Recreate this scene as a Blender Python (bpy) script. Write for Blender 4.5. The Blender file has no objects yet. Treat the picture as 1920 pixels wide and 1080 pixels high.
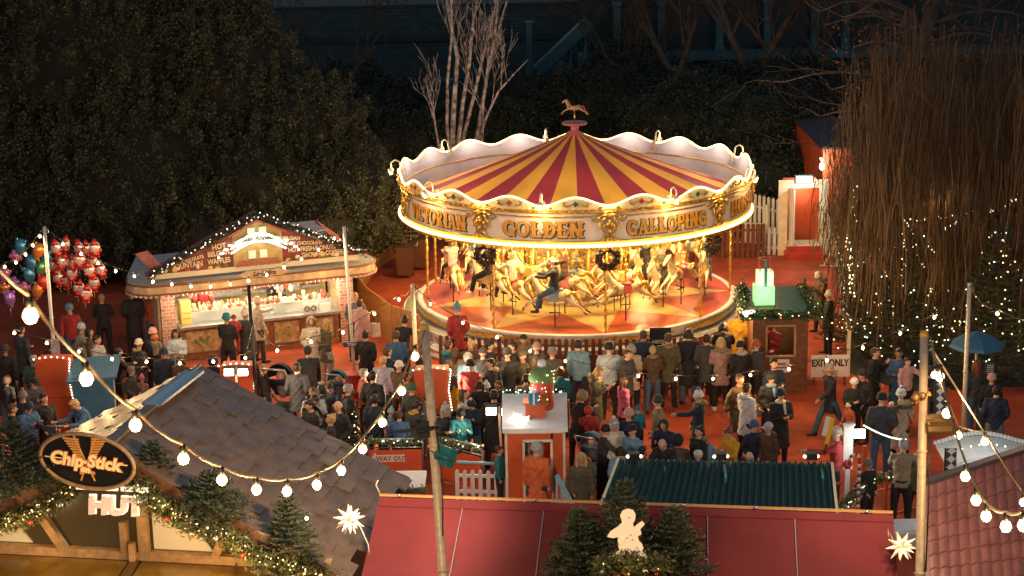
import bpy, bmesh, math, random
import numpy as np
from mathutils import Vector, Matrix, Euler
random.seed(7); np.random.seed(7)
S = bpy.context.scene; COL = S.collection
PI = math.pi; R = math.radians

# ------------------------------------------------------------ camera
CF, CP, CR, CH = 3440.0, 0.2519, 0.0187, 14.3456       # focal in px of a 1920 frame, pitch, roll, height
cd = bpy.data.cameras.new("camera"); cam = bpy.data.objects.new("camera", cd); COL.objects.link(cam)
cd.sensor_width = 36; cd.lens = CF / 1920 * 36; cd.clip_end = 1500; cd.clip_start = .3
_fw = Vector((0, math.cos(CP), -math.sin(CP))); _rt = Vector((1, 0, 0)); _up = _rt.cross(_fw)
_r2 = _rt * math.cos(CR) - _up * math.sin(CR); _u2 = _rt * math.sin(CR) + _up * math.cos(CR)
_m = Matrix((_r2, _u2, -_fw)).transposed().to_4x4(); _m.translation = Vector((0, 0, CH)); cam.matrix_world = _m
cd.dof.use_dof = True; cd.dof.focus_distance = 46; cd.dof.aperture_fstop = 2.6
S.camera = cam
# ------------------------------------------------------------ dusk sky
W = bpy.data.worlds.new("World"); S.world = W; W.use_nodes = True
_n = W.node_tree; _bg = _n.nodes['Background']; _sky = _n.nodes.new('ShaderNodeTexSky'); _sky.sky_type = 'NISHITA'
_sky.sun_disc = False; _sky.sun_elevation = R(2.5); _sky.sun_rotation = R(200); _sky.air_density = 1.6; _sky.ozone_density = 4
_hs = _n.nodes.new('ShaderNodeHueSaturation'); _hs.inputs['Saturation'].default_value = .62; _n.links.new(_sky.outputs[0], _hs.inputs['Color']); _n.links.new(_hs.outputs[0], _bg.inputs[0]); _bg.inputs[1].default_value = 0.125
S.view_settings.view_transform = 'Standard'; S.view_settings.look = 'None'; S.view_settings.exposure = 1.35; S.view_settings.gamma = 1
S.render.engine = 'CYCLES'; S.cycles.use_denoising = True; S.cycles.max_bounces = 5; S.cycles.diffuse_bounces = 2
S.cycles.glossy_bounces = 2; S.cycles.transmission_bounces = 3; S.cycles.sample_clamp_indirect = 4; S.cycles.caustics_reflective = False; S.cycles.caustics_refractive = False

# ------------------------------------------------------------ helpers
def ray(px, py):
    U, V = px - 960, 540 - py; c, s = math.cos(CR), math.sin(CR)
    u = U * c + V * s; v = -U * s + V * c; c, s = math.cos(CP), math.sin(CP)
    return Vector((u / CF, c + v / CF * s, -s + v / CF * c))
def at(px, py, z=0.0):                       # point of the photo's ray at height z
    d = ray(px, py); return Vector((0, 0, CH)) + d * ((z - CH) / d.z)
def atY(px, py, Y):                          # point of the photo's ray at distance Y
    d = ray(px, py); return Vector((0, 0, CH)) + d * (Y / d.y)

MATS = {}
def mat(name, col, rough=.6, metal=0., emit=None, es=0., noise=0., nscale=6., bump=0., col2=None, spec=.5, sample=True, coat=0., alpha=1., trans=0.):
    if name in MATS: return MATS[name]
    m = bpy.data.materials.new(name); m.use_nodes = True; t = m.node_tree; b = t.nodes['Principled BSDF']
    b.inputs['Base Color'].default_value = (*col, 1); b.inputs['Roughness'].default_value = rough; b.inputs['Metallic'].default_value = metal
    b.inputs['Specular IOR Level'].default_value = spec; b.inputs['Coat Weight'].default_value = coat
    b.inputs['Alpha'].default_value = alpha; b.inputs['Transmission Weight'].default_value = trans
    if emit: b.inputs['Emission Color'].default_value = (*emit, 1); b.inputs['Emission Strength'].default_value = es
    if noise or bump or col2:
        g = t.nodes.new('ShaderNodeTexCoord'); nz = t.nodes.new('ShaderNodeTexNoise'); nz.inputs['Scale'].default_value = nscale; nz.inputs['Detail'].default_value = 5
        t.links.new(g.outputs['Object'], nz.inputs['Vector'])
        if noise or col2:
            mx = t.nodes.new('ShaderNodeMix'); mx.data_type = 'RGBA'; rp = t.nodes.new('ShaderNodeMapRange')
            rp.inputs[1].default_value = .35; rp.inputs[2].default_value = .65
            t.links.new(nz.outputs['Fac'], rp.inputs[0]); t.links.new(rp.outputs[0], mx.inputs[0])
            c2 = col2 or tuple(c * (1 - noise) for c in col)
            mx.inputs[6].default_value = (*col, 1); mx.inputs[7].default_value = (*c2, 1); t.links.new(mx.outputs[2], b.inputs['Base Color'])
        if bump:
            bp = t.nodes.new('ShaderNodeBump'); bp.inputs['Strength'].default_value = bump; bp.inputs['Distance'].default_value = .02
            t.links.new(nz.outputs['Fac'], bp.inputs['Height']); t.links.new(bp.outputs[0], b.inputs['Normal'])
    if not sample: m.cycles.emission_sampling = 'NONE'
    MATS[name] = m; return m

class MB:
    """collects shapes into one mesh"""
    def __init__(s): s.v = []; s.f = []; s.mi = []; s.sm = []; s.cur = 0; s.M = None
    def add(s, vs, fs, smooth=False, mi=None):
        o = len(s.v)
        if s.M is not None: vs = [s.M @ Vector(p) for p in vs]
        s.v += [tuple(p) for p in vs]; s.f += [tuple(i + o for i in f) for f in fs]
        k = s.cur if mi is None else mi
        s.mi += [k] * len(fs); s.sm += [smooth] * len(fs); return s
    def box(s, c, d, rz=0., rot=None, mi=None):
        x, y, z = d[0] / 2, d[1] / 2, d[2] / 2; m = Euler(rot or (0, 0, rz)).to_matrix(); c = Vector(c)
        vs = [c + m @ Vector(p) for p in ((-x,-y,-z),(x,-y,-z),(x,y,-z),(-x,y,-z),(-x,-y,z),(x,-y,z),(x,y,z),(-x,y,z))]
        return s.add(vs, [(0,3,2,1),(4,5,6,7),(0,1,5,4),(1,2,6,5),(2,3,7,6),(3,0,4,7)], False, mi)
    def bar(s, a, b, w, h=None, mi=None, up=(0, 0, 1)):          # rectangular bar from a to b
        a, b = Vector(a), Vector(b); d = (b - a); L = d.length; h = h or w
        if L < 1e-6: return s
        d /= L; u = Vector(up); u = u - d * u.dot(d)
        if u.length < 1e-3: u = Vector((0, 1, 0)) - d * d.y
        u.normalize(); r = d.cross(u); vs = []
        for p in (a, b):
            for i, j in ((-1,-1),(1,-1),(1,1),(-1,1)): vs.append(p + r * (i * w / 2) + u * (j * h / 2))
        return s.add(vs, [(0,3,2,1),(4,5,6,7),(0,1,5,4),(1,2,6,5),(2,3,7,6),(3,0,4,7)], False, mi)
    def tube(s, pts, r, n=8, mi=None, cap=True, smooth=True, flat=1.):
        pts = [Vector(p) for p in pts]; k = len(pts); rs = r if isinstance(r, (list, tuple)) else [r] * k; vs = []; fs = []; pu = None
        for i, p in enumerate(pts):
            d = (pts[min(i + 1, k - 1)] - pts[max(i - 1, 0)]); d = d.normalized() if d.length > 1e-9 else Vector((0, 0, 1))
            u = pu if pu else (Vector((0, 0, 1)) if abs(d.z) < .9 else Vector((0, 1, 0)))
            u = u - d * u.dot(d); u = u.normalized() if u.length > 1e-6 else Vector((1, 0, 0)); pu = u; w = d.cross(u)
            for j in range(n):
                a = 2 * PI * j / n; vs.append(p + (w * math.cos(a) + u * math.sin(a) * flat) * rs[i])
        for i in range(k - 1):
            for j in range(n): a = i * n + j; b = i * n + (j + 1) % n; fs.append((a, b, b + n, a + n))
        if cap: fs.append(tuple(range(n - 1, -1, -1))); fs.append(tuple((k - 1) * n + j for j in range(n)))
        return s.add(vs, fs, smooth, mi)
    def cyl(s, a, b, r, r2=None, n=12, mi=None, smooth=True):
        return s.tube([a, b], [r, r if r2 is None else r2], n, mi, True, smooth)
    def ball(s, c, r, n=10, mi=None, m=None):
        rx, ry, rz = r if isinstance(r, (tuple, list)) else (r, r, r); c = Vector(c); k = max(4, n // 2); vs = [(0, 0, rz)]; fs = []
        for i in range(1, k):
            t = PI * i / k
            for j in range(n): a = 2 * PI * j / n; vs.append((rx * math.sin(t) * math.cos(a), ry * math.sin(t) * math.sin(a), rz * math.cos(t)))
        vs.append((0, 0, -rz)); q = len(vs) - 1
        for j in range(n):
            fs.append((0, 1 + j, 1 + (j + 1) % n)); fs.append((q, 1 + (k - 2) * n + (j + 1) % n, 1 + (k - 2) * n + j))
        for i in range(k - 2):
            for j in range(n): a = 1 + i * n + j; b = 1 + i * n + (j + 1) % n; fs.append((a, a + n, b + n, b))
        vs = [c + ((m @ Vector(p)) if m is not None else Vector(p)) for p in vs]
        return s.add(vs, fs, True, mi)
    def lathe(s, prof, n=32, c=(0, 0, 0), mi=None, smooth=True, a0=0., a1=2 * PI):
        full = abs(a1 - a0 - 2 * PI) < 1e-6; k = n if full else n + 1; vs = []; fs = []
        for (r, z) in prof:
            for j in range(k): a = a0 + (a1 - a0) * j / n; vs.append((c[0] + r * math.cos(a), c[1] + r * math.sin(a), c[2] + z))
        for i in range(len(prof) - 1):
            for j in range(n): a = i * k + j; b = i * k + (j + 1) % k; fs.append((a, b, b + k, a + k))
        return s.add(vs, fs, smooth, mi)
    def prism(s, poly, thick, M=None, mi=None):                  # poly in XZ plane, extruded along +Y
        k = len(poly); vs = [(p[0], 0, p[1]) for p in poly] + [(p[0], thick, p[1]) for p in poly]
        fs = [tuple(range(k)), tuple(range(2 * k - 1, k - 1, -1))] + [((i + 1) % k, i, i + k, (i + 1) % k + k) for i in range(k)]
        if M is not None: vs = [M @ Vector(p) for p in vs]
        return s.add(vs, fs, False, mi)
    def slab(s, pts, t, mi=None):                                 # planar polygon given thickness along its normal
        P = [Vector(p) for p in pts]; nrm = (P[1] - P[0]).cross(P[2] - P[0]).normalized() * t; k = len(P)
        vs = P + [p - nrm for p in P]; fs = [tuple(range(k)), tuple(range(2 * k - 1, k - 1, -1))] + [(i, i + k, (i + 1) % k + k, (i + 1) % k) for i in range(k)]
        return s.add(vs, fs, False, mi)
    def mesh(s, name, mats):
        me = bpy.data.meshes.new(name); me.from_pydata(s.v, [], s.f)
        for m in (mats if isinstance(mats, (list, tuple)) else [mats]): me.materials.append(m)
        me.polygons.foreach_set('material_index', s.mi); me.polygons.foreach_set('use_smooth', s.sm); me.update(); return me
    def build(s, name, mats, parent=None, loc=None):
        return link(name, s.mesh(name, mats), parent, loc)

def link(name, data, parent=None, loc=None):
    o = bpy.data.objects.new(name, data); COL.objects.link(o)
    if parent is not None: o.parent = parent
    if loc is not None: o.location = loc
    return o
def tag(o, label=None, cat=None, group=None, kind=None):
    if label: o['label'] = label
    if cat: o['category'] = cat
    if group: o['group'] = group
    if kind: o['kind'] = kind
    return o
def thing(name, label, cat, loc=(0, 0, 0), rz=0., group=None):
    o = bpy.data.objects.new(name, None); COL.objects.link(o); o.location = loc; o.rotation_euler = (0, 0, rz); o.empty_display_size = .2
    return tag(o, label, cat, group)
def struct(o): o['kind'] = 'structure'; return o
def copy_tree(o, parent=None):
    c = o.copy(); COL.objects.link(c); c.parent = parent
    for ch in list(o.children): copy_tree(ch, c)
    return c
def lamp(name, loc, power, col=(1, .75, .45), rad=.05, typ='POINT', parent=None, target=None, spot=80, size=.5, sp=1):
    l = bpy.data.lights.new(name, typ); l.energy = power; l.color = col
    if typ == 'AREA': l.size = size
    else: l.shadow_soft_size = rad
    if typ == 'SPOT': l.spot_size = R(spot); l.spot_blend = .6
    o = bpy.data.objects.new(name, l); COL.objects.link(o); o.location = loc
    if target is not None: o.rotation_euler = (Vector(target) - Vector(loc)).to_track_quat('-Z', 'Y').to_euler()
    if parent is not None: o.parent = parent; o.matrix_parent_inverse = parent.matrix_basis.inverted()
    return o
def meshify(mb, voxel, smooth=2, name='tmp'):                     # fuse overlapping shapes into one skin
    me = mb.mesh(name, []) if False else None
    me = bpy.data.meshes.new(name); me.from_pydata(mb.v, [], mb.f)
    o = bpy.data.objects.new(name, me); COL.objects.link(o)
    m = o.modifiers.new('r', 'REMESH'); m.mode = 'VOXEL'; m.voxel_size = voxel; m.use_smooth_shade = True
    if smooth: q = o.modifiers.new('s', 'SMOOTH'); q.iterations = smooth; q.factor = .5
    dg = bpy.context.evaluated_depsgraph_get(); dg.update(); out = bpy.data.meshes.new_from_object(o.evaluated_get(dg))
    bpy.data.objects.remove(o); bpy.data.meshes.remove(me); return out
def text_mesh(txt, size, extrude=.005, offset=0., shear=0., align='CENTER', sx=1.):
    cu = bpy.data.curves.new('t', 'FONT'); cu.body = txt; cu.size = size; cu.extrude = extrude; cu.offset = offset; cu.shear = shear
    cu.align_x = align; cu.align_y = 'CENTER'; cu.resolution_u = 3
    o = bpy.data.objects.new('t', cu); COL.objects.link(o); dg = bpy.context.evaluated_depsgraph_get(); dg.update()
    me = bpy.data.meshes.new_from_object(o.evaluated_get(dg)); bpy.data.objects.remove(o)
    if sx != 1.:
        for v in me.vertices: v.co.x *= sx
    return me
def text_on(name, txt, size, M, m, parent=None, **k):             # M maps text plane (x right, y up, z toward reader)
    me = text_mesh(txt, size, **k); me.transform(M); me.materials.clear(); me.materials.append(m); return link(name, me, parent)
def frame(o, x, y):                                               # matrix with origin o, axes x, y
    x = Vector(x).normalized(); y = Vector(y); y = (y - x * y.dot(x)).normalized(); z = x.cross(y)
    m = Matrix((x, y, z)).transposed().to_4x4(); m.translation = Vector(o); return m

# ------------------------------------------------------------ shared materials
WARM = (1., .62, .26)
GOLD = mat('gold', (.83, .52, .12), .28, .85, noise=.45, nscale=14)
WHITEP = mat('white_paint', (.74, .70, .66), .45, noise=.15, nscale=3)
CREAM = mat('cream_paint', (.76, .68, .52), .4, noise=.2, nscale=5)
REDP = mat('red_paint', (.50, .05, .035), .45, noise=.25, nscale=2)
ORANGE = mat('orange_red_paint', (.62, .10, .03), .45, noise=.25, nscale=1.5)
STEEL = mat('galvanised_steel', (.55, .55, .55), .35, .8, noise=.3, nscale=10)
GALV = mat('amber_lit_tube', (.78, .62, .42), .4, .15, noise=.25, nscale=12)  # warm bulb light put into the base colour of the tube
BLACK = mat('black_plastic', (.015, .015, .017), .4)
DARKM = mat('dark_metal', (.04, .04, .045), .45, .5)
WOODB = mat('brown_wood', (.20, .075, .03), .55, noise=.45, nscale=9, bump=.2)
WOODL = mat('pale_wood', (.48, .28, .12), .6, noise=.35, nscale=8, bump=.2)
TEALM = mat('teal_enamel', (.02, .16, .18), .35)
GREEND = mat('fir_needles', (.045, .085, .03), .55, noise=.5, nscale=5)
SNOW = mat('fake_snow', (.78, .76, .76), .7, noise=.12, nscale=8, bump=.4)
BULB = mat('lit_bulb', (1, .9, .7), .3, emit=(1, .66, .30), es=4, sample=False)
FAIRYW = mat('fairy_warm', (1, .8, .5), .3, emit=(1, .60, .22), es=2.6, sample=False)
FAIRYC = mat('fairy_cool', (.8, 1, .9), .3, emit=(.80, 1, .72), es=2.2, sample=False)
LEDW = mat('led_white', (1, .95, .85), .3, emit=(1, .84, .55), es=3, sample=False)
# ============================================================ ground and setting
def poly_sheet(name, pts, m, z):
    mb = MB(); mb.add([(p[0], p[1], z) for p in pts], [tuple(range(len(pts)))]); return struct(mb.build(name, m))
GROUND = mat('dark_asphalt', (.035, .037, .035), .8, noise=.5, nscale=.6, bump=.3)
g = MB(); g.add([(-400, -50, 0), (400, -50, 0), (400, 900, 0), (-400, 900, 0)], [(0, 1, 2, 3)]); struct(g.build('ground', GROUND))
CARPET = mat('red_carpet', (.56, .088, .021), .85, noise=.0, nscale=2.2, bump=.15, col2=(.42, .058, .015))
def _carpet_detail(m):
    t = m.node_tree; b = t.nodes['Principled BSDF']; src = b.inputs['Base Color'].links[0].from_socket
    tc = t.nodes.new('ShaderNodeTexCoord'); n2 = t.nodes.new('ShaderNodeTexNoise'); n2.inputs['Scale'].default_value = .35; n2.inputs['Detail'].default_value = 8
    n2.inputs['Distortion'].default_value = 1.5
    rp = t.nodes.new('ShaderNodeMapRange'); rp.inputs[1].default_value = .35; rp.inputs[2].default_value = .7; rp.inputs[3].default_value = 1; rp.inputs[4].default_value = .5
    mx = t.nodes.new('ShaderNodeMix'); mx.data_type = 'RGBA'; mx.blend_type = 'MULTIPLY'; mx.inputs[0].default_value = 1
    t.links.new(tc.outputs['Object'], n2.inputs['Vector']); t.links.new(n2.outputs['Fac'], rp.inputs[0]); t.links.new(src, mx.inputs[6]); t.links.new(rp.outputs[0], mx.inputs[7])
    t.links.new(mx.outputs[2], b.inputs['Base Color'])
_carpet_detail(CARPET)
def _carpet_seams(m):
    t = m.node_tree; b = t.nodes['Principled BSDF']; src = b.inputs['Base Color'].links[0].from_socket; tc = t.nodes.new('ShaderNodeTexCoord'); k = t.nodes.new('ShaderNodeTexBrick'); k.inputs['Scale'].default_value = 1; k.inputs['Brick Width'].default_value = 14; k.inputs['Row Height'].default_value = 2.0; k.inputs['Mortar Size'].default_value = .018; k.inputs['Mortar Smooth'].default_value = .4
    k.inputs['Color1'].default_value = (1, 1, 1, 1); k.inputs['Color2'].default_value = (.88, .88, .88, 1); k.inputs['Mortar'].default_value = (.45, .4, .4, 1); mx = t.nodes.new('ShaderNodeMix'); mx.data_type = 'RGBA'; mx.blend_type = 'MULTIPLY'; mx.inputs[0].default_value = 1
    mp = t.nodes.new('ShaderNodeMapping'); mp.inputs['Rotation'].default_value = (0, 0, R(12)); t.links.new(tc.outputs['Object'], mp.inputs[0]); t.links.new(mp.outputs[0], k.inputs['Vector']); t.links.new(src, mx.inputs[6]); t.links.new(k.outputs['Color'], mx.inputs[7]); t.links.new(mx.outputs[2], b.inputs['Base Color'])
_carpet_seams(CARPET)
cp = [at(*q) for q in ((-250, 520), (200, 500), (480, 450), (760, 418), (1370, 440), (1460, 462), (1560, 478), (1580, 560), (1592, 700), (1700, 735), (2050, 720), (2200, 1100), (2300, 1500), (-300, 1500))]
poly_sheet('red_carpet', cp, CARPET, .006)
pth = [at(*q) for q in ((1690, 470), (1745, 470), (1790, 560), (1830, 715), (1690, 720), (1700, 600))]
poly_sheet('path', pth, mat('dark_path', (.03, .045, .045), .7, noise=.4, nscale=1), .010)
# low grass bank behind the fair
GR = mat('dark_grass', (.018, .03, .016), .9, noise=.6, nscale=1.5, bump=.6)
hb = MB(); N = 30; vs = []; fs = []
for i in range(N + 1):
    for j in range(41):
        Y = 66 + i * 1.1; X = -50 + j * 2.7; vs.append((X, Y, .015 + .9 * min(1, max(0, (Y - 68) / 12)) + .12 * math.sin(X * .7 + Y) * min(1, i / 4)))
for i in range(N):
    for j in range(40): a = i * 41 + j; fs.append((a, a + 1, a + 42, a + 41))
hb.add(vs, fs, True); struct(hb.build('grass_bank', GR))

# ============================================================ foliage tools
def leaves(P, size, name, m, parent=None, up=.35, asp=.55, mats=None):
    """one small quad leaf at each point of P"""
    P = np.asarray(P); n = len(P); a = np.random.normal(size=(n, 3)); a[:, 2] += up; a /= np.linalg.norm(a, axis=1)[:, None]
    b = np.random.normal(size=(n, 3)); b -= a * (a * b).sum(1)[:, None]; b /= np.linalg.norm(b, axis=1)[:, None]
    s = (size * np.random.uniform(.6, 1.3, n))[:, None]
    V = np.empty((n * 4, 3)); V[0::4] = P - a * s; V[1::4] = P + b * s * asp; V[2::4] = P + a * s; V[3::4] = P - b * s * asp
    return quads(V, n, name, m, parent)
def quads(V, n, name, m, parent=None, mi=None):
    me = bpy.data.meshes.new(name); me.vertices.add(len(V)); me.vertices.foreach_set('co', np.ascontiguousarray(V, dtype=np.float32).ravel())
    me.loops.add(n * 4); me.loops.foreach_set('vertex_index', np.arange(n * 4, dtype=np.int32))
    me.polygons.add(n); me.polygons.foreach_set('loop_start', np.arange(0, n * 4, 4, dtype=np.int32))
    for q in (m if isinstance(m, (list, tuple)) else [m]): me.materials.append(q)
    if mi is not None: me.polygons.foreach_set('material_index', np.asarray(mi, dtype=np.int32))
    me.update(); me.validate(); return link(name, me, parent)
def clump_points(c, rad, nclump, per, cr, shell=.8, front=True, tall=1.5):
    """leaf positions in upright clumps on the shell of an ellipsoid"""
    d = np.random.normal(size=(nclump * 3, 3)); d /= np.linalg.norm(d, axis=1)[:, None]
    if front: d = d[(d[:, 1] < .35) & (d[:, 2] > -.65)]
    d = d[:nclump]; k = np.random.uniform(shell, 1.06, len(d))[:, None]
    C = np.array(c) + d * np.array(rad) * k
    q = np.random.normal(size=(len(C), per, 3)); q /= np.linalg.norm(q, axis=2)[:, :, None]; q *= np.random.uniform(.2, 1, (len(C), per, 1)) ** .6
    r = np.random.uniform(.6, 1.25, (len(C), 1, 1)) * cr
    q = q * r * np.array([1, 1, tall]); return (C[:, None, :] + q).reshape(-1, 3)
LEAFD = mat('holm_oak_leaves', (.082, .083, .036), .5, noise=.5, nscale=3.5)
LEAFB = mat('shrub_leaves', (.035, .045, .022), .55, noise=.5, nscale=1.5)
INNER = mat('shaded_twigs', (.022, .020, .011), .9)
BARK = mat('bark', (.10, .07, .05), .8, noise=.5, nscale=4, bump=.6)
BIRCH = mat('birch_bark', (.62, .56, .52), .6, noise=0, nscale=5, col2=(.10, .07, .055), bump=.3)

# ---- great evergreen at the left
t = thing('evergreen_tree', 'huge rounded dark evergreen tree filling the upper left behind the waffle stall', 'tree', (-16, 62, 0))
lobes = []
for px, py, Y, r in ((150, 150, 62, 6.2), (320, 70, 62, 3.5), (30, 330, 60, 4.2), (250, 330, 59.5, 4.2), (400, 190, 61, 3.5), (560, 265, 60, 2.5), (480, 360, 58.5, 2.6), (660, 360, 58.5, 1.75), (610, 430, 57.5, 1.6), (380, 440, 57.5, 2.0), (120, 470, 57.5, 1.7), (690, 420, 58, 1.3), (-60, 100, 61, 4.5), (-60, 430, 58.5, 2.6), (290, -20, 63, 3.4)):
    lobes.append((atY(px, py, Y), r))
PP = []
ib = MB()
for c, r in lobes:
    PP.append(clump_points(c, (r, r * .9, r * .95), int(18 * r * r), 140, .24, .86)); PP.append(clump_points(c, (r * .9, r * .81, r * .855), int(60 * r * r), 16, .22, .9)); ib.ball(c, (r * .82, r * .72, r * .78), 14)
PP = np.concatenate(PP) - np.array([-16, 62, 0]); crown = leaves(PP, .052, 'crown', LEAFD, t)
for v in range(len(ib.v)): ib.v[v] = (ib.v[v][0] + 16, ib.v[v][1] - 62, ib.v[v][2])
ib.build('dark_core', INNER, t)  # dark filler added against see-through, standing for the crown's shaded inside
tr = MB(); tr.tube([(0, 0, 0), (.3, 0, 2), (0, 0, 5)], [.7, .5, .4]); tr.tube([(0, 0, 1.5), (3, -2, 4)], [.4, .2]); tr.tube([(0, 0, 1.5), (-4, -1, 4)], [.4, .2]); tr.build('trunk', BARK, t)

# ---- dark shrubs on the bank
SH = [(700, 300, 66, 2.1, 'broad'), (800, 330, 67, 1.9, 'low'), (640, 200, 80, 2.2, 'x'), (900, 260, 72, 2.0, 'x'), (985, 220, 78, 2.0, 'x'), (1130, 215, 76, 2.2, 'x'), (1240, 200, 78, 2.2, 'x'), (1300, 250, 70, 2.3, 'x'), (1430, 270, 68, 2.4, 'x'), (1500, 210, 74, 2.4, 'x'), (1180, 150, 86, 2.0, 'x'), (1380, 200, 76, 2.0, 'x'), (760, 230, 76, 2.0, 'x'), (1350, 350, 65.5, 1.5, 'x'), (1425, 345, 65, 1.5, 'x')]
LBL = ['bushy shrub just behind the right edge of the evergreen tree', 'low dark shrub behind the left rim of the carousel roof', 'dim shrub on the bank between evergreen and birch', 'rounded shrub behind the birch stems, lit warm by the ride', 'dark shrub below the slim metal post on the bank', 'shrub behind the gilded horse on the carousel top', 'tall shrub on the bank right of the gilded horse', 'dark green shrub right behind the middle of the back rim', 'glossy green shrub with pale specks at the foot of the forked tree', 'dark shrub left of the orange shed roof', 'small shrub against the stone wall beneath the white pilasters', 'shrub at the foot of the forked bare tree trunk', 'dim shrub left of the birch trunks under the small cabinet', 'low dark shrub just behind the right rim of the carousel', 'low dark shrub behind the white picket fence']
for k, (px, py, Y, r, _) in enumerate(SH):
    c = atY(px, py, Y); c.z = max(c.z, r * .5); o = thing('shrub', LBL[k], 'shrub', (c.x, c.y, 0), 0, 'shrubs on the dark bank')
    P = np.concatenate([clump_points((0, 0, c.z), (r * 1.35, r, r * .95), int(60 * r), 90, .3, .72), clump_points((0, 0, c.z), (r * 1.15, r * .85, r * .83), int(110 * r), 22, .3, .9)]); leaves(P, .062, 'foliage', LEAFB, o)
    b = MB(); b.ball((0, 0, c.z), (r * 1.1, r * .8, r * .78), 12); b.tube([(0, 0, 0), (0, 0, c.z)], [.12, .08], 6); b.build('dark_core', INNER, o)  # stem plus a dark filler ball for the shrub's shaded inside

# ---- bare trees
def branchy(mb, p, d, L, r, depth, spread=.5, up=.15, seg=5, kids=3, wob=.12, minr=.012):
    pts = [Vector(p)]; d = Vector(d).normalized(); q = Vector(p); rs = [r]
    for i in range(seg):
        d = (d + Vector((random.gauss(0, wob), random.gauss(0, wob), random.gauss(0, wob) + up * .3))).normalized(); q = q + d * (L / seg); pts.append(q.copy()); rs.append(max(minr, r * (1 - .6 * (i + 1) / seg)))
    mb.tube(pts, rs, 7 if r > .05 else 4, cap=False)
    if depth > 0:
        for k in range(kids):
            i = random.randint(max(1, seg // 3), seg); a = random.uniform(0, 2 * PI)
            nd = (d + Vector((math.cos(a) * spread, math.sin(a) * spread * .8, random.uniform(-.05, .45)))).normalized()
            branchy(mb, pts[i], nd, L * random.uniform(.5, .75), rs[i] * .62, depth - 1, spread, up, seg, kids, wob, minr)
def bare_tree(label, px, py, Y, h, r, depth=4, kids=3, m=BARK, lean=(0, 0), spread=.7, fork=2, group='bare trees on the bank'):
    b = atY(px, py, Y); o = thing('bare_tree', label, 'tree', (b.x, Y, 0), 0, group)
    mt = MB(); top = Vector((lean[0], lean[1], h * .42)); mt.tube([(0, 0, 0), top * .5 + Vector((.08, 0, 0)), top], [r * 1.25, r, r * .8], 10); mt.build('trunk', m, o)
    mc = MB()
    for k in range(fork):
        a = PI * k / max(1, fork - 1) if fork > 1 else 0; branchy(mc, top * random.uniform(.8, 1), (math.cos(a) * .5 + lean[0] * .2, random.uniform(-.2, .2), 1), h * .42, r * .62, depth, spread, .12, 6, kids)
    mc.build('branches', m, o); return o
bare_tree('bare tree with a thick forked trunk behind the right of the carousel', 1410, 215, 75, 9.5, .34, 4, 4)
bare_tree('leaning bare tree on the bank, left of the forked one', 1300, 180, 77, 9.5, .27, 4, 4, lean=(-.9, 0))
bare_tree('thin bare tree in front of the pale pilasters', 1180, 190, 79, 7, .12, 4, 4)
bare_tree('dark bare tree between the evergreen and the birch', 590, 170, 74, 7.5, .2, 4, 3, lean=(.9, 0))
bare_tree('dark bare tree beyond the willow, its twigs over the stone wall', 1560, 170, 74, 8, .2, 4, 4)

# ---- birch with many pale stems
bb = atY(868, 265, 61); t = thing('birch_tree', 'bare birch with many slender pale stems behind the carousel', 'tree', (bb.x, 61, 0))
stems = [((848, 262), (858, 110), (832, -30), .075), ((860, 262), (880, 120), (900, -30), .06), ((838, 240), (848, 60), (850, -30), .045), ((868, 262), (905, 110), (925, 20), .05), ((893, 268), (912, 150), (935, -10), .06), ((898, 262), (935, 170), (990, 110), .035), ((905, 250), (915, 120), (950, 0), .035), ((822, 270), (812, 200), (800, 150), .03)]
mt = MB(); mc = MB()
for a, b, c, r in stems:
    P = [atY(a[0], a[1] + 95, 61), atY(*a, 61), atY((a[0] + b[0]) / 2 + random.uniform(-4, 4), (a[1] + b[1]) / 2, 61), atY(*b, 61), atY((c[0] + b[0]) / 2 + random.uniform(-4, 4), (c[1] + b[1]) / 2, 61), atY(*c, 61)]
    P[0].x = bb.x + (P[0].x - bb.x) * .3; P[0].z = 0
    P = [p - Vector((bb.x, 61, 0)) for p in P]; 
    for i, p in enumerate(P): p.y = (r * 8 - .4) * i * .3
    mt.tube(P, [r * 1.5, r * 1.35, r * 1.2, r, r * .75, r * .45], 7)
    for k in range(4):
        i = random.randint(2, 4); q = P[i].lerp(P[i + 1], random.random()); branchy(mc, q, (random.uniform(-.5, .5), random.uniform(-.3, .3), 1), random.uniform(.8, 2.2), .018, 2, .45, .1, 5, 3, .1, .007)
mt.build('stems', BIRCH, t); mc.build('twigs', BIRCH, t)

# ============================================================ dim buildings beyond, teal of the shadows put into their colours
STONE = mat('teal_shade_stone', (.014, .034, .036), .8, noise=.45, nscale=1.2, bump=.5)
STONEL = mat('teal_lit_stone', (.06, .13, .14), .7, noise=.35, nscale=.8)
def brick_mat(name, c1, c2, mortar, sx, rough=.75):
    m = bpy.data.materials.new(name); m.use_nodes = True; t = m.node_tree; b = t.nodes['Principled BSDF']; b.inputs['Roughness'].default_value = rough
    g = t.nodes.new('ShaderNodeTexCoord'); mp = t.nodes.new('ShaderNodeMapping'); mp.inputs['Rotation'].default_value = (R(90), 0, 0); k = t.nodes.new('ShaderNodeTexBrick')
    k.inputs['Scale'].default_value = sx; k.inputs['Color1'].default_value = (*c1, 1); k.inputs['Color2'].default_value = (*c2, 1); k.inputs['Mortar'].default_value = (*mortar, 1)
    t.links.new(g.outputs['Object'], mp.inputs[0]); t.links.new(mp.outputs[0], k.inputs[0]); t.links.new(k.outputs[0], b.inputs['Base Color']); MATS[name] = m; return m
WSTONE = brick_mat('teal_shade_courses', (.022, .062, .066), (.012, .034, .038), (.008, .012, .012), 1.3)
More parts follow.
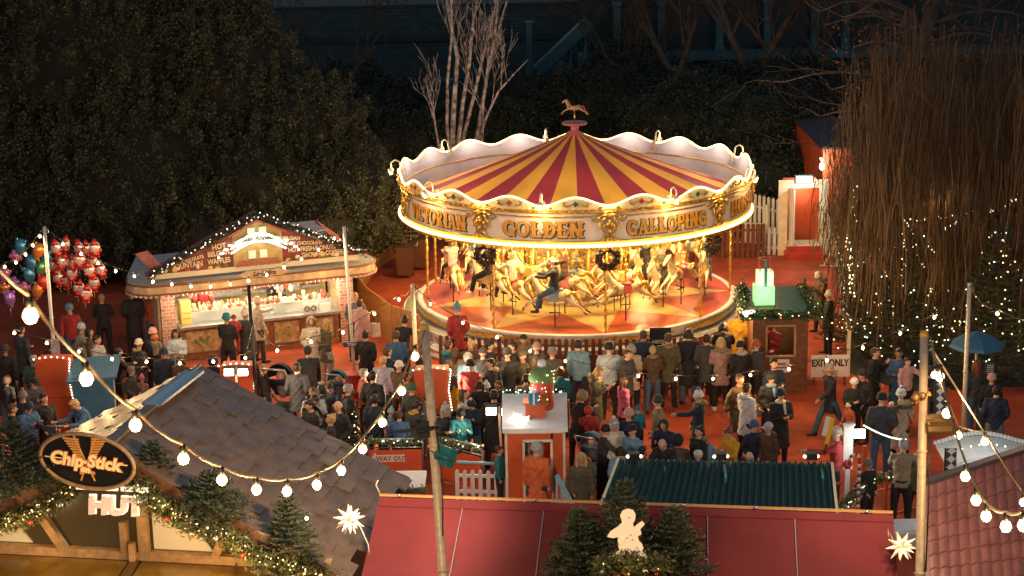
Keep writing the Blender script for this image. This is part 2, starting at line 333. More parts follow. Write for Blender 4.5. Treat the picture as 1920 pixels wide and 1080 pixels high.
def bldg():
    a = atY(1090, 190, 95).x; b = 34.; o = thing('station_building', 'dim stone building with pale pilasters at the top, beyond the bare trees', 'building', (0, 95, 0))
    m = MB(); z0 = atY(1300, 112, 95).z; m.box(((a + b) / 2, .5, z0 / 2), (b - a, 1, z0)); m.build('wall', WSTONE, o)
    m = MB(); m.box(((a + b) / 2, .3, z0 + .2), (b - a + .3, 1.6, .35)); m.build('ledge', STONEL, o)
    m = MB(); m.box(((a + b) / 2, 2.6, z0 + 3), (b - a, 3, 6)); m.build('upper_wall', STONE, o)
    for px in (1158, 1200, 1242, 1352, 1442, 1532, 1590):
        x = atY(px, 60, 95).x; m = MB(); m.box((x, .75, z0 + 1.6), (.36, .6, 2.5)); m.box((x, .7, z0 + .5), (.5, .7, .22)); m.box((x, .7, z0 + 2.9), (.5, .7, .2)); m.build('pilaster', STONEL, o)
    for px in (1179, 1221, 1300, 1397, 1487, 1560):
        x = atY(px, 60, 95).x; m = MB(); m.box((x, 1.12, z0 + 1.6), (.75 if px < 1240 else 1.9, .1, 2.0)); m.build('window', mat('dark_window', (.01, .02, .025), .5), o)
    m = MB(); x = atY(1185, 150, 95).x; m.box((x, -.06, 1.15), (.95, .12, 2.3)); m.build('door', STONEL, o)
bldg()
o = thing('retaining_wall', 'long dark stone terrace wall behind the birch, left of the steel gantry', 'wall', (0, 97, 0)); a = atY(440, 100, 97).x; b = atY(1085, 100, 97).x
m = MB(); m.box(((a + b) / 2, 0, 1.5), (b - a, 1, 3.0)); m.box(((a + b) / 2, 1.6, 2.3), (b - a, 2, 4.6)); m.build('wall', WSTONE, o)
m = MB()
for z in (3.05, 4.7): m.box(((a + b) / 2, 0 if z < 4 else 1.2, z), (b - a, 1.3, .16))
m.build('coping', STONE, o)
o = thing('steel_gantry', 'dim teal steel gantry with sloping ramp on lattice legs, behind the carousel top', 'gantry', (0, 90, 0))
TS = mat('teal_shade_steel', (.02, .10, .12), .5, noise=.3)  # teal shadow tone put into the steel's colour
m = MB(); p0, p1 = atY(1008, 132, 90), atY(1105, 40, 90); p0.y -= 90; p1.y -= 90; m.bar(p0, p1, 1.0, .55); m.build('ramp', TS, o)
m = MB()
for x in (1010, 1032):
    q = atY(x, 132, 90); m.bar((q.x, 0, 0), (q.x, 0, q.z), .12)
qa, qb = atY(1010, 132, 90), atY(1032, 132, 90)
for k in range(6): z = q.z * k / 6; m.bar((qa.x, 0, z), (qb.x, 0, z + q.z / 6), .06); m.bar((qa.x, 0, z), (qb.x, 0, z), .06)
m.build('lattice_leg', TS, o)
for x, y in ((1068, 72), (1096, 60)): q = atY(x, y, 90); m = MB(); m.cyl((q.x, 0, 0), (q.x, 0, q.z), .1); m.build('post', TS, o)
q = atY(992, 42, 92); m = MB(); m.box((0, 0, q.z / 2), (.3, .3, q.z)); m.box((0, 0, q.z), (.4, .4, .12)); o = m.build('metal_post', TS, None, (q.x, 92, 0)); tag(o, 'single slim teal post rising left of the gantry', 'post')
q = atY(830, 152, 88); m = MB(); m.box((0, 0, q.z / 2), (.85, .6, q.z)); m.box((0, 0, q.z + .04), (.95, .7, .08)); m.box((-.2, -.31, q.z * .75), (.25, .04, .3)); o = m.build('equipment_cabinet', mat('teal_shade_cabinet', (.02, .13, .15), .5), None, (q.x, 88, 0)); tag(o, 'teal equipment cabinet half hidden by the birch stems', 'cabinet')

# ============================================================ orange shed, white doorway, fences at right
o = thing('orange_shed', 'large orange-red timber shed with flat dark roof behind the willow', 'shed', (0, 60.5, 0)); c = atY(1543, 290, 60.5)
zt = atY(1543, 279, 60.5).z; x1 = 26
m = MB(); m.box(((c.x + x1) / 2, 3.0, zt / 2), (x1 - c.x, 6, zt)); m.build('wall', ORANGE, o)
m = MB(); m.box(((c.x + x1) / 2, 3.0, zt + .03), (x1 - c.x + .16, 6.16, .06)); m.build('roof', mat('dark_felt', (.05, .035, .035), .8, noise=.3), o)
m = MB()
for i in range(16): m.box((c.x + .8 + i * 1.05, -.02, zt / 2), (.05, .04, zt - .1))
m.build('cover_strip', ORANGE, o)
q = atY(1541, 312, 60.2); m = MB(); m.box((q.x, -.2, q.z + .22), (.06, .3, .06)); m.ball((q.x, -.3, q.z), (.09, .09, .14), 8); m.build('wall_lamp', LEDW, o)
lamp('wall_lamp_light', (q.x, 59.6, q.z), 45, (.8, 1, .9), parent=o)
dx0, dx1 = at(1467, 476).x, at(1538, 476).x; DY = at(1500, 476).y
o = thing('exit_doorway', 'white door frame with orange inner panel, two red steps and a lit sign above', 'doorway', ((dx0 + dx1) / 2, DY, 0)); w = (dx1 - dx0) / 2 + .05; h = atY(1500, 340, DY).z
m = MB(); m.box((-w, 0, h / 2), (.2, .35, h)); m.box((w, 0, h / 2), (.2, .35, h)); m.box((0, 0, h - .1), (2 * w - .2, .34, .2)); m.box((-w, -.19, h / 2), (.3, .03, h + .06)); m.box((w, -.19, h / 2), (.3, .03, h + .06)); m.box((0, -.2, h - .02), (2 * w + .3, .03, .22)); m.build('door_frame', CREAM, o)
m = MB(); m.box((0, .65, h / 2), (2 * w - .22, .06, h)); m.box((-w + .13, .38, h / 2), (.04, .5, h - .3)); m.box((w - .13, .38, h / 2), (.04, .5, h - .3)); m.build('inner_panel', ORANGE, o); lamp('doorway_fill', ((dx0 + dx1) / 2, DY + .25, h - .35), 6, (1, .8, .6), .1, parent=o)  # lamp is an added fill that brightens the inner panel
m = MB(); m.box((0, -.05, .26), (2 * w - .24, .9, .24)); m.box((0, -.45, .1), (2 * w - .1, .7, .18)); m.build('steps', REDP, o)
m = MB(); m.box((0, -.05, .385), (2 * w - .24, .9, .012)); m.build('step_nosing', CREAM, o)
m = MB(); m.bar((-w + .16, -.1, .45), (-w + .42, -.55, .45), .03, .03); m.box((-w + .28, -.32, 1.35), (.04, .55, 1.9), rz=.15); m.build('open_door', WHITEP, o)
m = MB(); m.box((0, -.25, h + .12), (.52, .1, .2)); m.build('exit_light', mat('exit_light', (.8, 1, .9), .3, emit=(.85, 1, .9), es=1.6), o)
m = MB(); m.box((0, -.2, h + .12), (.62, .12, .28)); m.build('light_housing', DARKM, o)
lamp('exit_lamp', (dx0 / 2 + dx1 / 2, DY - .9, h + .05), 16, (.9, 1, .9), parent=o)

def picket_fence(name, label, pts, h, gap, w, m, rails=(.25, .8), thick=.025, round_top=True, group=None, post=None, z0=0):
    o = thing(name, label, 'fence', (pts[0][0], pts[0][1], z0), 0, group); b = Vector((pts[0][0], pts[0][1], 0)); P = [Vector((p[0], p[1], 0)) - b for p in pts]
    mp = MB(); mr = {z: MB() for z in rails}; carry = 0
    for a, c in zip(P, P[1:]):
        L = (c - a).length; d = (c - a) / L; ang = math.atan2(d.y, d.x); s = carry
        while s < L:
            q = a + d * s; poly = [(-w / 2, 0), (w / 2, 0), (w / 2, h - w * .5), (w * .3, h - w * .12), (0, h), (-w * .3, h - w * .12), (-w / 2, h - w * .5)]
            mp.prism(poly, thick, Matrix.Translation(q) @ Matrix.Rotation(ang, 4, 'Z')); s += gap
        carry = s - L
        for z in rails: mr[z].bar(a + Vector((0, 0, h * z)) + Vector((-d.y, d.x, 0)) * (thick + .021), c + Vector((0, 0, h * z)) + Vector((-d.y, d.x, 0)) * (thick + .021), .04, .07)
    mp.build('pickets', m, o)
    for z in rails: mr[z].build('rail', m, o)
    return o
BROWNF = mat('brown_fence', (.17, .05, .02), .6, noise=.35, nscale=5)
TANF = mat('amber_fence', (.40, .17, .05), .6, noise=.3, nscale=5)
picket_fence('picket_fence', 'white picket fence between the carousel and the white doorway', [atY(1398, 420, 61.5), atY(1460, 420, 60.2)], 1.75, .22, .13, WHITEP, (.3, .75))
a = at(1432, 478); b = at(1462, 478); picket_fence('picket_fence', 'short low white picket fence beside the doorway step', [a, b], .95, .17, .1, WHITEP)
a = at(1541, 470); b = at(1562, 486); picket_fence('picket_fence', 'tiny white picket section right of the doorway, under the willow', [a, b], 1.35, .17, .1, WHITEP)
a = atY(1345, 440, 59.2); b = atY(1432, 440, 59.2); picket_fence('picket_fence', 'brown picket fence behind the right side of the carousel', [a, b], 1.15, .17, .11, BROWNF)
picket_fence('picket_fence', 'pale picket fence just left of the carousel under the evergreen', [atY(700, 430, 60.2), atY(760, 430, 60.2)], 1.5, .2, .11, WHITEP)
lf = [at(762, 468), at(705, 505), at(678, 545), at(672, 585), at(690, 610), at(735, 645), at(790, 665)]
picket_fence('picket_fence', 'amber picket fence curving round the left side of the carousel', lf, 1.15, .105, .075, TANF, (.3, .85))
m = MB(); a = at(1370, 472); b = at(1432, 474)
o = thing('barrier_rail', 'cream tubular rail gate behind the right of the carousel', 'barrier', (a.x, a.y, 0)); b = b - a
m = MB(); m.tube([(0, 0, 0), (0, 0, 1.0), b + Vector((0, 0, 1.0)), b, (b.x, b.y, 0)], .028, 6); m.tube([(0, 0, .35), b + Vector((0, 0, .35))], .024, 6); m.tube([b * .5, b * .5 + Vector((0, 0, 1))], .02, 6); m.build('frame', CREAM, o)
m = MB(); m.cyl((b.x + .12, 0, 0), (b.x + .12, 0, 1.6), .06); m.box((b.x + .12, 0, .04), (.6, .35, .08)); m.build('gate_post', CREAM, o)
# ============================================================ the galloping horses ride
CX, CY = 1.854, 51.405; CV = Vector((CX, CY, 0))
car = thing('carousel', 'glowing Victorian galloping horses ride with red and yellow striped canopy', 'carousel', (CX, CY, 0))
def pol(r, deg, z): a = R(deg); return Vector((r * math.sin(a), -r * math.cos(a), z))
RD, ZD, RF, ZB, ZT = 4.54, .95, 4.95, 3.45, 4.63
DECKR = mat('deck_red', (.42, .075, .03), .38, noise=.3, nscale=1.4, coat=.2); DECKY = mat('deck_yellow', (.58, .40, .13), .38, noise=.2, nscale=1.6, coat=.2)
def twist(m, x, y, z0, z1, r, n, mi=0, ph=0.):
    k = max(2, int((z1 - z0) / .05)); P1 = [(x + r * .55 * math.cos(ph + i * .75), y + r * .55 * math.sin(ph + i * .75), z0 + (z1 - z0) * i / k) for i in range(k + 1)]; P2 = [(2 * x - a, 2 * y - b, c) for a, b, c in P1]
    m.tube(P1, r * .62, n, mi, cap=False); m.tube(P2, r * .62, n, mi, cap=False)
# deck with nine pointed star
m = MB(); m.lathe([(RD + .04, ZD - .02), (RD + .04, ZD - .26), (4.5, ZD - .26)], 90); m.lathe([(4.5, ZD - .3), (4.98, ZD - .3), (4.98, ZD - .62), (4.7, ZD - .62)], 90, mi=2); m.lathe([(4.7, .36), (5.12, .36), (5.12, .02)], 90)
m.add([pol(0, 0, ZD)] + [pol(RD, 2 * i, ZD) for i in range(180)], [(0, 1 + i, 1 + (i + 1) % 180) for i in range(180)], mi=0)
m.lathe([(RD - .1, ZD + .006), (RD + .05, ZD + .008), (RD + .05, ZD - .03)], 90, mi=1)
for i in range(len(m.mi)):
    pass
k = 90 * 2 + 90 * 3 + 90 * 2
m.mi = [1] * (90 * 2) + [2] * (90 * 3) + [1] * (90 * 2) + [0] * 180 + [1] * (90 * 2); m.f[k:k + 180] = [tuple(reversed(f)) for f in m.f[k:k + 180]]
m.build('deck', [DECKR, WHITEP, mat('step_board', (.42, .40, .37), .6, noise=.3)], car)
m = MB(); st = []
for i in range(9): st += [pol(4.42, 8 + 40 * i, ZD + .005), pol(2.35, 28 + 40 * i, ZD + .005)]
m.add([pol(0, 0, ZD + .005)] + st, [(0, 1 + i, 1 + (i + 1) % 18) for i in range(18)]); m.f = [tuple(reversed(f)) for f in m.f]; m.build('deck_star', DECKY, car)
m = MB()                                                            # gilt scrolls on the two skirts
for (rr, z0, n) in ((RD + .045, ZD - .14, 72), (4.985, ZD - .45, 80), (5.125, .2, 80)):
    for i in range(n):
        if i % 8 == 7: continue
        a = 360 / n * i; hh = .06 + .028 * math.sin(i * PI / 4 * 1.0) ; P = [pol(rr + .012, a + 360 / n * u, z0 + v * hh) for u, v in ((-.5, -1), (-.2, -.6), (.2, -.9), (.5, -1), (.5, .7), (.2, 1), (-.15, .75), (-.5, .8))]; m.slab(P, .012)
m.build('skirt_scrollwork', GOLD, car)
m = MB()
for rr, z in ((4.985, ZD - .3), (5.125, .36), (4.985, ZD - .6)):
    m.tube([pol(rr, 4 * i, z) for i in range(91)], .02, 5, cap=False)
m.build('step_edging', WHITEP, car)

# striped canopy
TR = mat('canopy_red', (.42, .05, .07), .6, noise=.25, nscale=.8, bump=.15); TY = mat('canopy_yellow', (.88, .48, .07), .6, noise=.2, nscale=.8, bump=.15)
m = MB(); rings = [(.22, 5.60), (.9, 5.30), (1.9, 4.90), (3.0, 4.48), (4.0, 4.10), (4.55, 3.92), (4.66, 3.80)]
for g in range(30):
    a0 = -1 + 12 * g; vs = []; fs = []
    for (r_, z_) in rings:
        for j, da in enumerate((0, 3, 6, 9, 12)): vs.append(pol(r_, a0 + da, z_ - (.045 * (r_ / 4.6) * math.sin(PI * j / 4))))
    for i in range(len(rings) - 1):
        for j in range(4): a = i * 5 + j; fs.append((a, a + 5, a + 6, a + 1))
    m.add(vs, fs, False, g % 2)
def translucent(m, f):
    t = m.node_tree; b = t.nodes['Principled BSDF']; out = [n for n in t.nodes if n.type == 'OUTPUT_MATERIAL'][0]; tl_ = t.nodes.new('ShaderNodeBsdfTranslucent'); mx = t.nodes.new('ShaderNodeMixShader'); mx.inputs[0].default_value = f
    if b.inputs['Base Color'].links: t.links.new(b.inputs['Base Color'].links[0].from_socket, tl_.inputs[0])
    t.links.new(b.outputs[0], mx.inputs[1]); t.links.new(tl_.outputs[0], mx.inputs[2]); t.links.new(mx.outputs[0], out.inputs[0])
translucent(TR, .12); translucent(TY, .13)
m.build('canopy', [TR, TY], car)
m = MB(); m.lathe([(.0, 5.95), (.34, 5.93), (.37, 5.90), (.34, 5.86), (.12, 5.84), (.1, 5.70), (.24, 5.62), (.27, 5.56)], 24); m.build('crown_cap', mat('rose_paint', (.55, .16, .16), .45), car)
# ceiling under the canopy, centre drum
m = MB(); m.lathe([(0, 3.62), (1.9, 3.62)], 54); m.lathe([(4.35, 3.66), (4.6, 3.60), (4.9, 3.56)], 54)
m.build('ceiling', mat('ceiling_gilt', (.70, .55, .28), .5, noise=.3, nscale=4), car)
m = MB()
for i in range(18): m.bar(pol(1.3, 20 * i + 8, 3.56), pol(4.85, 20 * i + 8, 3.52), .07, .09)
m.build('rafters', CREAM, car)
m = MB(); m.lathe([(1.6, ZD), (1.65, ZD + .1), (1.53, ZD + .16), (1.53, 2.6), (1.65, 2.7), (1.85, 3.35), (1.9, 3.55)], 18, smooth=False); m.build('centre_drum', mat('drum_cream', (.75, .60, .36), .35, noise=.45, nscale=7), car)
m = MB()
for i in range(18):
    a = 20 * i; P = [pol(1.565, a + u, ZD + v) for u, v in ((-8, .25), (8, .25), (8, 1.5), (0, 1.68), (-8, 1.5))]; m.slab(P, .02, 0)
    for (u, v, rr) in ((0, .95, .12), (-4, .55, .07), (4, .55, .07), (-4, 1.3, .07), (4, 1.3, .07)): m.ball(pol(1.58, a + u, ZD + v), (rr, rr, rr), 8, 1)
    m.tube([pol(1.62, a + 10, ZD + .15), pol(1.62, a + 10, 2.6)], .05, 6, 1)
m.build('drum_panels', [mat('mirror_glass', (.85, .75, .5), .08, .9), GOLD], car)
m = MB()                                                            # painted inner drop boards with gilt scallops
for i in range(27):
    a = 360 / 27 * i; P = [pol(1.95, a + u, 3.5 + v) for u, v in ((-6, 0), (-6, -.42), (-3, -.55), (0, -.62), (3, -.55), (6, -.42), (6, 0))]; m.slab(P, .03, i % 2)
    P = [pol(3.0, a + u, 3.5 + v) for u, v in ((-6, 0), (-6, -.2), (-3, -.3), (0, -.34), (3, -.3), (6, -.2), (6, 0))]; m.slab(P, .03, (i + 1) % 2)
m.build('inner_drop_boards', [CREAM, GOLD], car)

m = MB()                                                            # gilt spindles and swags between the horse rows
for i in range(27):
    a = 360 / 27 * i + 3
    if i % 3 == 0: twist(m, pol(2.66, a, 0).x, pol(2.66, a, 0).y, 2.75, 3.5, .03, 5)
    P = [pol(2.66, a + u, 3.42 - v) for u, v in ((-6.6, 0), (-3.5, .16), (0, .22), (3.5, .16), (6.6, 0))]; m.tube(P, [.025, .045, .06, .045, .025], 6); m.ball(pol(2.66, a, 3.12), (.07, .07, .09), 8); m.ball(pol(2.66, a + 6.6, 3.42), .07, 8)
m.build('gilt_swags', GOLD, car)
m = MB()
for i in range(54): m.ball(pol(4.3 if i % 2 else 3.35, 360 / 54 * i, 3.43), .035, 6)
m.build('ceiling_bulbs', mat('gold_bulb', (1, .8, .4), .3, emit=(1, .62, .2), es=2.2, sample=False), car)
# rounding boards
def wave(a): return .115 * math.cos(R((a - 18) * 18))
m = MB(); N = 360; prof = lambda a: [(RF - .03, ZB - .02), (RF, ZB + .12), (RF + .01, ZB + .90), (RF + .05, ZB + .92), (RF + .05, ZB + 1.0), (RF + .06, ZT + wave(a)), (RF + .01, ZT + wave(a) + .01), (RF - .03, ZB + .95), (RF - .07, ZB + .1), (RF - .06, ZB - .02)]
vs = []; fs = []; mi = []; np_ = 10
for j in range(N):
    for (r_, z_) in prof(j * 360 / N): vs.append(pol(r_, j * 360 / N, z_))
for j in range(N):
    for i in range(np_):
        a, b = j * np_ + i, j * np_ + (i + 1) % np_; c, d = ((j + 1) % N) * np_ + (i + 1) % np_, ((j + 1) % N) * np_ + i; fs.append((a, d, c, b)); mi.append({0: 1, 1: 0, 2: 1, 3: 1, 4: 2, 5: 2, 6: 3, 7: 3, 8: 3, 9: 1}[i])
m.v = vs; m.f = fs; m.mi = mi; m.sm = [False] * len(fs)
m.build('rounding_boards', [mat('board_white', (.80, .70, .62), .5, noise=.1, nscale=2), GOLD, mat('crest_cream', (.80, .66, .40), .45, noise=.35, nscale=9), mat('board_back', (.62, .62, .68), .6, noise=.15, nscale=2)], car)
m = MB()
for rr, z, t in ((RF + .03, ZB + .15, .02), (RF + .03, ZB + .80, .02), (RF + .07, ZB + .93, .035), (RF - .05, ZB + 1.0 - .22, .02)):
    m.tube([pol(rr, 3 * i, z) for i in range(121)], t, 6, cap=False)
for i in range(180): m.ball(pol(RF + .09, i * 2, ZB + .97), (.03, .03, .022), 6)
m.build('gilt_mouldings', GOLD, car)
for i in range(9):                                                  # carved capitals between the signs
    m = MB(); a = 8 + 40 * i; q = lambda u, v, d=.0: pol(RF + .03 + d, a + u, ZB + v)
    for s in (-1, 1):
        m.tube([q(0, .86, .05), q(s * 2.0, .84, .05), q(s * 4.2, .80, .04), q(s * 5.2, .72, .03), q(s * 4.4, .66, .03), q(s * 3.4, .70, .03)], [.05, .045, .035, .028, .022, .015], 6)
        m.tube([q(s * 1.2, .8, .04), q(s * 2.8, .62, .05), q(s * 2.4, .45, .05), q(s * 1.2, .36, .04), q(s * 1.8, .2, .03), q(s * 3.0, .15, .03)], [.04, .04, .035, .03, .03, .02], 6)
        m.ball(q(s * 3.2, .78, .05), .05, 6); m.ball(q(s * 1.5, .55, .06), .055, 6)
    m.ball(q(0, .82, .05), (.09, .06, .08), 8); m.ball(q(0, .62, .06), (.12, .06, .12), 8); m.ball(q(0, .42, .05), (.08, .05, .12), 8); m.ball(q(0, .22, .04), (.11, .05, .07), 8)
    m.build('carved_capital', GOLD, car)
m = MB(); JW = [mat('jewel_red', (.4, .04, .02), .2), mat('jewel_green', (.03, .16, .08), .2)]
for i in range(18):
    a = 18 + 20 * i; c = pol(RF + .085, a, ZT - .02); d = .055
    m.slab([pol(RF + .085, a - .9, ZT - .03), pol(RF + .085, a, ZT - .11), pol(RF + .085, a + .9, ZT - .03), pol(RF + .085, a, ZT + .05)], .02, 1 + i % 2)
    for s in (-1, 1):
        m.tube([pol(RF + .075, a + s * u, ZT + v) for u, v in ((1.4, -.04), (2.6, -.10), (3.8, -.06), (4.2, .0), (3.5, .02), (3.0, -.02))], [.018, .022, .02, .016, .012, .008], 5, 0)
        m.ball(pol(RF + .075, a + s * 7.5, ZT - .13), (.055, .03, .025), 6, 1 + (i + 1) % 2)
m.build('crest_scrolls', [GOLD] + JW, car)
m = MB()                                                            # gilt fringe under the boards
for i in range(108):
    a = 360 / 108 * i; m.slab([pol(RF - .02, a + u, ZB + v) for u, v in ((-1.6, -.02), (-1.2, -.1), (0, -.15), (1.2, -.1), (1.6, -.02))], .02)
m.build('fringe', GOLD, car)
# light strips
m = MB(); m.lathe([(RF + .04, ZB + .08), (RF + .07, ZB + .07), (RF + .07, ZB + .005), (RF + .04, ZB - .005)], 180); [m.ball(pol(RF + .08, i * 1.0, ZB + .035), (.035, .035, .05), 6) for i in range(360)]; m.build('lower_light_strip', mat('strip_light', (1, .9, .6), .3, emit=(1, .64, .22), es=1.5), car)
m = MB()
for i in range(720): a = i * .5; m.ball(pol(RF + .07, a, ZT + wave(a) + .035), .028, 6)
m.build('crest_bulbs', mat('crest_bulb', (1, .9, .6), .3, emit=(1, .66, .25), es=1.6, sample=False), car)
for i in range(18): lamp('crest_lamp', pol(RF + .25, 8 + 20 * i, ZT + .02) + CV, 9, WARM, .08, parent=car); lamp('crest_lamp', pol(RF - .34, 18 + 20 * i, ZT + .2) + CV, 7, (1, .80, .62), .3, parent=car)
for i in range(9):                                                  # swan-neck lamps
    a = 28 + 40 * i; m = MB(); P = [(RF, ZT + wave(a)), (RF + .05, ZT + .22), (RF + .18, ZT + .28), (RF + .3, ZT + .2), (RF + .3, ZT + .06)]
    m.tube([pol(r_, a, z_) for r_, z_ in P], .022, 6); m.ball(pol(RF + .3, a, ZT - .02), (.085, .085, .09), 10); sn = m.build('swan_neck_lamp', [CREAM], car)
    m = MB(); m.ball(pol(RF + .3, a, ZT - .10), .055, 8); m.build('bulb', BULB, sn)
    m = MB(); m.slab([pol(RF - .1, a - 1.6, ZT - .3), pol(RF - .1, a + 1.6, ZT - .3), pol(RF - .08, a + .4, ZT + .03), pol(RF - .08, a - .4, ZT + .03)], .03); m.build('bracket', STEEL, car)
    lamp('swan_lamp', pol(RF + .45, a, ZT - .16) + CV, 12, WARM, .06, parent=car)
# slab-serif sign lettering
def arc(cx, cz, rx, rz, a0, a1, w, n=10, wz=None):
    wz = wz or w; o = []
    for i in range(n):
        t0, t1 = R(a0 + (a1 - a0) * i / n), R(a0 + (a1 - a0) * (i + 1) / n)
        o.append([(cx + (rx + s * w / 2) * math.cos(t), cz + (rz + s * wz / 2) * math.sin(t)) for s, t in ((-1, t0), (1, t0), (1, t1), (-1, t1))])
    return o
def stroke(x0, z0, x1, z1, w): return [[(x0 - w / 2, z0), (x0 + w / 2, z0), (x1 + w / 2, z1), (x1 - w / 2, z1)]]
def hbar(x0, x1, z, h): return [[(x0, z - h / 2), (x1, z - h / 2), (x1, z + h / 2), (x0, z + h / 2)]]
def stem(x, w=.24): return stroke(x, 0, x, 1, w) + hbar(x - .19, x + .19, .06, .12) + hbar(x - .19, x + .19, .94, .12) + hbar(x - w * .8, x + w * .8, .5, .12)
GL = {
 'I': (stem(.2), .42), 'L': (stem(.2) + hbar(.2, .66, .07, .14) + stroke(.6, .05, .62, .32, .12), .72), 'T': (stem(.36) + hbar(.02, .7, .93, .14) + stroke(.07, .7, .05, .93, .1) + stroke(.65, .7, .67, .93, .1), .74),
 'E': (stem(.2) + hbar(.2, .62, .07, .14) + hbar(.2, .62, .93, .14) + hbar(.2, .5, .5, .12) + stroke(.58, .05, .6, .3, .1) + stroke(.58, .72, .6, .95, .1) + stroke(.5, .38, .5, .62, .09), .68),
 'H': (stem(.2) + stem(.62) + hbar(.2, .62, .5, .14), .82), 'N': (stem(.2) + stem(.66) + stroke(.22, .98, .62, .02, .2), .86),
 'A': (stroke(.14, .06, .36, .98, .16) + stroke(.6, .06, .38, .98, .24) + hbar(.22, .54, .34, .12) + hbar(0, .3, .06, .12) + hbar(.42, .8, .06, .12) + hbar(.22, .48, .96, .08), .8),
 'V': (stroke(.36, .02, .14, .94, .22) + stroke(.38, .02, .58, .94, .15) + hbar(0, .34, .94, .12) + hbar(.46, .74, .94, .12), .74),
 'O': (arc(.38, .5, .28, .40, 0, 360, .17, 20), .78), 'C': (arc(.38, .5, .27, .39, 38, 322, .22, 16) + stroke(.62, .62, .62, .95, .1) + stroke(.62, .05, .62, .3, .1), .74),
 'G': (arc(.38, .5, .27, .39, 40, 330, .22, 16) + stroke(.62, .64, .62, .95, .1) + stroke(.64, .02, .64, .45, .14) + hbar(.44, .78, .44, .11), .82),
 'D': (stem(.2) + arc(.34, .5, .27, .42, -90, 90, .2, 12), .74), 'P': (stem(.2) + arc(.36, .7, .2, .22, -90, 90, .16, 10) + hbar(.2, .38, .48, .1) + hbar(.2, .38, .93, .12), .68),
 'R': (stem(.2) + arc(.36, .72, .2, .2, -90, 90, .16, 10) + hbar(.2, .38, .52, .1) + hbar(.2, .38, .93, .12) + stroke(.6, .04, .42, .5, .2) + hbar(.5, .76, .06, .12), .78),
 'S': (arc(.34, .72, .2, .2, 30, 270, .18, 12) + arc(.34, .3, .22, .22, -150, 90, .18, 12) + stroke(.54, .68, .54, .95, .09) + stroke(.12, .05, .12, .36, .09), .68)}
def sign_word(word, deg, z, hgt, width, name='sign_lettering'):
    tot = sum(GL[c][1] for c in word); kx = width / tot; m = MB(); x = -width / 2
    for ch in word:
        for k, P in enumerate(GL[ch][0]):
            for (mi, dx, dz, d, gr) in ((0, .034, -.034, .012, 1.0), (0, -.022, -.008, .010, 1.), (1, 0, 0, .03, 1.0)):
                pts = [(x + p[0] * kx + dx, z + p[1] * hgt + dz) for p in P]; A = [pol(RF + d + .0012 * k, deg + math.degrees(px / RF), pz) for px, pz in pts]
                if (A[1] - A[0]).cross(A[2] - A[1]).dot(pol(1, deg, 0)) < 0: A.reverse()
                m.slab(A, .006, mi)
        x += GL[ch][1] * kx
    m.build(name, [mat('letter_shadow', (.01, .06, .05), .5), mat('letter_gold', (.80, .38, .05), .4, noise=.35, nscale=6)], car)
for wd, a, wdt in (('VICTORIAN', -52, 2.5), ('GOLDEN', -12, 2.15), ('GALLOPING', 28, 2.5), ('HORSES', 68, 2.1)): sign_word(wd, a, ZB + .255, .43, wdt)

# brass poles at the rim
for i in range(9): p = pol(RD - .1, 8 + 40 * i, 0); m = MB(); twist(m, p.x, p.y, ZD, ZB + .1, .038, 5); m.build('brass_pole', GOLD, car)

# horses --------------------------------------------------------------
def horse_body(scale=1.):
    m = MB(); t = m.tube                                             # faces -X, origin at barrel centre
    t([(.44, 0, .05), (.34, 0, .06), (.1, 0, 0), (-.15, 0, 0), (-.36, 0, .06), (-.44, 0, .12)], [.08, .165, .155, .16, .165, .08], 12)
    t([(-.32, 0, .08), (-.46, 0, .27), (-.54, 0, .46), (-.56, 0, .55)], [.15, .105, .08, .06], 10)
    t([(-.53, 0, .54), (-.66, 0, .48), (-.78, 0, .38), (-.83, 0, .34)], [.075, .068, .045, .035], 8)
    for s in (-1, 1):
        m.cyl((-.52, s * .035, .58), (-.52, s * .045, .67), .022, .006, 5)
        t([(-.36, s * .08, -.02), (-.56, s * .09, -.14), (-.70 - .06 * s, s * .09, -.20 - .04 * s), (-.84 - .03 * s, s * .09, -.36), (-.90 - .02 * s, s * .09, -.41)], [.085, .052, .036, .026, .035], 7)
        t([(.36, s * .08, .0), (.52, s * .1, -.16), (.70, s * .1, -.24), (.86 + .04 * s, s * .1, -.42), (.95 + .03 * s, s * .1, -.46)], [.11, .07, .038, .027, .034], 7)
    return m
HM = meshify(horse_body(), .028, 3, 'horse_body')
CREAMH = mat('horse_ivory', (.74, .58, .34), .3, noise=.35, nscale=7, coat=.5); HOOF = mat('hoof_black', (.03, .02, .015), .4)
HM.materials.append(CREAMH); HM.materials.append(HOOF)
for p in HM.polygons:
    c = p.center; p.material_index = 1 if (c.z < -.36 and abs(c.x) > .8) else 0
def horse_trim():
    m = MB()
    m.tube([(-.50, .0, .60), (-.42, .03, .46), (-.34, .05, .30), (-.24, .04, .18)], [.03, .06, .06, .03], 6); m.tube([(.44, 0, .12), (.58, 0, .12), (.66, 0, -.04), (.74, 0, -.22), (.9, 0, -.3)], [.04, .06, .06, .045, .01], 6)
    m.tube([(-.83, 0, .36)] + [(-.60, .07 * s, .46) for s in (1,)] + [(-.3, .16, .2)], .012, 5)
    for x in (-.30, .30): m.tube([(x, .175 * math.cos(a), .03 + .175 * math.sin(a)) for a in np.linspace(0, 2 * PI, 13)], .018, 5, cap=False)
    for s in (-1, 1):
        m.ball((-.36, s * .145, .1), (.07, .03, .07), 8); m.ball((.36, s * .15, .08), (.09, .03, .08), 8); m.ball((.1, s * .155, -.02), (.05, .02, .05), 6); m.ball((-.62, s * .06, .50), .018, 6)
    return m.mesh('mane_and_harness', GOLD)
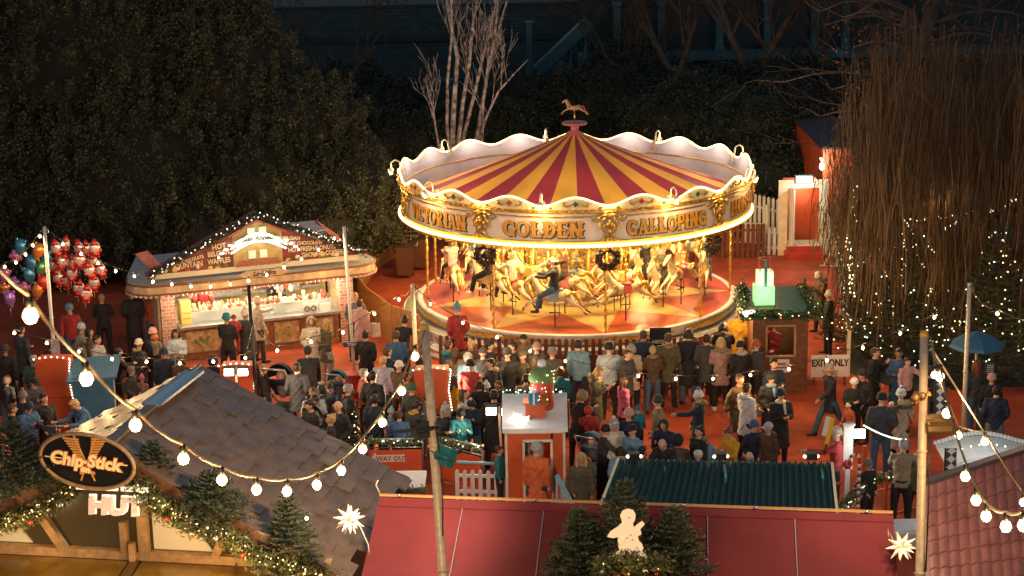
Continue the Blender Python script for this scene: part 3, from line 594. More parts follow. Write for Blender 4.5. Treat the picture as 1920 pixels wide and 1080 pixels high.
def horse_saddle(c):
    m = MB(); m.ball((.02, 0, .13), (.21, .145, .07), 10); m.ball((.2, 0, .2), (.05, .12, .05), 8); m.tube([(-.17, 0, .2), (-.17, 0, .25)], [.04, .03], 6)
    for s in (-1, 1): m.box((0, s * .165, 0), (.24, .015, .22), rot=(s * .15, 0, 0))
    return m.mesh('saddle', mat('saddle_' + c[0], c[1], .4, noise=.3, nscale=8))
TRIM = horse_trim(); SAD = [horse_saddle(c) for c in (('rose', (.55, .18, .16)), ('gilt', (.62, .36, .08)), ('blue', (.18, .28, .35)), ('red', (.5, .05, .04)))]
m = MB(); twist(m, 0, 0, -.1, 2.6, .03, 5); POLE_M = m.mesh('twisted_pole', GOLD)
m = MB(); m.cyl((0, 0, -.9), (0, 0, -.12), .018, None, 6); m.tube([(-.16, 0, -.45), (.16, 0, -.45)], .015, 5); m.tube([(.12, 0, -.2), (.12, 0, -.55), (.05, 0, -.62)], .012, 5); FOOT_M = m.mesh('foot_rest', DARKM)
HORSES = {}
for row in range(12):
    for j, rr in enumerate((3.72, 3.0, 2.32)):
        a = -68 + 30 * row + (j - 1) * 3; z = ZD + 1.0 + .17 * math.sin(row * 2.1 + j * 2.4); p = pol(rr, a, z)
        h = link('galloping_horse', HM, car, p); h.rotation_euler = (0, 0, R(a)); sc = (1.0, .97, .92)[j]; h.scale = (sc,) * 3; HORSES[row, j] = (a, rr, z)
        link('mane_and_harness', TRIM, h); link('saddle', SAD[(row + j * 2) % 4], h)
        q = link('twisted_pole', POLE_M, h); q.scale = (1, 1, (3.55 - z) / 2.6 / sc); link('foot_rest', FOOT_M, h)
# gilded horse on top
f = link('roof_horse', HM.copy(), car, (0, 0, 6.33)); f.scale = (.42,) * 3; f.data.materials[0] = mat('finial_ochre', (.72, .38, .20), .4, noise=.3); f.data.materials[1] = f.data.materials[0]
q = link('mane_and_harness', TRIM.copy(), f); q.data.materials[0] = mat('finial_brown', (.35, .12, .06), .4)
m = MB(); m.cyl((0, 0, 5.9), (0, 0, 6.3), .02, None, 6); m.build('finial_rod', GOLD, car)
# lights inside
for i in range(9):
    lamp('canopy_lamp', pol(3.9, 28 + 40 * i, 3.32) + CV, 125, (1, .68, .28), .12, parent=car)
    mb_ = MB(); mb_.ball(pol(3.9, 28 + 40 * i, 3.42), .07, 8); mb_.build('ceiling_bulb', BULB, car)
for i in range(6):
    lamp('drum_lamp', pol(2.1, 30 + 60 * i, 3.15) + CV, 75, (1, .70, .32), .1, parent=car)
# wreaths hanging at the rim
wd = [(-32, 'Christmas wreath hanging under the sign GOLDEN at its left end'), (8, 'Christmas wreath hanging under the gap between GOLDEN and GALLOPING'), (48, 'Christmas wreath hanging under the right end of GALLOPING'), (-72, 'Christmas wreath at the far left rim of the carousel, by the bins')]
for a, lb in wd:
    p = pol(RF - .12, a, ZB - .36) + Vector((CX, CY, 0)); o = thing('wreath', lb, 'wreath', p, R(a), 'wreaths on the carousel rim')
    th = np.random.uniform(0, 2 * PI, 900); ph = np.random.uniform(0, 2 * PI, 900); rr = .085 * np.random.uniform(.5, 1.1, 900)
    P = np.c_[(.25 + rr * np.cos(ph)) * np.cos(th), rr * np.sin(ph), (.25 + rr * np.cos(ph)) * np.sin(th)]; leaves(P, .045, 'greenery', mat('wreath_leaf', (.06, .055, .025), .5, noise=.5), o)
    b = MB(); b.tube([(.25 * math.cos(t_), 0, .25 * math.sin(t_)) for t_ in np.linspace(0, 2 * PI, 25)], .06, 6, cap=False); b.build('ring', INNER, o)
    b = MB()
    for k in range(11): t_ = k * .571; b.ball((.25 * math.cos(t_), -.09, .25 * math.sin(t_)), .028, 6)
    b.build('baubles', mat('bauble_red', (.5, .06, .03), .2, .6), o)
# ============================================================ waffle stall
WSX, WSY, WSA = -9.22, 48.47, R(19.7)
st = thing('waffle_stall', 'brightly lit waffle stall with painted gable, brick pillars and striped roof ends', 'stall', (WSX, WSY, 0), WSA)
WM = Matrix.Translation((WSX, WSY, 0)) @ Matrix.Rotation(WSA, 4, 'Z')
BRICKR = brick_mat('rosy_brick', (.42, .14, .10), (.55, .30, .22), (.65, .58, .48), 2.6)
STRIPE = mat('roof_pink', (.50, .16, .15), .5, noise=.4, nscale=6)
m = MB(); m.box((2.3, 2.6, 1.1), (5.1, .12, 2.2)); m.box((-.42, 1.3, 1.1), (.1, 2.6, 2.2)); m.box((4.98, 1.3, 1.1), (.1, 2.6, 2.2)); m.box((2.3, 1.3, .06), (5.0, 2.5, .12)); m.build('wall', mat('stall_wall', (.70, .55, .32), .5, noise=.3), st)
for u in (-.22, 4.78): m = MB(); m.box((u, .0, 1.05), (.38, .36, 2.1)); m.build('brick_pillar', BRICKR, st)
m = MB(); m.box((2.3, .05, .45), (4.5, .3, .9)); m.build('counter_front', mat('counter_paint', (.50, .27, .13), .5, noise=.5, nscale=3), st)
m = MB()
for u in (.12, 1.35, 2.6, 3.5, 4.48): m.box((u, -.12, .47), (.12, .05, .9))
m.box((2.3, -.12, .87), (4.5, .06, .1)); m.box((2.3, -.14, .08), (4.5, .1, .16)); m.build('counter_mouldings', mat('counter_brown', (.33, .12, .05), .5, noise=.4), st)
m = MB()
for (u, w_) in ((.74, 1.0), (1.97, 1.0), (3.05, .7), (3.99, .75)): m.box((u, -.112, .5), (w_, .02, .6))
m.build('painted_panels', mat('panel_cream', (.66, .50, .30), .5, noise=.5, nscale=7, col2=(.35, .2, .08)), st)
random.seed(3); m = MB()
for u0 in (.7, 3.0, 3.9):
    for k in range(10): a = random.uniform(.4, 2.7); m.slab([(u0 + random.uniform(-.25, .25), -.13, .3), (u0 + math.cos(a) * .33, -.13 - k * .001, .3 + math.sin(a) * .38), (u0 + math.cos(a + .25) * .3, -.13, .3 + math.sin(a + .25) * .33)], .006, k % 2)
m.build('painted_leaves', [mat('paint_green', (.10, .20, .08), .5), mat('paint_ochre', (.5, .3, .08), .5)], st)
m = MB(); m.box((2.3, -.06, .95), (4.5, .55, .07)); m.build('counter_top', STEEL, st)
m = MB(); m.box((2.3, .38, 1.12), (4.3, .5, .28)); m.build('display_case', mat('case_glass', (.75, .78, .75), .08, trans=.5), st)
random.seed(5); m = MB()
for i in range(64):
    u = .2 + (i % 32) * .135; v = .28 + .2 * (i // 32); q = random.random()
    if q < .5: m.cyl((u, v, 1.26), (u, v, 1.34 + random.random() * .14), .045, .05, 7, random.randint(0, 3))
    else: m.ball((u, v, 1.31), (.06, .05, .045), 7, random.randint(0, 3))
for i in range(16): m.tube([(.35 + i * .1, .3, 1.28), (.3 + i * .1 + random.uniform(-.06, .06), .26, 1.5)], .012, 4, 1)
m.build('sweets', [mat('treat_brown', (.22, .08, .03), .4), mat('treat_cream', (.8, .65, .4), .4), mat('treat_red', (.6, .08, .05), .4), mat('treat_white', (.85, .82, .75), .4)], st)
m = MB(); m.box((2.3, 2.35, 1.55), (4.6, .3, .06)); m.box((2.3, 2.35, 1.15), (4.6, .4, .08)); m.box((1.6, 2.2, 1.3), (1.3, .5, .3)); m.box((3.5, 2.2, 1.3), (.9, .5, .35)); m.build('back_shelves', STEEL, st)
m = MB()
for i in range(70): u = .1 + (i % 35) * .13; z = 1.6 if i < 35 else 1.2; h_ = random.uniform(.1, .3); m.cyl((u, 2.3, z), (u, 2.3, z + h_), .05, .045, 7, random.randint(0, 3))
m.build('jars', [mat('jar_amber', (.6, .3, .08), .2), mat('jar_red', (.6, .1, .06), .3), mat('jar_cream', (.8, .7, .5), .3), mat('jar_green', (.2, .3, .12), .3)], st)
m = MB(); m.box((3.72, -.2, 1.12), (.42, .04, .3)); m.box((4.15, -.2, 1.1), (.3, .04, .26)); m.box((3.2, .1, 1.35), (.3, .03, .16)); m.build('price_board', WHITEP, st)
for u in (3.63, 3.82): 
    m = MB(); m.tube([(u + .07 * math.cos(t_), -.23, 1.12 + .07 * math.sin(t_)) for t_ in np.linspace(0, 2 * PI, 13)], .016, 5); m.build('board_symbol', BLACK, st)
m = MB()
for k, u in enumerate((.5, .62, 2.9, 3.05, 3.2, 3.32, 2.2)): m.ball((u, .35, 1.72 - .1 * (k % 2)), (.07, .05, .11), 7, k % 3)
m.build('hanging_sweets', [mat('treat_pink', (.75, .3, .3), .4), MATS['treat_red'], MATS['treat_white']], st)
m = MB(); m.box((.3, .2, 1.3), (.3, .3, .65)); [m.box((.3, .04, 1.05 + .16 * k), (.26, .03, .12)) for k in range(4)]; m.build('sweet_tower', mat('amber_plastic', (.8, .5, .15), .3), st)
# awning band and roof
def awn(off, z):
    P = [(-1.15, .7, z), (-1.25, .0, z), (-1.15, -.35, z), (-.8, -.65, z), (-.1, -.72, z), (4.65, -.72, z), (5.25, -.65, z), (5.6, -.35, z), (5.7, 0, z), (5.6, .7, z)]
    return P
for nm, z0, z1, mm in (('awning_band', 2.06, 2.32, mat('band_cream', (.72, .52, .32), .45, noise=.35, nscale=5)),):
    m = MB(); A, B = awn(0, z0), awn(0, z1); k = len(A); m.add(A + B, [(i, i + 1, i + 1 + k, i + k) for i in range(k - 1)]); m.add([(p[0] * .985 + .03, p[1] + .05, p[2]) for p in A] + [(p[0] * .985 + .03, p[1] + .05, p[2]) for p in B], [(i + 1, i, i + k, i + 1 + k) for i in range(k - 1)]); m.build(nm, mm, st)
m = MB()
for z in (2.07, 2.31): m.tube([(p[0], p[1] - .01, z) for p in awn(0, 0)], .03, 6)
m.build('band_trim', mat('trim_brown', (.25, .08, .04), .5), st)
m = MB()
P = awn(0, 2.03)
for a, b in zip(P, P[1:]):
    a, b = Vector(a), Vector(b); n = max(1, int((b - a).length / .12))
    for i in range(n): m.ball(a.lerp(b, (i + .5) / n), (.055, .03, .06), 6)
m.build('scalloped_edge', mat('scallop_pink', (.62, .42, .36), .5), st)
m = MB(); A = awn(0, 2.33); m.add(A + [(5.2, 2.6, 2.42), (-.6, 2.6, 2.42)], [tuple(range(12))]); m.add([(p[0], p[1], 2.12) for p in A] + [(5.2, 2.6, 2.12), (-.6, 2.6, 2.12)], [tuple(range(11, -1, -1))]); m.build('flat_roof', mat('roof_grey_white', (.55, .52, .48), .6, noise=.3), st)
GA = [(-.55, 2.42), (5.15, 2.42), (5.15, 2.62), (3.7, 3.2), (2.3, 3.86), (.9, 3.22), (-.55, 2.58)]
m = MB(); m.prism(GA, .12, Matrix.Translation((0, -.32, 0))); m.build('gable', mat('gable_red', (.26, .03, .022), .5, noise=.5, nscale=5, col2=(.10, .035, .02)), st)
m = MB(); m.prism([(-.55, 2.42), (5.15, 2.42), (5.15, 2.56), (-.55, 2.56)], .04, Matrix.Translation((0, -.37, 0))); m.build('gable_foot', mat('foot_cream', (.66, .55, .40), .5), st)
m = MB()
for a, b in (((-.75, 2.5), (2.3, 3.95)), ((2.3, 3.95), (5.35, 2.58))):
    a, b = Vector((a[0], 0, a[1])), Vector((b[0], 0, b[1])); n = 26
    for i in range(n): p = a.lerp(b, (i + .5) / n); m.box((p.x, -.15, p.z), ((b - a).length / n * .8, .5, .05), rot=(0, -math.atan2(b.z - a.z, b.x - a.x), 0))
m.build('gable_shingles', STRIPE, st)
m = MB()
for k in range(9): m.box((-.62 - .035 * k + .2, .1 + .0 * k, 2.95 - .07 * k), (.42, .55, .03), rot=(0, R(58), 0)) if False else None
for k in range(10):
    f = k / 10; m.slab([(-1.0 + .42 * f, -.12 - .004 * k, 3.12 - .52 * f), (-.66 + .42 * f, -.12, 3.18 - .52 * f), (-.66 + .42 * f + .035, -.14, 3.18 - .52 * f - .045), (-1.0 + .42 * f + .035, -.14, 3.12 - .52 * f - .045)], .05); m.slab([(4.5 + .62 * f, 1.9, 3.16 - .5 * f), (4.5 + .62 * f, .75, 3.06 - .5 * f), (4.5 + .62 * f + .055, .73, 3.06 - .5 * f - .035), (4.5 + .62 * f + .055, 1.88, 3.16 - .5 * f - .035)], .05)
m.build('striped_roof_end', STRIPE, st)
m = MB(); m.box((4.1, 1.5, 2.76), (.9, 1.3, .66)); m.build('roof_box', WHITEP, st)
# painted house in the gable
HOUSE = mat('painted_house', (.50, .32, .12), .5, noise=.3, nscale=5)
m = MB(); m.prism([(1.62, 2.5), (2.98, 2.5), (2.98, 3.45), (2.3, 3.78), (1.62, 3.45)], .03, Matrix.Translation((0, -.36, 0))); m.build('painted_house', HOUSE, st)
for u, z in ((2.13, 3.5), (2.45, 3.5), (2.13, 2.86), (2.45, 2.86)): m = MB(); m.box((u, -.385, z), (.20, .03, .22)); m.build('painted_window', mat('painted_pane', (.85, .78, .6), .4), st)
m = MB()
for r_ in range(2):
    for i in range(8 - r_): m.box((1.74 + i * .16 + r_ * .08, -.38, 2.58 + r_ * .1), (.13, .03, .075))
for s in (-1, 1): m.bar((2.3, -.39, 3.80), (2.3 + s * .8, -.39, 3.42), .05, .06)
m.build('painted_bricks', mat('painted_brick', (.38, .10, .07), .5), st)
m = MB(); random.seed(2)
for i in range(30):
    u = random.choice([random.uniform(-.3, 1.5), random.uniform(3.1, 4.9)]); m.ball((u, -.335, 2.60 + random.uniform(-.03, .09)), (random.uniform(.05, .09), .02, random.uniform(.05, .08)), 8, i % 4)
m.build('painted_baubles', [mat('pb_green', (.10, .18, .06), .4), mat('pb_red', (.55, .08, .05), .4), mat('pb_gold', (.7, .42, .14), .4), mat('pb_white', (.7, .66, .55), .4)], st)
IV = mat('sign_ivory', (.78, .62, .42), .5)
def stext(txt, u, z, size, ang=0., v=-.345, m_=IV, sx=.9, name='lettering', off=.004, shear=0.):
    me = text_mesh(txt, size, .006, off, shear, 'CENTER', sx); me.transform(Matrix.Translation((u, v, z)) @ Matrix.Rotation(-ang, 4, 'Y') @ Matrix.Rotation(PI / 2, 4, 'X')); me.materials.clear(); me.materials.append(m_); return link(name, me, st)
stext('CHOCOLATE', .50, 2.88, .13, R(9), sx=.8); stext('FOUNTAIN', .36, 2.72, .21, R(3), sx=.78); stext('HOT', 1.24, 3.16, .2, R(6)); stext('BELGIAN', 1.22, 2.97, .19, R(3), sx=.8); stext('WAFFLES', 1.22, 2.76, .2, R(2), sx=.76)
stext('BELGIAN', 3.25, 3.20, .14, R(-6)); stext('HOT CHOCOLATE', 3.62, 3.03, .14, R(-3), sx=.85); stext('HOT FRESH DONUTS', 3.82, 2.86, .18, R(-1), sx=.78); stext('GROUND COFFEE', 4.1, 2.69, .17, R(0), sx=.85)
m = MB()
pl = [(1.72, 3.05), (2.0, 3.18), (2.3, 3.22), (2.6, 3.18), (2.88, 3.05), (2.95, 3.28), (2.6, 3.42), (2.3, 3.46), (2.0, 3.42), (1.65, 3.28)]; m.prism(pl, .05, Matrix.Translation((0, -.47, 0))); m.build('ribbon_sign', WHITEP, st)
stext('Bon Appetit', 2.3, 3.32, .2, 0, -.48, mat('sign_black', (.03, .02, .02), .5), .95, shear=.35)
m = MB(); m.prism([(1.85, 2.32), (2.85, 2.32), (3.1, 2.4), (2.85, 2.5), (1.85, 2.5), (1.6, 2.4)], .04, Matrix.Translation((0, -.80, 0))); m.build('name_plate', MATS['band_cream'], st)
stext('Le Bistro', 2.35, 2.41, .19, 0, -.805, MATS['sign_black'], shear=.35)
m = MB()
for i in range(40): t_ = i / 39; u = 1.55 + 1.5 * t_; m.ball((u, -.5, 3.1 + .36 * math.sin(PI * t_)), .028, 6); m.ball((u, -.5, 2.98 + .26 * math.sin(PI * t_)), .025, 6)
for s in (-1, 1):
    for k in range(7): m.ball((2.3 + s * (.75 + .06 * k), -.5, 3.2 - .05 * k + .05 * (k % 2)), .03, 6)
m.build('sign_bulbs', mat('sign_bulb', (.9, 1, .9), .3, emit=(.85, 1, .72), es=2.2, sample=False), st)
m = MB(); m.box((2.3, -.35, 2.02), (4.4, .05, .05)); m.build('led_strip', mat('stall_led', (1, 1, .9), .3, emit=(.95, .95, .7), es=2.5, sample=False), st)
# garland along the gable
def garland(name, label, pts, r, n, parent=None, nl=40, light=FAIRYW, sz=.05, baub=0, leafm=None, jit=.8, group=None, bsz=.045, ls=.014):
    P = [Vector(p) for p in pts]; L = [0]
    for a, b in zip(P, P[1:]): L.append(L[-1] + (b - a).length)
    def along(s):
        for i in range(len(P) - 1):
            if s <= L[i + 1]: return P[i].lerp(P[i + 1], (s - L[i]) / max(1e-6, L[i + 1] - L[i]))
        return P[-1]
    o = thing(name, label, 'garland', P[0], 0, group) if parent is None else link(name, None, parent)
    base = P[0] if parent is None else Vector((0, 0, 0))
    q = np.random.normal(size=(n, 3)) * r * .55; C = np.array([along(random.uniform(0, L[-1])) for _ in range(n)]); leaves(C + q - np.array(base), sz, 'greenery', leafm or GREEND, o, up=.1, asp=.3)
    m = MB(); m.tube([p - base for p in P], r * .4, 5, cap=False); m.build('stem', INNER, o)
    if nl:
        m = MB()
        for i in range(nl): p = along(L[-1] * (i + .5) / nl) - base + Vector((random.uniform(-1, 1), random.uniform(-1, .1), random.uniform(-.6, 1))) * r * jit; m.ball(p, ls, 5)
        m.build('fairy_lights', light, o)
    if baub:
        for i in range(baub): p = along(L[-1] * (i + .5) / baub) - base + Vector((random.uniform(-.4, .4), -1, random.uniform(-.8, .2))) * r; m = MB(); m.ball(p, bsz, 8); m.build('bauble', [mat('bauble_silver', (.8, .75, .7), .15, .8), MATS['bauble_red'], mat('bauble_gold', (.8, .5, .2), .2, .8)][i % 3], o)
    return o
BGW = mat('dark_garland', (.02, .035, .02), .6)
garland('gable_garland', '', [(-.7, -.42, 2.55), (.9, -.42, 3.32), (2.3, -.42, 3.98), (3.7, -.42, 3.35), (5.3, -.42, 2.62)], .10, 2600, st, 76, mat('fairy_pearl', (1, .95, .85), .3, emit=(1, .9, .72), es=.6, sample=False), leafm=BGW, ls=.024)
lamp('stall_light', WM @ Vector((1.2, .9, 1.95)), 70, (1, .82, .52), .3, parent=st); lamp('stall_light', WM @ Vector((3.4, .9, 1.95)), 70, (1, .82, .52), .3, parent=st)
for u in (.5, 2.3, 4.1): lamp('stall_front_light', WM @ Vector((u, -.5, 1.96)), 22, (1, .85, .58), .1, parent=st)
lamp('ribbon_light', WM @ Vector((2.3, -.8, 3.25)), 3.5, (.95, 1, .8), .1, parent=st); lamp('roof_lamp', WM @ Vector((1.0, -1.2, 2.3)), 4, WARM, .1, parent=st); lamp('roof_lamp', WM @ Vector((4.0, -1.2, 2.3)), 4, WARM, .1, parent=st)

# ============================================================ ticket kiosk
kx, ky = 6.75, 44.5
kk = thing('ticket_kiosk', 'small timber ticket kiosk with green garlanded roof and glowing gift boxes', 'kiosk', (kx, ky, 0))
m = MB(); W2 = .66
for (c, d) in (((0, 0, .5), (1.32, .08, 1.0)), ((0, 0, 1.95), (1.32, .08, .3)), ((-.5, 0, 1.4), (.32, .08, .8)), ((.5, 0, 1.4), (.32, .08, .8)), ((-.66, .8, 1.05), (.08, 1.6, 2.1)), ((.66, .8, 1.05), (.08, 1.6, 2.1)), ((0, 1.6, 1.05), (1.32, .08, 2.1))): m.box(c, d)
for k in range(14): m.box((-.5 + 0 * k, -.045, .1 + k * .145), (.3, .012, .11)); m.box((.5, -.045, .1 + k * .145), (.3, .012, .11))
m.build('wall', WOODB, kk)
m = MB(); m.box((0, -.06, 1.80), (.74, .05, .05)); m.box((0, -.06, 1.0), (.74, .05, .05)); m.box((-.36, -.06, 1.4), (.05, .05, .8)); m.box((.36, -.06, 1.4), (.05, .05, .8)); m.build('window_frame', WOODL, kk)
m = MB(); m.box((0, -.06, .74), (.46, .02, .34)); m.box((0, -.075, .80), (.3, .012, .05), mi=1); m.box((0, -.075, .70), (.36, .012, .03), mi=1); m.build('price_notice', [WHITEP, MATS['painted_brick']], kk)
m = MB(); m.slab([(-.95, -.35, 2.12), (.85, -.35, 2.12), (.8, 1.9, 2.32), (-.75, 1.9, 2.32)], .08); m.build('roof', mat('kiosk_green', (.03, .11, .09), .5, noise=.35, nscale=3), kk)
garland('roof_garland', '', [(-.75, 1.9, 2.38), (-.98, -.35, 2.16), (.88, -.38, 2.16), (.82, 1.8, 2.36)], .13, 3000, kk, 30, FAIRYW, .06, 5)
m = MB()
m.box((-.5, .3, 2.22), (1.0, .7, .03), mi=0); m.build('plinth', WOODB, kk)
m = MB(); m.box((-.38, .45, 2.50), (.5, .46, .48)); m.build('glowing_gift_box', mat('gift_green', (.35, .62, .38), .5, emit=(.35, 1, .40), es=.24, noise=.3, nscale=12), kk)
m = MB(); m.box((-.36, .45, 2.93), (.4, .38, .36)); m.build('glowing_gift_box', mat('gift_white', (.6, .7, .5), .5, emit=(.85, 1, .66), es=.28, noise=.3, nscale=12), kk)
m = MB(); z0 = 3.14
for a in (-1, 1):
    for b in (-1, 1): m.box((-.36 + a * .14, .45 + b * .14, z0 + .14), (.02, .02, .28))
    m.box((-.36 + a * .14, .45, z0 + .28), (.02, .3, .02)); m.box((-.36, .45 + a * .14, z0 + .28), (.3, .02, .02))
m.build('gift_frame', REDP, kk)
m = MB(); m.box((-.36, .245, 2.75), (.07, .03, .9)); m.box((-.36, .29, 3.28), (.06, .04, .3)); m.build('gift_ribbon', TEALM, kk)
lamp('kiosk_lamp', (kx, ky + .9, 1.95), 10, (1, .8, .5), .1, parent=kk); lamp('gift_lamp', (kx - .4, ky - .2, 2.6), 5, (.3, 1, .4), .1, parent=kk); lamp('side_lamp', (kx - 1.2, ky + .3, 2.0), 22, WARM, .08, parent=kk)
m = MB(); m.box((-.85, -.3, 2.2), (.3, .12, .12), rz=.5); m.build('side_floodlight', LEDW, kk)
# ============================================================ signs and boards
def board(name, label, cat, c, w, h, m_, t=.04, legs=0., rz=0.):
    o = thing(name, label, cat, c, rz); m = MB(); m.box((0, 0, 0), (w, t, h)); m.build('board', m_, o)
    if legs: 
        m = MB(); m.box((-w * .4, t, -legs / 2), (.05, .05, legs + h * .8)); m.box((w * .4, t, -legs / 2), (.05, .05, legs + h * .8)); m.build('leg', WOODB, o)
    return o
def btext(o, txt, x, z, size, m_, t=.04, sx=.9, off=.003, name='lettering', shear=0.):
    me = text_mesh(txt, size, .004, off, shear, 'CENTER', sx); me.transform(Matrix.Translation((x, -t / 2 - .006, z)) @ Matrix.Rotation(PI / 2, 4, 'X')); me.materials.clear(); me.materials.append(m_); return link(name, me, o)
c = at(1556, 686, .55); o = board('exit_sign', 'white EXIT ONLY board at the foot of the fenced exit lane', 'sign', c, .98, .58, WHITEP, .04, .5); btext(o, 'EXIT ONLY', 0, .08, .26, BLACK, sx=.72, off=.008); btext(o, 'THIS WAY', 0, -.15, .1, MATS['painted_brick'])
c = at(1238, 644, 1.25); o = board('height_notice', 'tall black notice board reading HEIGHT NOTICE at the carousel fence', 'sign', c, .54, .85, BLACK, .04, .9); btext(o, 'HEIGHT', 0, .05, .13, WHITEP); btext(o, 'NOTICE', 0, -.1, .13, WHITEP)
c = at(1142, 648, 1.0); o = board('small_notice', 'small white notice with a dark slash on the carousel fence', 'sign', c - Vector((0, .12, 0)), .24, .34, WHITEP, .02, .3); m = MB(); m.bar((-.06, -.015, -.08), (.08, -.015, .06), .01, .03); m.box((0, -.014, .12), (.16, .008, .03)); m.build('slash', BLACK, o)
FN = mat('fence_brown', (.22, .06, .025), .55, noise=.35, nscale=5)
picket_fence('picket_fence', 'long brown picket fence in front of the carousel', [at(828, 712), at(900, 716), at(1000, 719), at(1115, 720), at(1230, 719), at(1330, 715), at(1425, 704)], 1.22, .175, .1, FN, (.2, .62))
picket_fence('picket_fence', 'second lower brown picket fence, nearer the crowd in the middle', [at(1030, 742), at(1110, 741), at(1255, 743), at(1400, 738)], 1.08, .175, .1, FN, (.2, .62))
b = at(1590, 706); o = thing('lane_handrail', 'cream handrail with tinsel along the exit lane, leaning posts', 'handrail', b); m = MB(); a = at(1567, 500) - b; m.bar((0, 0, 0), (0, 0, 1.25), .08); m.bar(a, a + Vector((0, 0, 1.1)), .08); m.bar(a * .5, a * .5 + Vector((0, 0, 1.15)), .08); m.bar((0, 0, 1.2), a + Vector((0, 0, 1.1)), .07); m.bar((0, 0, .6), a + Vector((0, 0, .5)), .05); m.bar(a, a + Vector((-.5, .1, .02)), .05); m.bar(a + Vector((-.4, 0, .02)), a + Vector((0, 0, .8)), .04); m.build('frame', CREAM, o)
g_ = garland('lane_tinsel', 'brown tinsel with fairy lights wound on the exit lane handrail', [b + Vector((0, 0, 1.22)), b + a + Vector((0, 0, 1.12))], .09, 1800, None, 50, FAIRYC, .05, leafm=mat('tinsel_brown', (.22, .13, .06), .4))

# ============================================================ orange booth with snowy roof
bx, by = .42, 36.15
bo = thing('snow_roof_booth', 'orange-red booth with snow covered roof and cream framed doorway', 'booth', (bx, by, 0))
m = MB(); m.box((-.42, 0, .98), (.36, .06, 1.95)); m.box((.46, 0, .98), (.26, .06, 1.95)); m.box((.06, 0, 1.86), (.62, .06, .2)); m.box((-.6, 1.05, .98), (.06, 2.1, 1.95)); m.box((.6, 1.05, .98), (.06, 2.1, 1.95)); m.box((0, 2.1, .98), (1.2, .06, 1.95)); m.build('wall', ORANGE, bo)
m = MB()
for x in (-.24, .34): m.box((x, -.05, .88), (.05, .05, 1.76))
m.box((.05, -.05, 1.77), (.63, .05, .05)); m.box((-.6, -.05, .98), (.05, .05, 1.95)); m.box((.6, -.05, .98), (.05, .05, 1.95)); m.box((0, -.05, 1.96), (1.26, .05, .05)); m.build('frame', CREAM, bo)
m = MB(); m.slab([(-.68, -.12, 2.06), (.68, -.12, 2.06), (.74, 2.2, 2.10), (-.68, 2.2, 2.10)], .09); m.build('snowy_roof', SNOW, bo)
m = MB(); m.ball((-.05, 1.3, 1.1), (.3, .15, .5), 8); m.box((-.12, .8, 1.3), (.05, .05, .4)); m.ball((-.12, .8, 1.1), .09, 8); m.build('shelf_goods', CREAM, bo)
garland('roof_garland', '', [(-.66, 2.2, 2.12), (.74, 2.2, 2.14)], .07, 500, bo, 24, FAIRYC, .045, leafm=BGW)
lamp('snow_roof_fill', (bx - .3, by + .5, 2.7), 7, (1, .95, .85), .2, parent=bo)  # added fill lamp near the tinsel, whitens the snowy roof
pc = at(1017, 775, 2.1); o = thing('gift_pillar', 'red pillar figure with green bobble hat holding a blue present, on the snowy roof', 'decoration', pc)
m = MB(); m.box((-.15, -.15, .14), (.42, .3, .28)); m.box((-.15, -.15, .31), (.5, .34, .05)); m.build('plinth', ORANGE, o)
m = MB(); m.lathe([(.24, .12), (.25, .2), (.25, .78), (.22, .8), (0, .8)], 20); m.build('body', REDP, o)
m = MB(); m.lathe([(.28, .74), (.29, .80), (.25, .90), (.14, 1.02), (0, 1.05)], 20); m.build('hat', mat('felt_green', (.16, .28, .10), .8, noise=.3), o)
m = MB(); m.ball((0, 0, 1.10), .1, 10); m.build('pompom', SNOW, o)
m = MB(); m.box((-.18, -.33, .45), (.22, .16, .24)); m.box((.06, -.33, .42), (.14, .14, .2), mi=2); m.box((-.18, -.42, .45), (.04, .02, .24), mi=1); m.ball((-.18, -.36, .6), (.09, .05, .04), 6, 1); m.build('present', [mat('gift_blue', (.03, .20, .32), .4), SNOW, GOLD], o)
m = MB()
for i in range(34): t_ = random.uniform(PI, 2 * PI); m.ball((.26 * math.cos(t_), .26 * math.sin(t_) - (.16 if i % 3 == 0 else 0), random.uniform(.35, 1.0)), .012, 5)
m.build('fairy_lights', FAIRYW, o)
wt = at(975, 792, 2.2); o = thing('white_tinsel', 'tangle of glowing white tinsel on the front left corner of the snowy booth roof', 'decoration', wt); m = MB()
for i in range(40):
    p = Vector((random.uniform(-.18, .18), random.uniform(-.1, .1), random.uniform(-.06, .1))); m.tube([p, p + Vector((random.uniform(-.15, .15), random.uniform(-.1, .1), random.uniform(-.08, .12))), p + Vector((random.uniform(-.15, .15), 0, random.uniform(-.08, .12)))], .012, 4)
m.build('tinsel', mat('tinsel_white', (.9, .95, .9), .3, emit=(.9, 1, .85), es=.3), o)

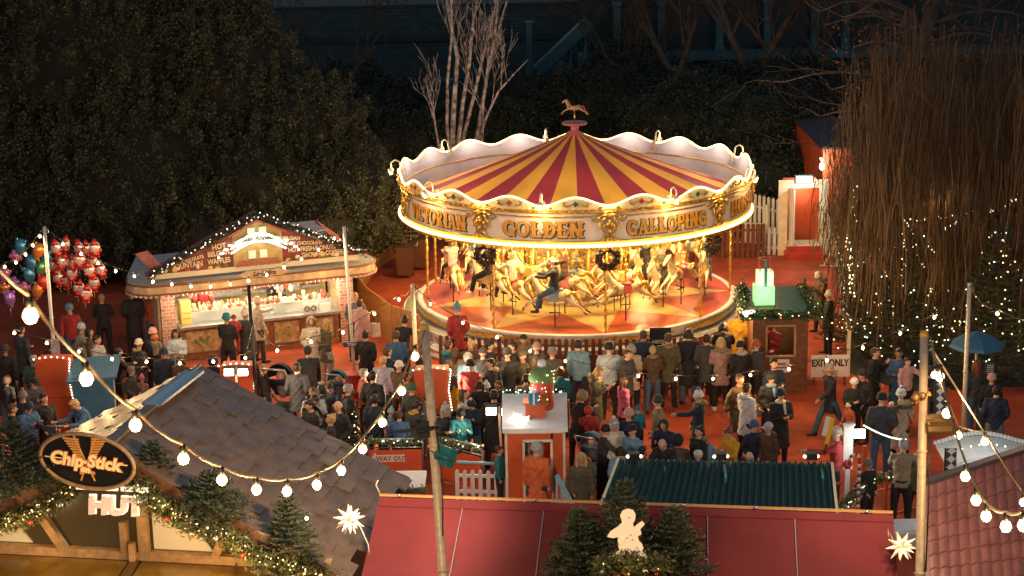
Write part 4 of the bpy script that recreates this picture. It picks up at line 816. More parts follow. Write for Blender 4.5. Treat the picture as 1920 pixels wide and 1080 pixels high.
# ============================================================ queue barriers, small railings
def barrier(label, a, b, h, panel=True, m_=STEEL, gl=True):
    a, b = Vector(a), Vector(b); d = b - a; o = thing('crowd_barrier', label, 'barrier', a, 0, 'garlanded queue barriers'); m = MB(); m.tube([(0, 0, .1), (0, 0, h - .1), d.normalized() * .1 + Vector((0, 0, h)), d - d.normalized() * .1 + Vector((0, 0, h)), d + Vector((0, 0, h - .1)), d + Vector((0, 0, .1))], .025, 6); m.tube([(0, 0, h - .2), d + Vector((0, 0, h - .2))], .016, 5); n = int(d.length / .3)
    for i in range(1, n): m.tube([d * (i / n) + Vector((0, 0, h)), d * (i / n) + Vector((0, 0, h - .2))], .012, 5)
    m.build('frame', m_, o)
    if panel: m = MB(); q = Vector((-d.y, d.x, 0)).normalized() * -.035; m.bar(d * .02 + q + Vector((0, 0, .45)), d * .98 + q + Vector((0, 0, .45)), .02, .72); m.build('panel', mat('orange_snow', (.66, .10, .03), .45, noise=0, nscale=9, col2=(.58, .09, .03)), o)
    if gl: garland('barrier_garland', '', [(0, 0, h - .02), d * .5 + Vector((0, -.02, h - .08)), d + Vector((0, 0, h - .02))], .07, 700, o, 14, FAIRYC, .05, leafm=mat('frosted_fir', (.12, .16, .08), .5))
    return o
a, b = at(690, 824, 1.05), at(792, 822, 1.05); a.z = b.z = 0; o = barrier('orange WAY OUT barrier panel between fir garland and pole', a, b, 1.05); d = b - a
ang = math.atan2(d.y, d.x); sg = MB(); sg.prism([(0, .1), (.12, .26), (.12, .18), (.75, .18), (.75, .02), (.12, .02), (.12, -.06)], .015, Matrix.Translation((.05, -.07, .52)) @ Matrix.Rotation(ang, 4, 'Z')); sg.build('arrow', WHITEP, o)
me = text_mesh('WAY OUT', .155, .004, .005, 0, 'CENTER', .95); me.transform(Matrix.Translation((.52, -.085, .62)) @ Matrix.Rotation(ang, 4, 'Z') @ Matrix.Rotation(PI / 2, 4, 'X')); me.materials.clear(); me.materials.append(MATS['painted_brick']); link('lettering', me, o)
a, b = at(822, 818, 1.05), at(904, 838, 1.05); a.z = b.z = 0; barrier('short orange barrier with sparkling garland left of the snowy booth', a, b, 1.05)
a, b = at(600, 806, 1.05), at(640, 812, 1.05); a.z = b.z = 0; barrier('bare steel barrier behind the tiled hut roof', a, b, 1.05, False)
a, b = at(72, 798, 1.05), at(138, 800, 1.05); a.z = b.z = 0; barrier('steel barrier over the oval sign at the left', a, b, 1.05, False, gl=False)
a, b = at(18, 806, 1.05), at(66, 803, 1.05); a.z = b.z = 0; barrier('steel barrier behind the fir at the left edge', a, b, 1.05, False, gl=False)
BLUEW = mat('pale_blue_paint', (.25, .48, .60), .45, noise=.2)
a, b = at(858, 940), at(946, 942); o = picket_fence('snowy_fence', 'white picket fence with pale blue rails before the booth', [a, b], .72, .17, .085, WHITEP, (.3, .8)); m = MB(); d = b - a; m.tube([(0, .1, .86), d + Vector((0, .1, .84))], .035, 6); m.build('handrail', BLUEW, o)
for k in range(7): pass
a, b = at(1044, 930, .9), at(1092, 985, .5); o = thing('blue_stair_rail', 'pale blue sloping stair rail right of the orange booth', 'railing', (a.x, a.y, 0)); d = b - a; m = MB(); m.bar((0, 0, 1.35), (d.x, d.y, .55), .07); m.bar((0, 0, .85), (d.x, d.y, .1), .04)
for i in range(6): q = d * (i / 5); m.box((q.x, q.y, .6 - i * .07), (.04, .04, 1.35 - i * .16))
m.build('frame', BLUEW, o)
c = at(765, 905, .8); o = thing('snowy_ride_roof', 'snow topped brown shelter roof behind the red canvas roof', 'shelter', (c.x, c.y, 0)); m = MB(); m.box((0, 0, .85), (.75, 1.0, .07)); m.build('snow', SNOW, o); m = MB(); m.box((0, -.4, .62), (.8, .12, .36)); m.box((0, 0, .3), (.74, .8, .6)); m.build('body', WOODB, o)
garland('shelter_tinsel', '', [(-.4, -.5, .84), (.4, -.5, .84)], .05, 300, o, 0, leafm=mat('frosted_fir', (.2, .2, .1)))

# ============================================================ red light boxes with twin floodlights, blue booth
def light_box(label, px, py, w, h, ztop, fl, pole, plabel):
    c = at(px, py, ztop); o = thing('red_kiosk', label, 'kiosk', (c.x, c.y, 0), 0, 'small red kiosks with lit edges'); m = MB()
    for s0, (za, zb) in enumerate(((ztop - h, ztop), (0, ztop - h - .02))):
        if s0 == 0: m.slab([(-w / 2, -.28, za), (w / 2 + .06, -.28, za), (w / 2 - .02, -.28, (za + zb) / 2), (w / 2 - .06, -.28, zb), (0, -.28, zb + .06), (-w / 2 + .02, -.28, zb)], .05)
        else: m.box((0, 0, zb / 2), (w * .86, .5, zb))
    m.box((0, 0, ztop - h / 2), (w * .9, .5, h * .95)); m.build('body', ORANGE, o)
    m = MB()
    for k in range(15): z = ztop - h * k / 14; m.ball((w / 2 - .04 + .06 * abs(k / 7 - 1), -.33, z), .018, 5)
    for k in range(7): m.ball((-w / 2 + w * k / 6, -.3, ztop + .05 * math.sin(PI * k / 6) + .02), .02, 5)
    m.build('edge_lights', FAIRYC, o)
    bz = at(pole[0], pole[1], 0); t = thing('floodlight_pole', plabel, 'floodlight', bz, 0, 'twin floodlights on poles'); 
    f = [atY(q[0], q[1], bz.y) - bz for q in fl]; top = (f[0] + f[1]) / 2; top.z += .05; m = MB(); m.cyl((0, 0, 0), (top.x, 0, top.z), .03, None, 8); m.bar(f[0], f[1], .03); m.build('pole', GALV, t)
    for q in f:
        m = MB(); m.box(q, (.26, .12, .2), rot=(R(-20), 0, 0)); m.build('floodlight_housing', DARKM, t); m = MB(); m.box(q + Vector((0, -.07, -.03)), (.22, .02, .16), rot=(R(-20), 0, 0)); m.build('floodlight_lens', mat('flood_lens', (1, 1, .9), .3, emit=(1, .93, .72), es=4, sample=False), t)
        sg_ = -1 if q.x < top.x else 1; lamp('flood_lamp', bz + q + Vector((sg_ * .12, -.16, -.05)), (55 if 'booth' in plabel else 120), (1, .76, .48), .12, 'SPOT', t, (bz.x + sg_ * 3.2, bz.y - .6 + 1.2 * sg_, 0), 125)
light_box('orange-red kiosk with lit edge at the far left, behind twin floodlights', 102, 668, .85, .95, 1.95, ((80, 688), (107, 686)), (113, 812), 'twin floodlight on a pole before the leftmost red kiosk')
light_box('orange-red kiosk with lit edge between tiled roof and waffle stall', 447, 680, .85, .95, 1.9, ((430, 694), (456, 694)), (446, 845), 'twin floodlight right behind the tiled hut roof ridge')
light_box('orange-red kiosk with lit edge in the middle of the crowd', 810, 688, .85, .95, 2.0, ((788, 706), (806, 706)), (792, 812), 'twin floodlight before the red kiosk in the crowd')
light_box('dim red stand behind the floodlight by the booth', 955, 772, .3, .3, 1.6, ((921, 767), (950, 768)), (944, 905), 'twin floodlight at the left corner of the snowy booth')
c = at(172, 690, 1.75); o = thing('blue_booth', 'blue booth with flat slanting top and posters, left of the tiled roof', 'booth', (c.x, c.y, 0), R(12)); BL = mat('booth_blue', (.04, .14, .26), .4, noise=.25)
m = MB(); m.box((0, .2, .8), (.95, .9, 1.6)); m.build('body', BL, o); m = MB(); m.slab([(-.6, -.35, 1.55), (.55, -.35, 1.6), (.7, .8, 1.82), (-.5, .8, 1.78)], .07); m.build('roof', BL, o)
m = MB(); m.box((.49, .1, 1.0), (.02, .4, .5)); m.box((.49, .5, .95), (.02, .25, .6)); m.build('poster', WHITEP, o)

# bins by the left of the carousel
for px, py, lb in ((761, 520, 'brown wheeled bin with leaves on its lid, nearer the amber fence'), (790, 505, 'brown wheeled bin nearer the carousel, beside the other bin')):
    b = at(px, py); o = thing('wheelie_bin', lb, 'bin', b, 0, 'brown wheelie bins'); m = MB(); m.slab([(-.24, -.26, .12), (.24, -.26, .12), (.29, -.32, 1.0), (-.29, -.32, 1.0)], .03); m.slab([(.24, -.26, .12), (.24, .26, .12), (.29, .32, 1.0), (.29, -.32, 1.0)], .03); m.slab([(-.24, .26, .12), (-.24, -.26, .12), (-.29, -.32, 1.0), (-.29, .32, 1.0)], .03); m.slab([(.24, .26, .12), (-.24, .26, .12), (-.29, .32, 1.0), (.29, .32, 1.0)], .03); m.build('body', mat('bin_brown', (.10, .035, .02), .5), o)
    m = MB(); m.box((0, 0, 1.03), (.62, .68, .05)); m.box((0, .33, 1.0), (.5, .06, .06)); m.build('lid', MATS['bin_brown'], o); m = MB(); m.cyl((-.26, .26, .1), (-.2, .26, .1), .1); m.cyl((.2, .26, .1), (.26, .26, .1), .1); m.build('wheel', BLACK, o)
P = at(755, 455, 1.0); o = thing('potted_shrub', 'leafy shrub hanging over the bins beside the carousel', 'plant', at(772, 500)); leaves(np.random.normal(size=(900, 3)) * (.25, .2, .3) + (0.1, .3, 1.5), .06, 'foliage', LEAFB, o); m = MB(); m.tube([(0.1, .3, 0), (.1, .3, 1.6)], .03, 5); m.build('stem', BARK, o)
# ============================================================ timber hut with slate roof (lower left)
HX, HY, HA = -6.72, 28.85, R(-9.9); ZR, ZE, HW, HL = 4.35, 2.3, 3.85, 4.55
hut = thing('food_hut', 'large hut with glossy dark tiled roof and lit gable sign at the lower left', 'hut', (HX, HY, 0), HA)
HM4 = Matrix.Translation((HX, HY, 0)) @ Matrix.Rotation(HA, 4, 'Z'); HI = HM4.inverted()
TILE = mat('slate_tile', (.19, .112, .065), .3, noise=.4, nscale=3, bump=.25); m = MB(); random.seed(11)
def slope(s, x, y, lift=0.): t = x / HW; return Vector((s * x, y, ZR - (ZR - ZE) * t + lift))
for s in (1, -1):
    nc = 13
    for c in range(nc):
        x0, x1 = HW * c / nc - .02, HW * (c + 1) / nc + .06; y = -.25 - random.uniform(0, .5)
        while y < HL:
            L = random.uniform(.42, .62); j = random.choice((0, .03, .10, .16)); a, b = max(-.22, y), min(HL, y + L)
            if b - a > .05:
                l0, l1 = .025, .062 + random.uniform(0, .035); e = random.uniform(-.006, .006)
                P = [slope(s, x0, a + .004, l0), slope(s, x1 + j, a + .004, l1 + e), slope(s, x1 + j, b - .004, l1 - e), slope(s, x0, b - .004, l0)]
                if s < 0: P.reverse()
                m.slab(P, .03)
            y += L
TILE.node_tree.nodes['Principled BSDF'].inputs['Coat Weight'].default_value = .1; TILE.node_tree.nodes['Principled BSDF'].inputs['Coat Roughness'].default_value = .25; m.build('tiled_roof', TILE, hut)
m = MB()
for s in (1, -1):
    P = [slope(s, 0, -.2), slope(s, HW, -.2), slope(s, HW, HL), slope(s, 0, HL)]
    if s < 0: P.reverse()
    m.slab(P, .06)
m.build('roof_deck', WOODB, hut)
m = MB(); m.box((.0, 1.0, ZR + .06), (.2, 2.4, .05)); m.build('ridge_cap', TILE, hut)
m = MB(); r0, r1 = HI @ at(285, 760, 4.42), HI @ at(365, 698, 4.42); m.bar(r0, r1, .26, .05); m.build('ridge_flashing', mat('flashing_blue', (.40, .55, .66), .25, .6), hut)
m = MB(); m.bar(r0 + Vector((-.16, 0, .02)), r1 + Vector((-.16, 0, .02)), .05); m.bar(r0 + Vector((.16, 0, .02)), r1 + Vector((.16, 0, .02)), .05); m.build('flashing_edge', STEEL, hut)
m = MB(); m.box((HW - .35, HL / 2, ZE / 2), (.12, HL - .3, ZE)); m.box((-HW + .35, HL / 2, ZE / 2), (.12, HL - .3, ZE)); m.box((0, HL - .3, ZE / 2), (2 * HW - .9, .12, ZE)); m.build('wall', WOODB, hut)
ZBm = 2.42
m = MB(); m.prism([(-HW + .25, ZBm), (HW - .25, ZBm), (0, ZR - .12)], .05, Matrix.Translation((0, .12, 0))); m.build('gable_panes', mat('smoky_glass', (.05, .035, .012), .22, emit=(1, .6, .2), es=.012), hut)
PN = mat('lit_pane', (.5, .42, .25), .3, emit=(1, .72, .38), es=.10); m = MB(); m.prism([(.62, ZBm + .1), (1.65, ZBm + .1), (1.3, ZBm + .62), (.62, ZBm + .85)], .03, Matrix.Translation((0, .07, 0))); m.build('lit_pane', PN, hut); m = MB(); m.prism([(-2.6, ZBm + .1), (-1.55, ZBm + .1), (-1.9, ZBm + .55), (-2.2, ZBm + .5)], .03, Matrix.Translation((0, .07, 0))); m.build('lit_pane', PN, hut)
m = MB(); m.box((0, .02, ZBm), (2 * HW - .3, .16, .15)); m.box((.48, 0, ZBm + .55), (.17, .14, 1.1)); m.box((.14, 0, ZBm + .3), (.12, .14, .6)); m.bar((-.95, .0, ZBm + .04), (-1.5, .0, ZBm + .95), .14); m.bar((1.72, 0, ZBm + .04), (1.95, 0, ZBm + .6), .14); m.bar((.30, -.1, ZBm - .06), (.30, -.1, ZBm + .26), .1)
m.build('timber_frame', WOODL, hut)
m = MB()
for s in (1, -1): m.bar((0, -.2, ZR - .08), (s * HW, -.2, ZE - .08), .06, .2)
m.build('barge_board', WOODB, hut)
AW = mat('amber_awning', (.24, .125, .02), .2, noise=.6, nscale=1.1, bump=.12, coat=.4)
m = MB(); m.slab([(-HW, -2.6, 1.72), (.02, -2.6, 1.72), (.22, -.08, 2.34), (-HW, -.08, 2.34)], .04); m.slab([(.3, -2.6, 1.72), (HW, -2.6, 1.72), (HW - .2, -.08, 2.34), (.44, -.08, 2.34)], .04); m.build('awning', AW, hut)
m = MB(); m.bar((.16, -2.6, 1.72), (.33, -.08, 2.34), .13, .08); m.bar((-2.4, -2.6, 1.78), (-2.1, -.08, 2.39), .02, .02); m.bar((2.3, -2.6, 1.78), (2.1, -.08, 2.39), .02, .02); m.build('awning_rib', mat('rib_brown', (.10, .05, .02), .4), hut)
# lettered signs
sc_ = HI @ atY(163, 865, 28.45); TL = R(-7)
so = thing('oval_sign', 'oval black sign in wooden frame with yellow food lettering, on the hut gable', 'sign', HM4 @ sc_, HA)
m = MB(); E = [(.80 * math.cos(t_), .455 * math.sin(t_)) for t_ in np.linspace(0, 2 * PI, 49)[:-1]]; RT = Matrix.Rotation(-TL, 4, 'Y'); m.prism(E, .05, RT); m.build('board', mat('sign_soot', (.012, .010, .008), .35), so)
m = MB(); m.tube([RT @ Vector((.81 * math.cos(t_), .0, .465 * math.sin(t_))) for t_ in np.linspace(0, 2 * PI, 49)], .035, 6, cap=False); m.build('frame', WOODL, so)
LG = mat('logo_cream', (.9, .62, .25), .5, emit=(1, .58, .2), es=.16); LO = mat('logo_orange', (.7, .26, .05), .5, emit=(1, .4, .1), es=.06)
m = MB()
for s in (-1, 1):
    for k in range(8): z = .08 + .045 * k; w_ = .05 + .012 * k; x = s * (.12 + .018 * k); m.bar((x - w_, -.015 - .001 * k, z), (x + w_, -.015 - .001 * k, z + .015 * s), .012, .028)
    m.bar((s * .2, -.012, .46), (-s * .12, -.018, -.33), .012, .022); m.bar((-s * .03, -.02, -.16), (s * .13, -.02, -.20), .012, .05)
m.build('logo_skewers', LO, so)
def sotext(txt, x, z, size, mm, v, off): me = text_mesh(txt, size, .006, off, .12, 'CENTER', 1.0); me.transform(RT @ Matrix.Translation((x, v, z)) @ Matrix.Rotation(PI / 2, 4, 'X')); me.materials.clear(); me.materials.append(mm); link('lettering', me, so)
for t_, x, z, s_ in (('Chip', -.34, -.01, .30), ('Stick', .30, .02, .29), ('on', -.01, -.13, .15), ('-', -.03, .01, .2)): sotext(t_, x, z, s_, LO, -.025, .022); sotext(t_, x, z, s_, LG, -.04, .009)
m = MB(); m.bar(RT @ Vector((-.72, -.02, -.02)), RT @ Vector((.7, -.02, .05)), .012, .016); m.build('stick', LG, so)
hc = HI @ atY(215, 951, 28.4); o = thing('hut_sign', 'glowing white block letters reading HUT under the oval sign', 'sign', HM4 @ hc, HA)
me = text_mesh('HUT', .40, .05, .012, .08, 'CENTER', 1.15); me.transform(Matrix.Rotation(PI / 2, 4, 'X')); me.materials.clear(); me.materials.append(mat('hut_letter', (.8, .55, .45), .4, emit=(1, .62, .42), es=.11)); link('lettering', me, o)
me = text_mesh('HUT', .40, .01, .038, .08, 'CENTER', 1.15); me.transform(Matrix.Translation((0, .06, 0)) @ Matrix.Rotation(PI / 2, 4, 'X')); me.materials.clear(); me.materials.append(mat('hut_glow', (1, .9, .75), .4, emit=(1, .82, .6), es=.34)); link('letter_backing', me, o)
m = MB()
for k in range(5): x = -.55 + .26 * k; m.box((x, .02, .32), (.2, .05, .07))
m.build('letter_tops', MATS['hut_glow'], o)
lamp('sign_lamp', HM4 @ (hc + Vector((0, -.5, -.3))), 1.5, (1, .75, .5), .15, parent=o)
# firs ----------------------------------------------------------------
FIRM = [mat('fir_grey_green', (.07, .105, .06), .5, noise=.5, nscale=8), mat('fir_olive', (.13, .13, .035), .5, noise=.5, nscale=8)]
def fir_mesh(h, r, dens=1., seed=0, nd=.05):
    rs = np.random.RandomState(seed); V = []; mb_ = MB(); mb_.cyl((0, 0, 0), (0, 0, h), .03 * h ** .5 + .01, .008, 6); nw = int(9 * h ** .5 * 1.5)
    for w in range(nw):
        f = w / nw; z = h * (.06 + .9 * f); L = r * (1 - f) ** .8 + .05; nb = int(9 - 3 * f)
        for b in range(nb):
            a = 2 * PI * (b + rs.rand()) / nb; d = np.array([math.cos(a), math.sin(a), .12 + .55 * f]); d /= np.linalg.norm(d); p0 = np.array([0, 0, z]); Lb = L * rs.uniform(.8, 1.15)
            brs = [(p0, d, Lb)]
            for k in range(5):
                q = p0 + d * Lb * (.3 + .14 * k); sd = rs.choice([-1, 1]) if k > 3 else (-1) ** k; dd = d + .75 * sd * np.array([-d[1], d[0], 0]); dd /= np.linalg.norm(dd); brs.append((q, dd, Lb * .42 * (1 - .12 * k)))
            for (q0, dd, LL) in brs:
                mb_.bar(q0, q0 + dd * LL, .008)
                n = max(3, int(LL / .016 * dens)); t = rs.rand(n)[:, None]; P = q0 + dd * LL * t; u = rs.normal(size=(n, 3)); u -= dd * (u @ dd)[:, None] * .5; u /= np.linalg.norm(u, axis=1)[:, None]; u[:, 2] = np.abs(u[:, 2]) * .8 - .1; dr = dd * .9 + u; dr /= np.linalg.norm(dr, axis=1)[:, None]; s = nd * rs.uniform(.7, 1.3, n)[:, None]; side = np.cross(dr, rs.normal(size=(n, 3))); side /= np.linalg.norm(side, axis=1)[:, None]; side *= .009
                V.append(np.stack([P - side, P + side, P + dr * s + side * .5, P + dr * s - side * .5], 1).reshape(-1, 3))
    return np.concatenate(V), mb_
def fir(label, base, h, r, seed, lean=(0, 0), dens=1., group='small fir trees on the chalets', lights=0, nd=.05, lm=None, name='fir_tree', cat='fir tree'):
    o = thing(name, label, cat, base, random.uniform(0, 6), group); o.rotation_euler = (lean[1], lean[0], random.uniform(0, 6)); V, tb = fir_mesh(h, r, dens, seed, nd); n = len(V) // 4
    quads(V, n, 'needles', FIRM, o, mi=(np.random.rand(n) < .3).astype(int)); tb.build('trunk', BARK, o)
    if lights:
        m = MB()
        for i in range(lights): z = random.random() ** 1.3; a = random.uniform(0, 2 * PI); rr = r * (1 - z) ** .8 * random.uniform(.7, 1.05); m.ball((rr * math.cos(a), rr * math.sin(a), .1 * h + z * h * .88), (.014, .014, .014) if not lm else (lm,) * 3, 5, int(random.random() < .45))
        m.build('fairy_lights', [FAIRYW, FAIRYC], o)
    return o
fir('fir branch tree at the very left edge, left of the oval sign', atY(48, 925, 28.7), 1.35, .62, 1, (-.1, .1), 1.3)
fir('fir tree directly right of the oval sign, its tip over the roof', atY(288, 930, 28.9), 1.0, .48, 2, (0, .05), 1.3)
fir('spreading fir tree on the roof edge below the middle garland bulbs', atY(400, 975, 28.4), .9, .62, 3, (.1, .1), 1.3)
fir('fir tree with one bulb beside it, below the curve of the large bulb string', atY(545, 1075, 28.2), 1.45, .55, 4, (.03, .05), 1.3)
garland('hut_garland', 'thick lit fir garland with baubles along the right barge of the hut', [HM4 @ Vector(p) for p in ((.45, -.3, 3.85), (.85, -.36, 3.52), (1.4, -.36, 3.2), (2.0, -.36, 3.05), (2.6, -.36, 2.62), (3.2, -.36, 2.5), (3.75, -.36, 2.2), (4.3, -.3, 2.0))], .16, 9500, None, 190, FAIRYW, .05, 9, FIRM[1], .75, 'lit garlands on the hut', bsz=.05, ls=.012)
garland('hut_garland', 'thick lit fir garland left of the oval sign', [HM4 @ Vector(p) for p in ((-.55, -.3, 3.72), (-.95, -.36, 3.4), (-1.5, -.36, 3.12), (-2.2, -.36, 2.95), (-3.2, -.3, 2.4))], .15, 5200, None, 100, FAIRYW, .05, 5, FIRM[1], .75, 'lit garlands on the hut', bsz=.05, ls=.012)
for x, z in ((1.2, 3.1), (2.3, 2.7), (3.4, 2.2), (-1.4, 3.0)): lamp('garland_glow', HM4 @ Vector((x, -.95, z)), 15, WARM, .15)

# ============================================================ red canvas roof chalet
ro = thing('red_roof_chalet', 'chalet with wide plain red canvas roof at the bottom centre', 'chalet', (0, 28, 0))
A, B = at(712, 932, 3.4), at(1675, 965, 3.4); C, D = at(1686, 1120, 2.2), at(668, 1120, 2.2); rl = lambda p: Vector((p.x, p.y - 28, p.z))
RC = mat('red_canvas', (.155, .018, .020), .75, noise=.3, nscale=.9, bump=.08, spec=.25)
m = MB(); n = 14; vs = []
for i in range(n + 1):
    for j in range(5): p = rl(A.lerp(B, i / n).lerp(D.lerp(C, i / n), j / 4)); p.z -= .02 * math.sin(PI * j / 4); vs.append(p)
m.add(vs, [(i * 5 + j, i * 5 + j + 1, i * 5 + j + 6, i * 5 + j + 5) for i in range(n) for j in range(4)]); m.build('roof', RC, ro)
m = MB(); m.bar(rl(A) + Vector((0, .03, .03)), rl(B) + Vector((0, .03, .03)), .055, .03); m.build('ridge_trim', mat('ridge_amber', (.5, .24, .08), .5), ro)
m = MB(); m.bar(rl(A.lerp(D, .1)) + Vector((0, 0, .012)), rl(B.lerp(C, .1)) + Vector((0, 0, .012)), .012, .012); m.build('ridge_hem', RC, ro)
m = MB()
for px0, px1 in ((876, 838), (1030, 1003), (1335, 1331), (1495, 1499)):
    f0, f1 = (px0 - 712) / 963, (px1 - 668) / 1018; m.bar(rl(A.lerp(B, f0).lerp(D.lerp(C, f1), .1)) + Vector((0, 0, .016)), rl(D.lerp(C, f1)) + Vector((0, 0, .02)), .016, .02)
m.build('seam_strip', mat('seam_grey', (.16, .13, .15), .5), ro)
m = MB()
for f in (.04, .31, .45, .60, .74, .95): q = rl(A.lerp(B, f)) + Vector((0, -.03, .05)); m.ball(q, (.03, .02, .03), 6)
m.build('eyelets', STEEL, ro)
m = MB(); m.box(((A.x + B.x) / 2, .1, 1.1), (B.x - A.x - .5, .1, 2.2)); m.build('wall', WOODB, ro)
m = MB(); m.tube([rl(A) + Vector((0, .05, .05)), rl(A) + Vector((-.06, .05, .2)), rl(A) + Vector((-.02, .05, .28))], .012, 5); m.build('cable_end', CREAM, ro)
for lb, p, h, r, s in (('left and smallest of the firs around the glowing angel', (1088, 1085), 1.25, .6, 21), ('tallest fir, standing directly behind the glowing angel', (1172, 1070), 1.6, .66, 22), ('right-hand fir of the three around the glowing angel', (1262, 1085), 1.28, .6, 23)):
    q = atY(*p, 27.3); fir(lb, q, h, r, s, dens=1.5)
ac = atY(1180, 1040, 26.75); o = thing('angel_figure', 'glowing cream cut-out angel on a cloud among the three firs', 'decoration', ac)
AP = [(-.34, -.10), (-.30, -.02), (-.22, .02), (-.14, .06), (-.17, .12), (-.18, .22), (-.17, .30), (-.25, .28), (-.34, .30), (-.29, .38), (-.17, .46), (-.11, .52), (-.12, .58), (-.14, .64), (-.10, .72), (-.02, .75), (.06, .73), (.10, .66), (.09, .58), (.05, .50), (.08, .44), (.13, .49), (.20, .54), (.24, .50), (.17, .42), (.19, .34), (.13, .30), (.16, .20), (.20, .17), (.22, .10), (.19, .04), (.26, .0), (.30, -.08), (.28, -.14), (.1, -.17), (-.2, -.15)]
m = MB(); m.prism(AP, .05); m.build('figure', mat('angel_glow', (.9, .72, .5), .5, emit=(1, .66, .36), es=.16), o)
m = MB(); 
for x, z in ((0, .62), (.02, .33), (-.04, .28), (.05, .25), (.12, .12), (-.02, .1), (.16, .05)): m.ball((x, -.01, z), (.012, .01, .012), 5)
m.build('cutouts', mat('cut_brown', (.2, .1, .05), .5), o)
m = MB(); m.tube([(-.12 - .03 * math.cos(k * 1.4), -.02, .02 + .035 * k) for k in range(9)], .012, 5); m.build('scrolls', MATS['angel_glow'], o)
garland('angel_garland', 'olive fir spray with white bulbs at the foot of the angel', [ac + Vector((-.5, -.12, -.16)), ac + Vector((0, -.15, -.10)), ac + Vector((.5, -.12, -.18))], .15, 2600, None, 10, FAIRYW, .06, 5, FIRM[1], bsz=.04)
lamp('angel_lamp', ac + Vector((0, -.45, -.1)), .7, (1, .7, .35), .15, parent=o)

# ============================================================ corrugated green roof
A, B, C, D = at(1160, 860, 2.8), at(1560, 868, 2.8), at(1572, 985, 2.25), at(1122, 960, 2.25)
co = thing('green_roof_stall', 'stall with dark green corrugated roof between crowd and red canvas roof', 'stall', (A.x, A.y, 0)); rl = lambda p: p - Vector((A0.x, A0.y, 0)); A0 = A.copy()
m = MB(); n = 240; vs = []
for i in range(n + 1):
    w_ = .028 * math.sin(i / n * PI * 2 * 34); ext = .05 if (i // 12) % 2 else 0
    for P, Q in ((A, D), (B, C)): pass
    t0, b0 = rl(A.lerp(B, i / n)), rl(D.lerp(C, i / n)); vs += [t0 + Vector((0, ext * .3, w_)), b0 + Vector((0, 0, w_))]
m.add(vs, [(2 * i, 2 * i + 1, 2 * i + 3, 2 * i + 2) for i in range(n)], True); m.build('roof', mat('corrugated_green', (.008, .034, .038), .45, .1, noise=.3, nscale=3), co)
m = MB(); m.bar(rl(A), rl(D), .05); m.bar(rl(B), rl(C), .05); m.build('verge_strip', CREAM, co)
m = MB(); m.box((1.95, -.3, 1.1), (3.7, .1, 2.2)); m.build('wall', WOODB, co)
for px in (1190, 1353, 1523):
    q = rl(at(px, 858, 2.9)); m = MB(); m.box(q + Vector((0, .1, 0)), (.2, .16, .12)); m.build('floodlight_housing', BLACK, co); m = MB(); m.ball(q + Vector((-.12, .12, -.02)), .03, 6); m.ball(q + Vector((.12, .12, -.02)), .03, 6); m.build('floodlight_lens', LEDW, co)
for (px, py, s) in ((1358, 892, 1.), (1540, 893, .7), (1245, 880, .35)):
    q = rl(at(px, py, 2.68)); m = MB(); m.tube([q + Vector((0, 0, .2 * s)), q + Vector((.02, -.05, .0)), q + Vector((.0, -.1, -.15 * s))], [.02, .035, .03], 6); m.build('hanging_toy', TEALM, co)

# ============================================================ pantile roof at the right
tr_ = thing('pantile_roof_hut', 'hut with brownish pink pantile roof at the lower right corner', 'hut', (8, 28, 0))
P0, P1, P2, P3 = at(1738, 912, 3.6), at(2000, 822, 3.6), at(2050, 1150, 2.0), at(1745, 1150, 2.0); q0 = Vector((8, 28, 0)); m = MB(); nr = 9; ncol = 15; PT = mat('pantile', (.24, .085, .07), .42, noise=.35, nscale=3, bump=.15)
for r_ in range(nr):
    v0, v1 = r_ / nr, (r_ + 1.08) / nr; vs = []; K = ncol * 8
    for i in range(K + 1):
        u = i / K; w_ = .035 * abs(math.sin(u * ncol * PI)) ; off = .05 * (int(u * 8 + r_ * .37) % 2) / nr * .5
        a = P0.lerp(P1, u).lerp(P3.lerp(P2, u), v0 + off) - q0 + Vector((0, 0, w_ + .0)); b = P0.lerp(P1, u).lerp(P3.lerp(P2, u), min(1.05, v1 + off)) - q0 + Vector((0, 0, w_ + .035)); vs += [a, b, b - Vector((0, 0, .03))]
    m.add(vs, [(3 * i, 3 * i + 1, 3 * i + 4, 3 * i + 3) for i in range(K)] + [(3 * i + 1, 3 * i + 2, 3 * i + 5, 3 * i + 4) for i in range(K)], False)
m.build('roof', PT, tr_); m = MB(); m.bar(P0 - q0 + Vector((-.05, .04, .05)), P1 - q0 + Vector((0, .04, .05)), .16, .07); m.build('ridge_trim', mat('ridge_dark', (.08, .05, .05), .5), tr_); m = MB(); m.bar(P0 - q0 + Vector((-.04, 0, 0)), P3 - q0 + Vector((-.04, 0, 0)), .06, .14); m.build('verge_board', WOODB, tr_)
m = MB(); m.add([P0 - q0 - Vector((-.1, 0, .15)), P3 - q0 - Vector((-.1, 0, .15)), P3 - q0 - Vector((-.1, 0, 2)), P0 - q0 - Vector((-.1, 0, 3.6))], [(0, 1, 2, 3)]); m.add([P0 - q0 - Vector((0, 0, .15)), P1 - q0 - Vector((0, 0, .15)), P1 - q0 - Vector((0, 0, 3.6)), P0 - q0 - Vector((0, 0, 3.6))], [(3, 2, 1, 0)]); m.build('wall', WOODB, tr_)

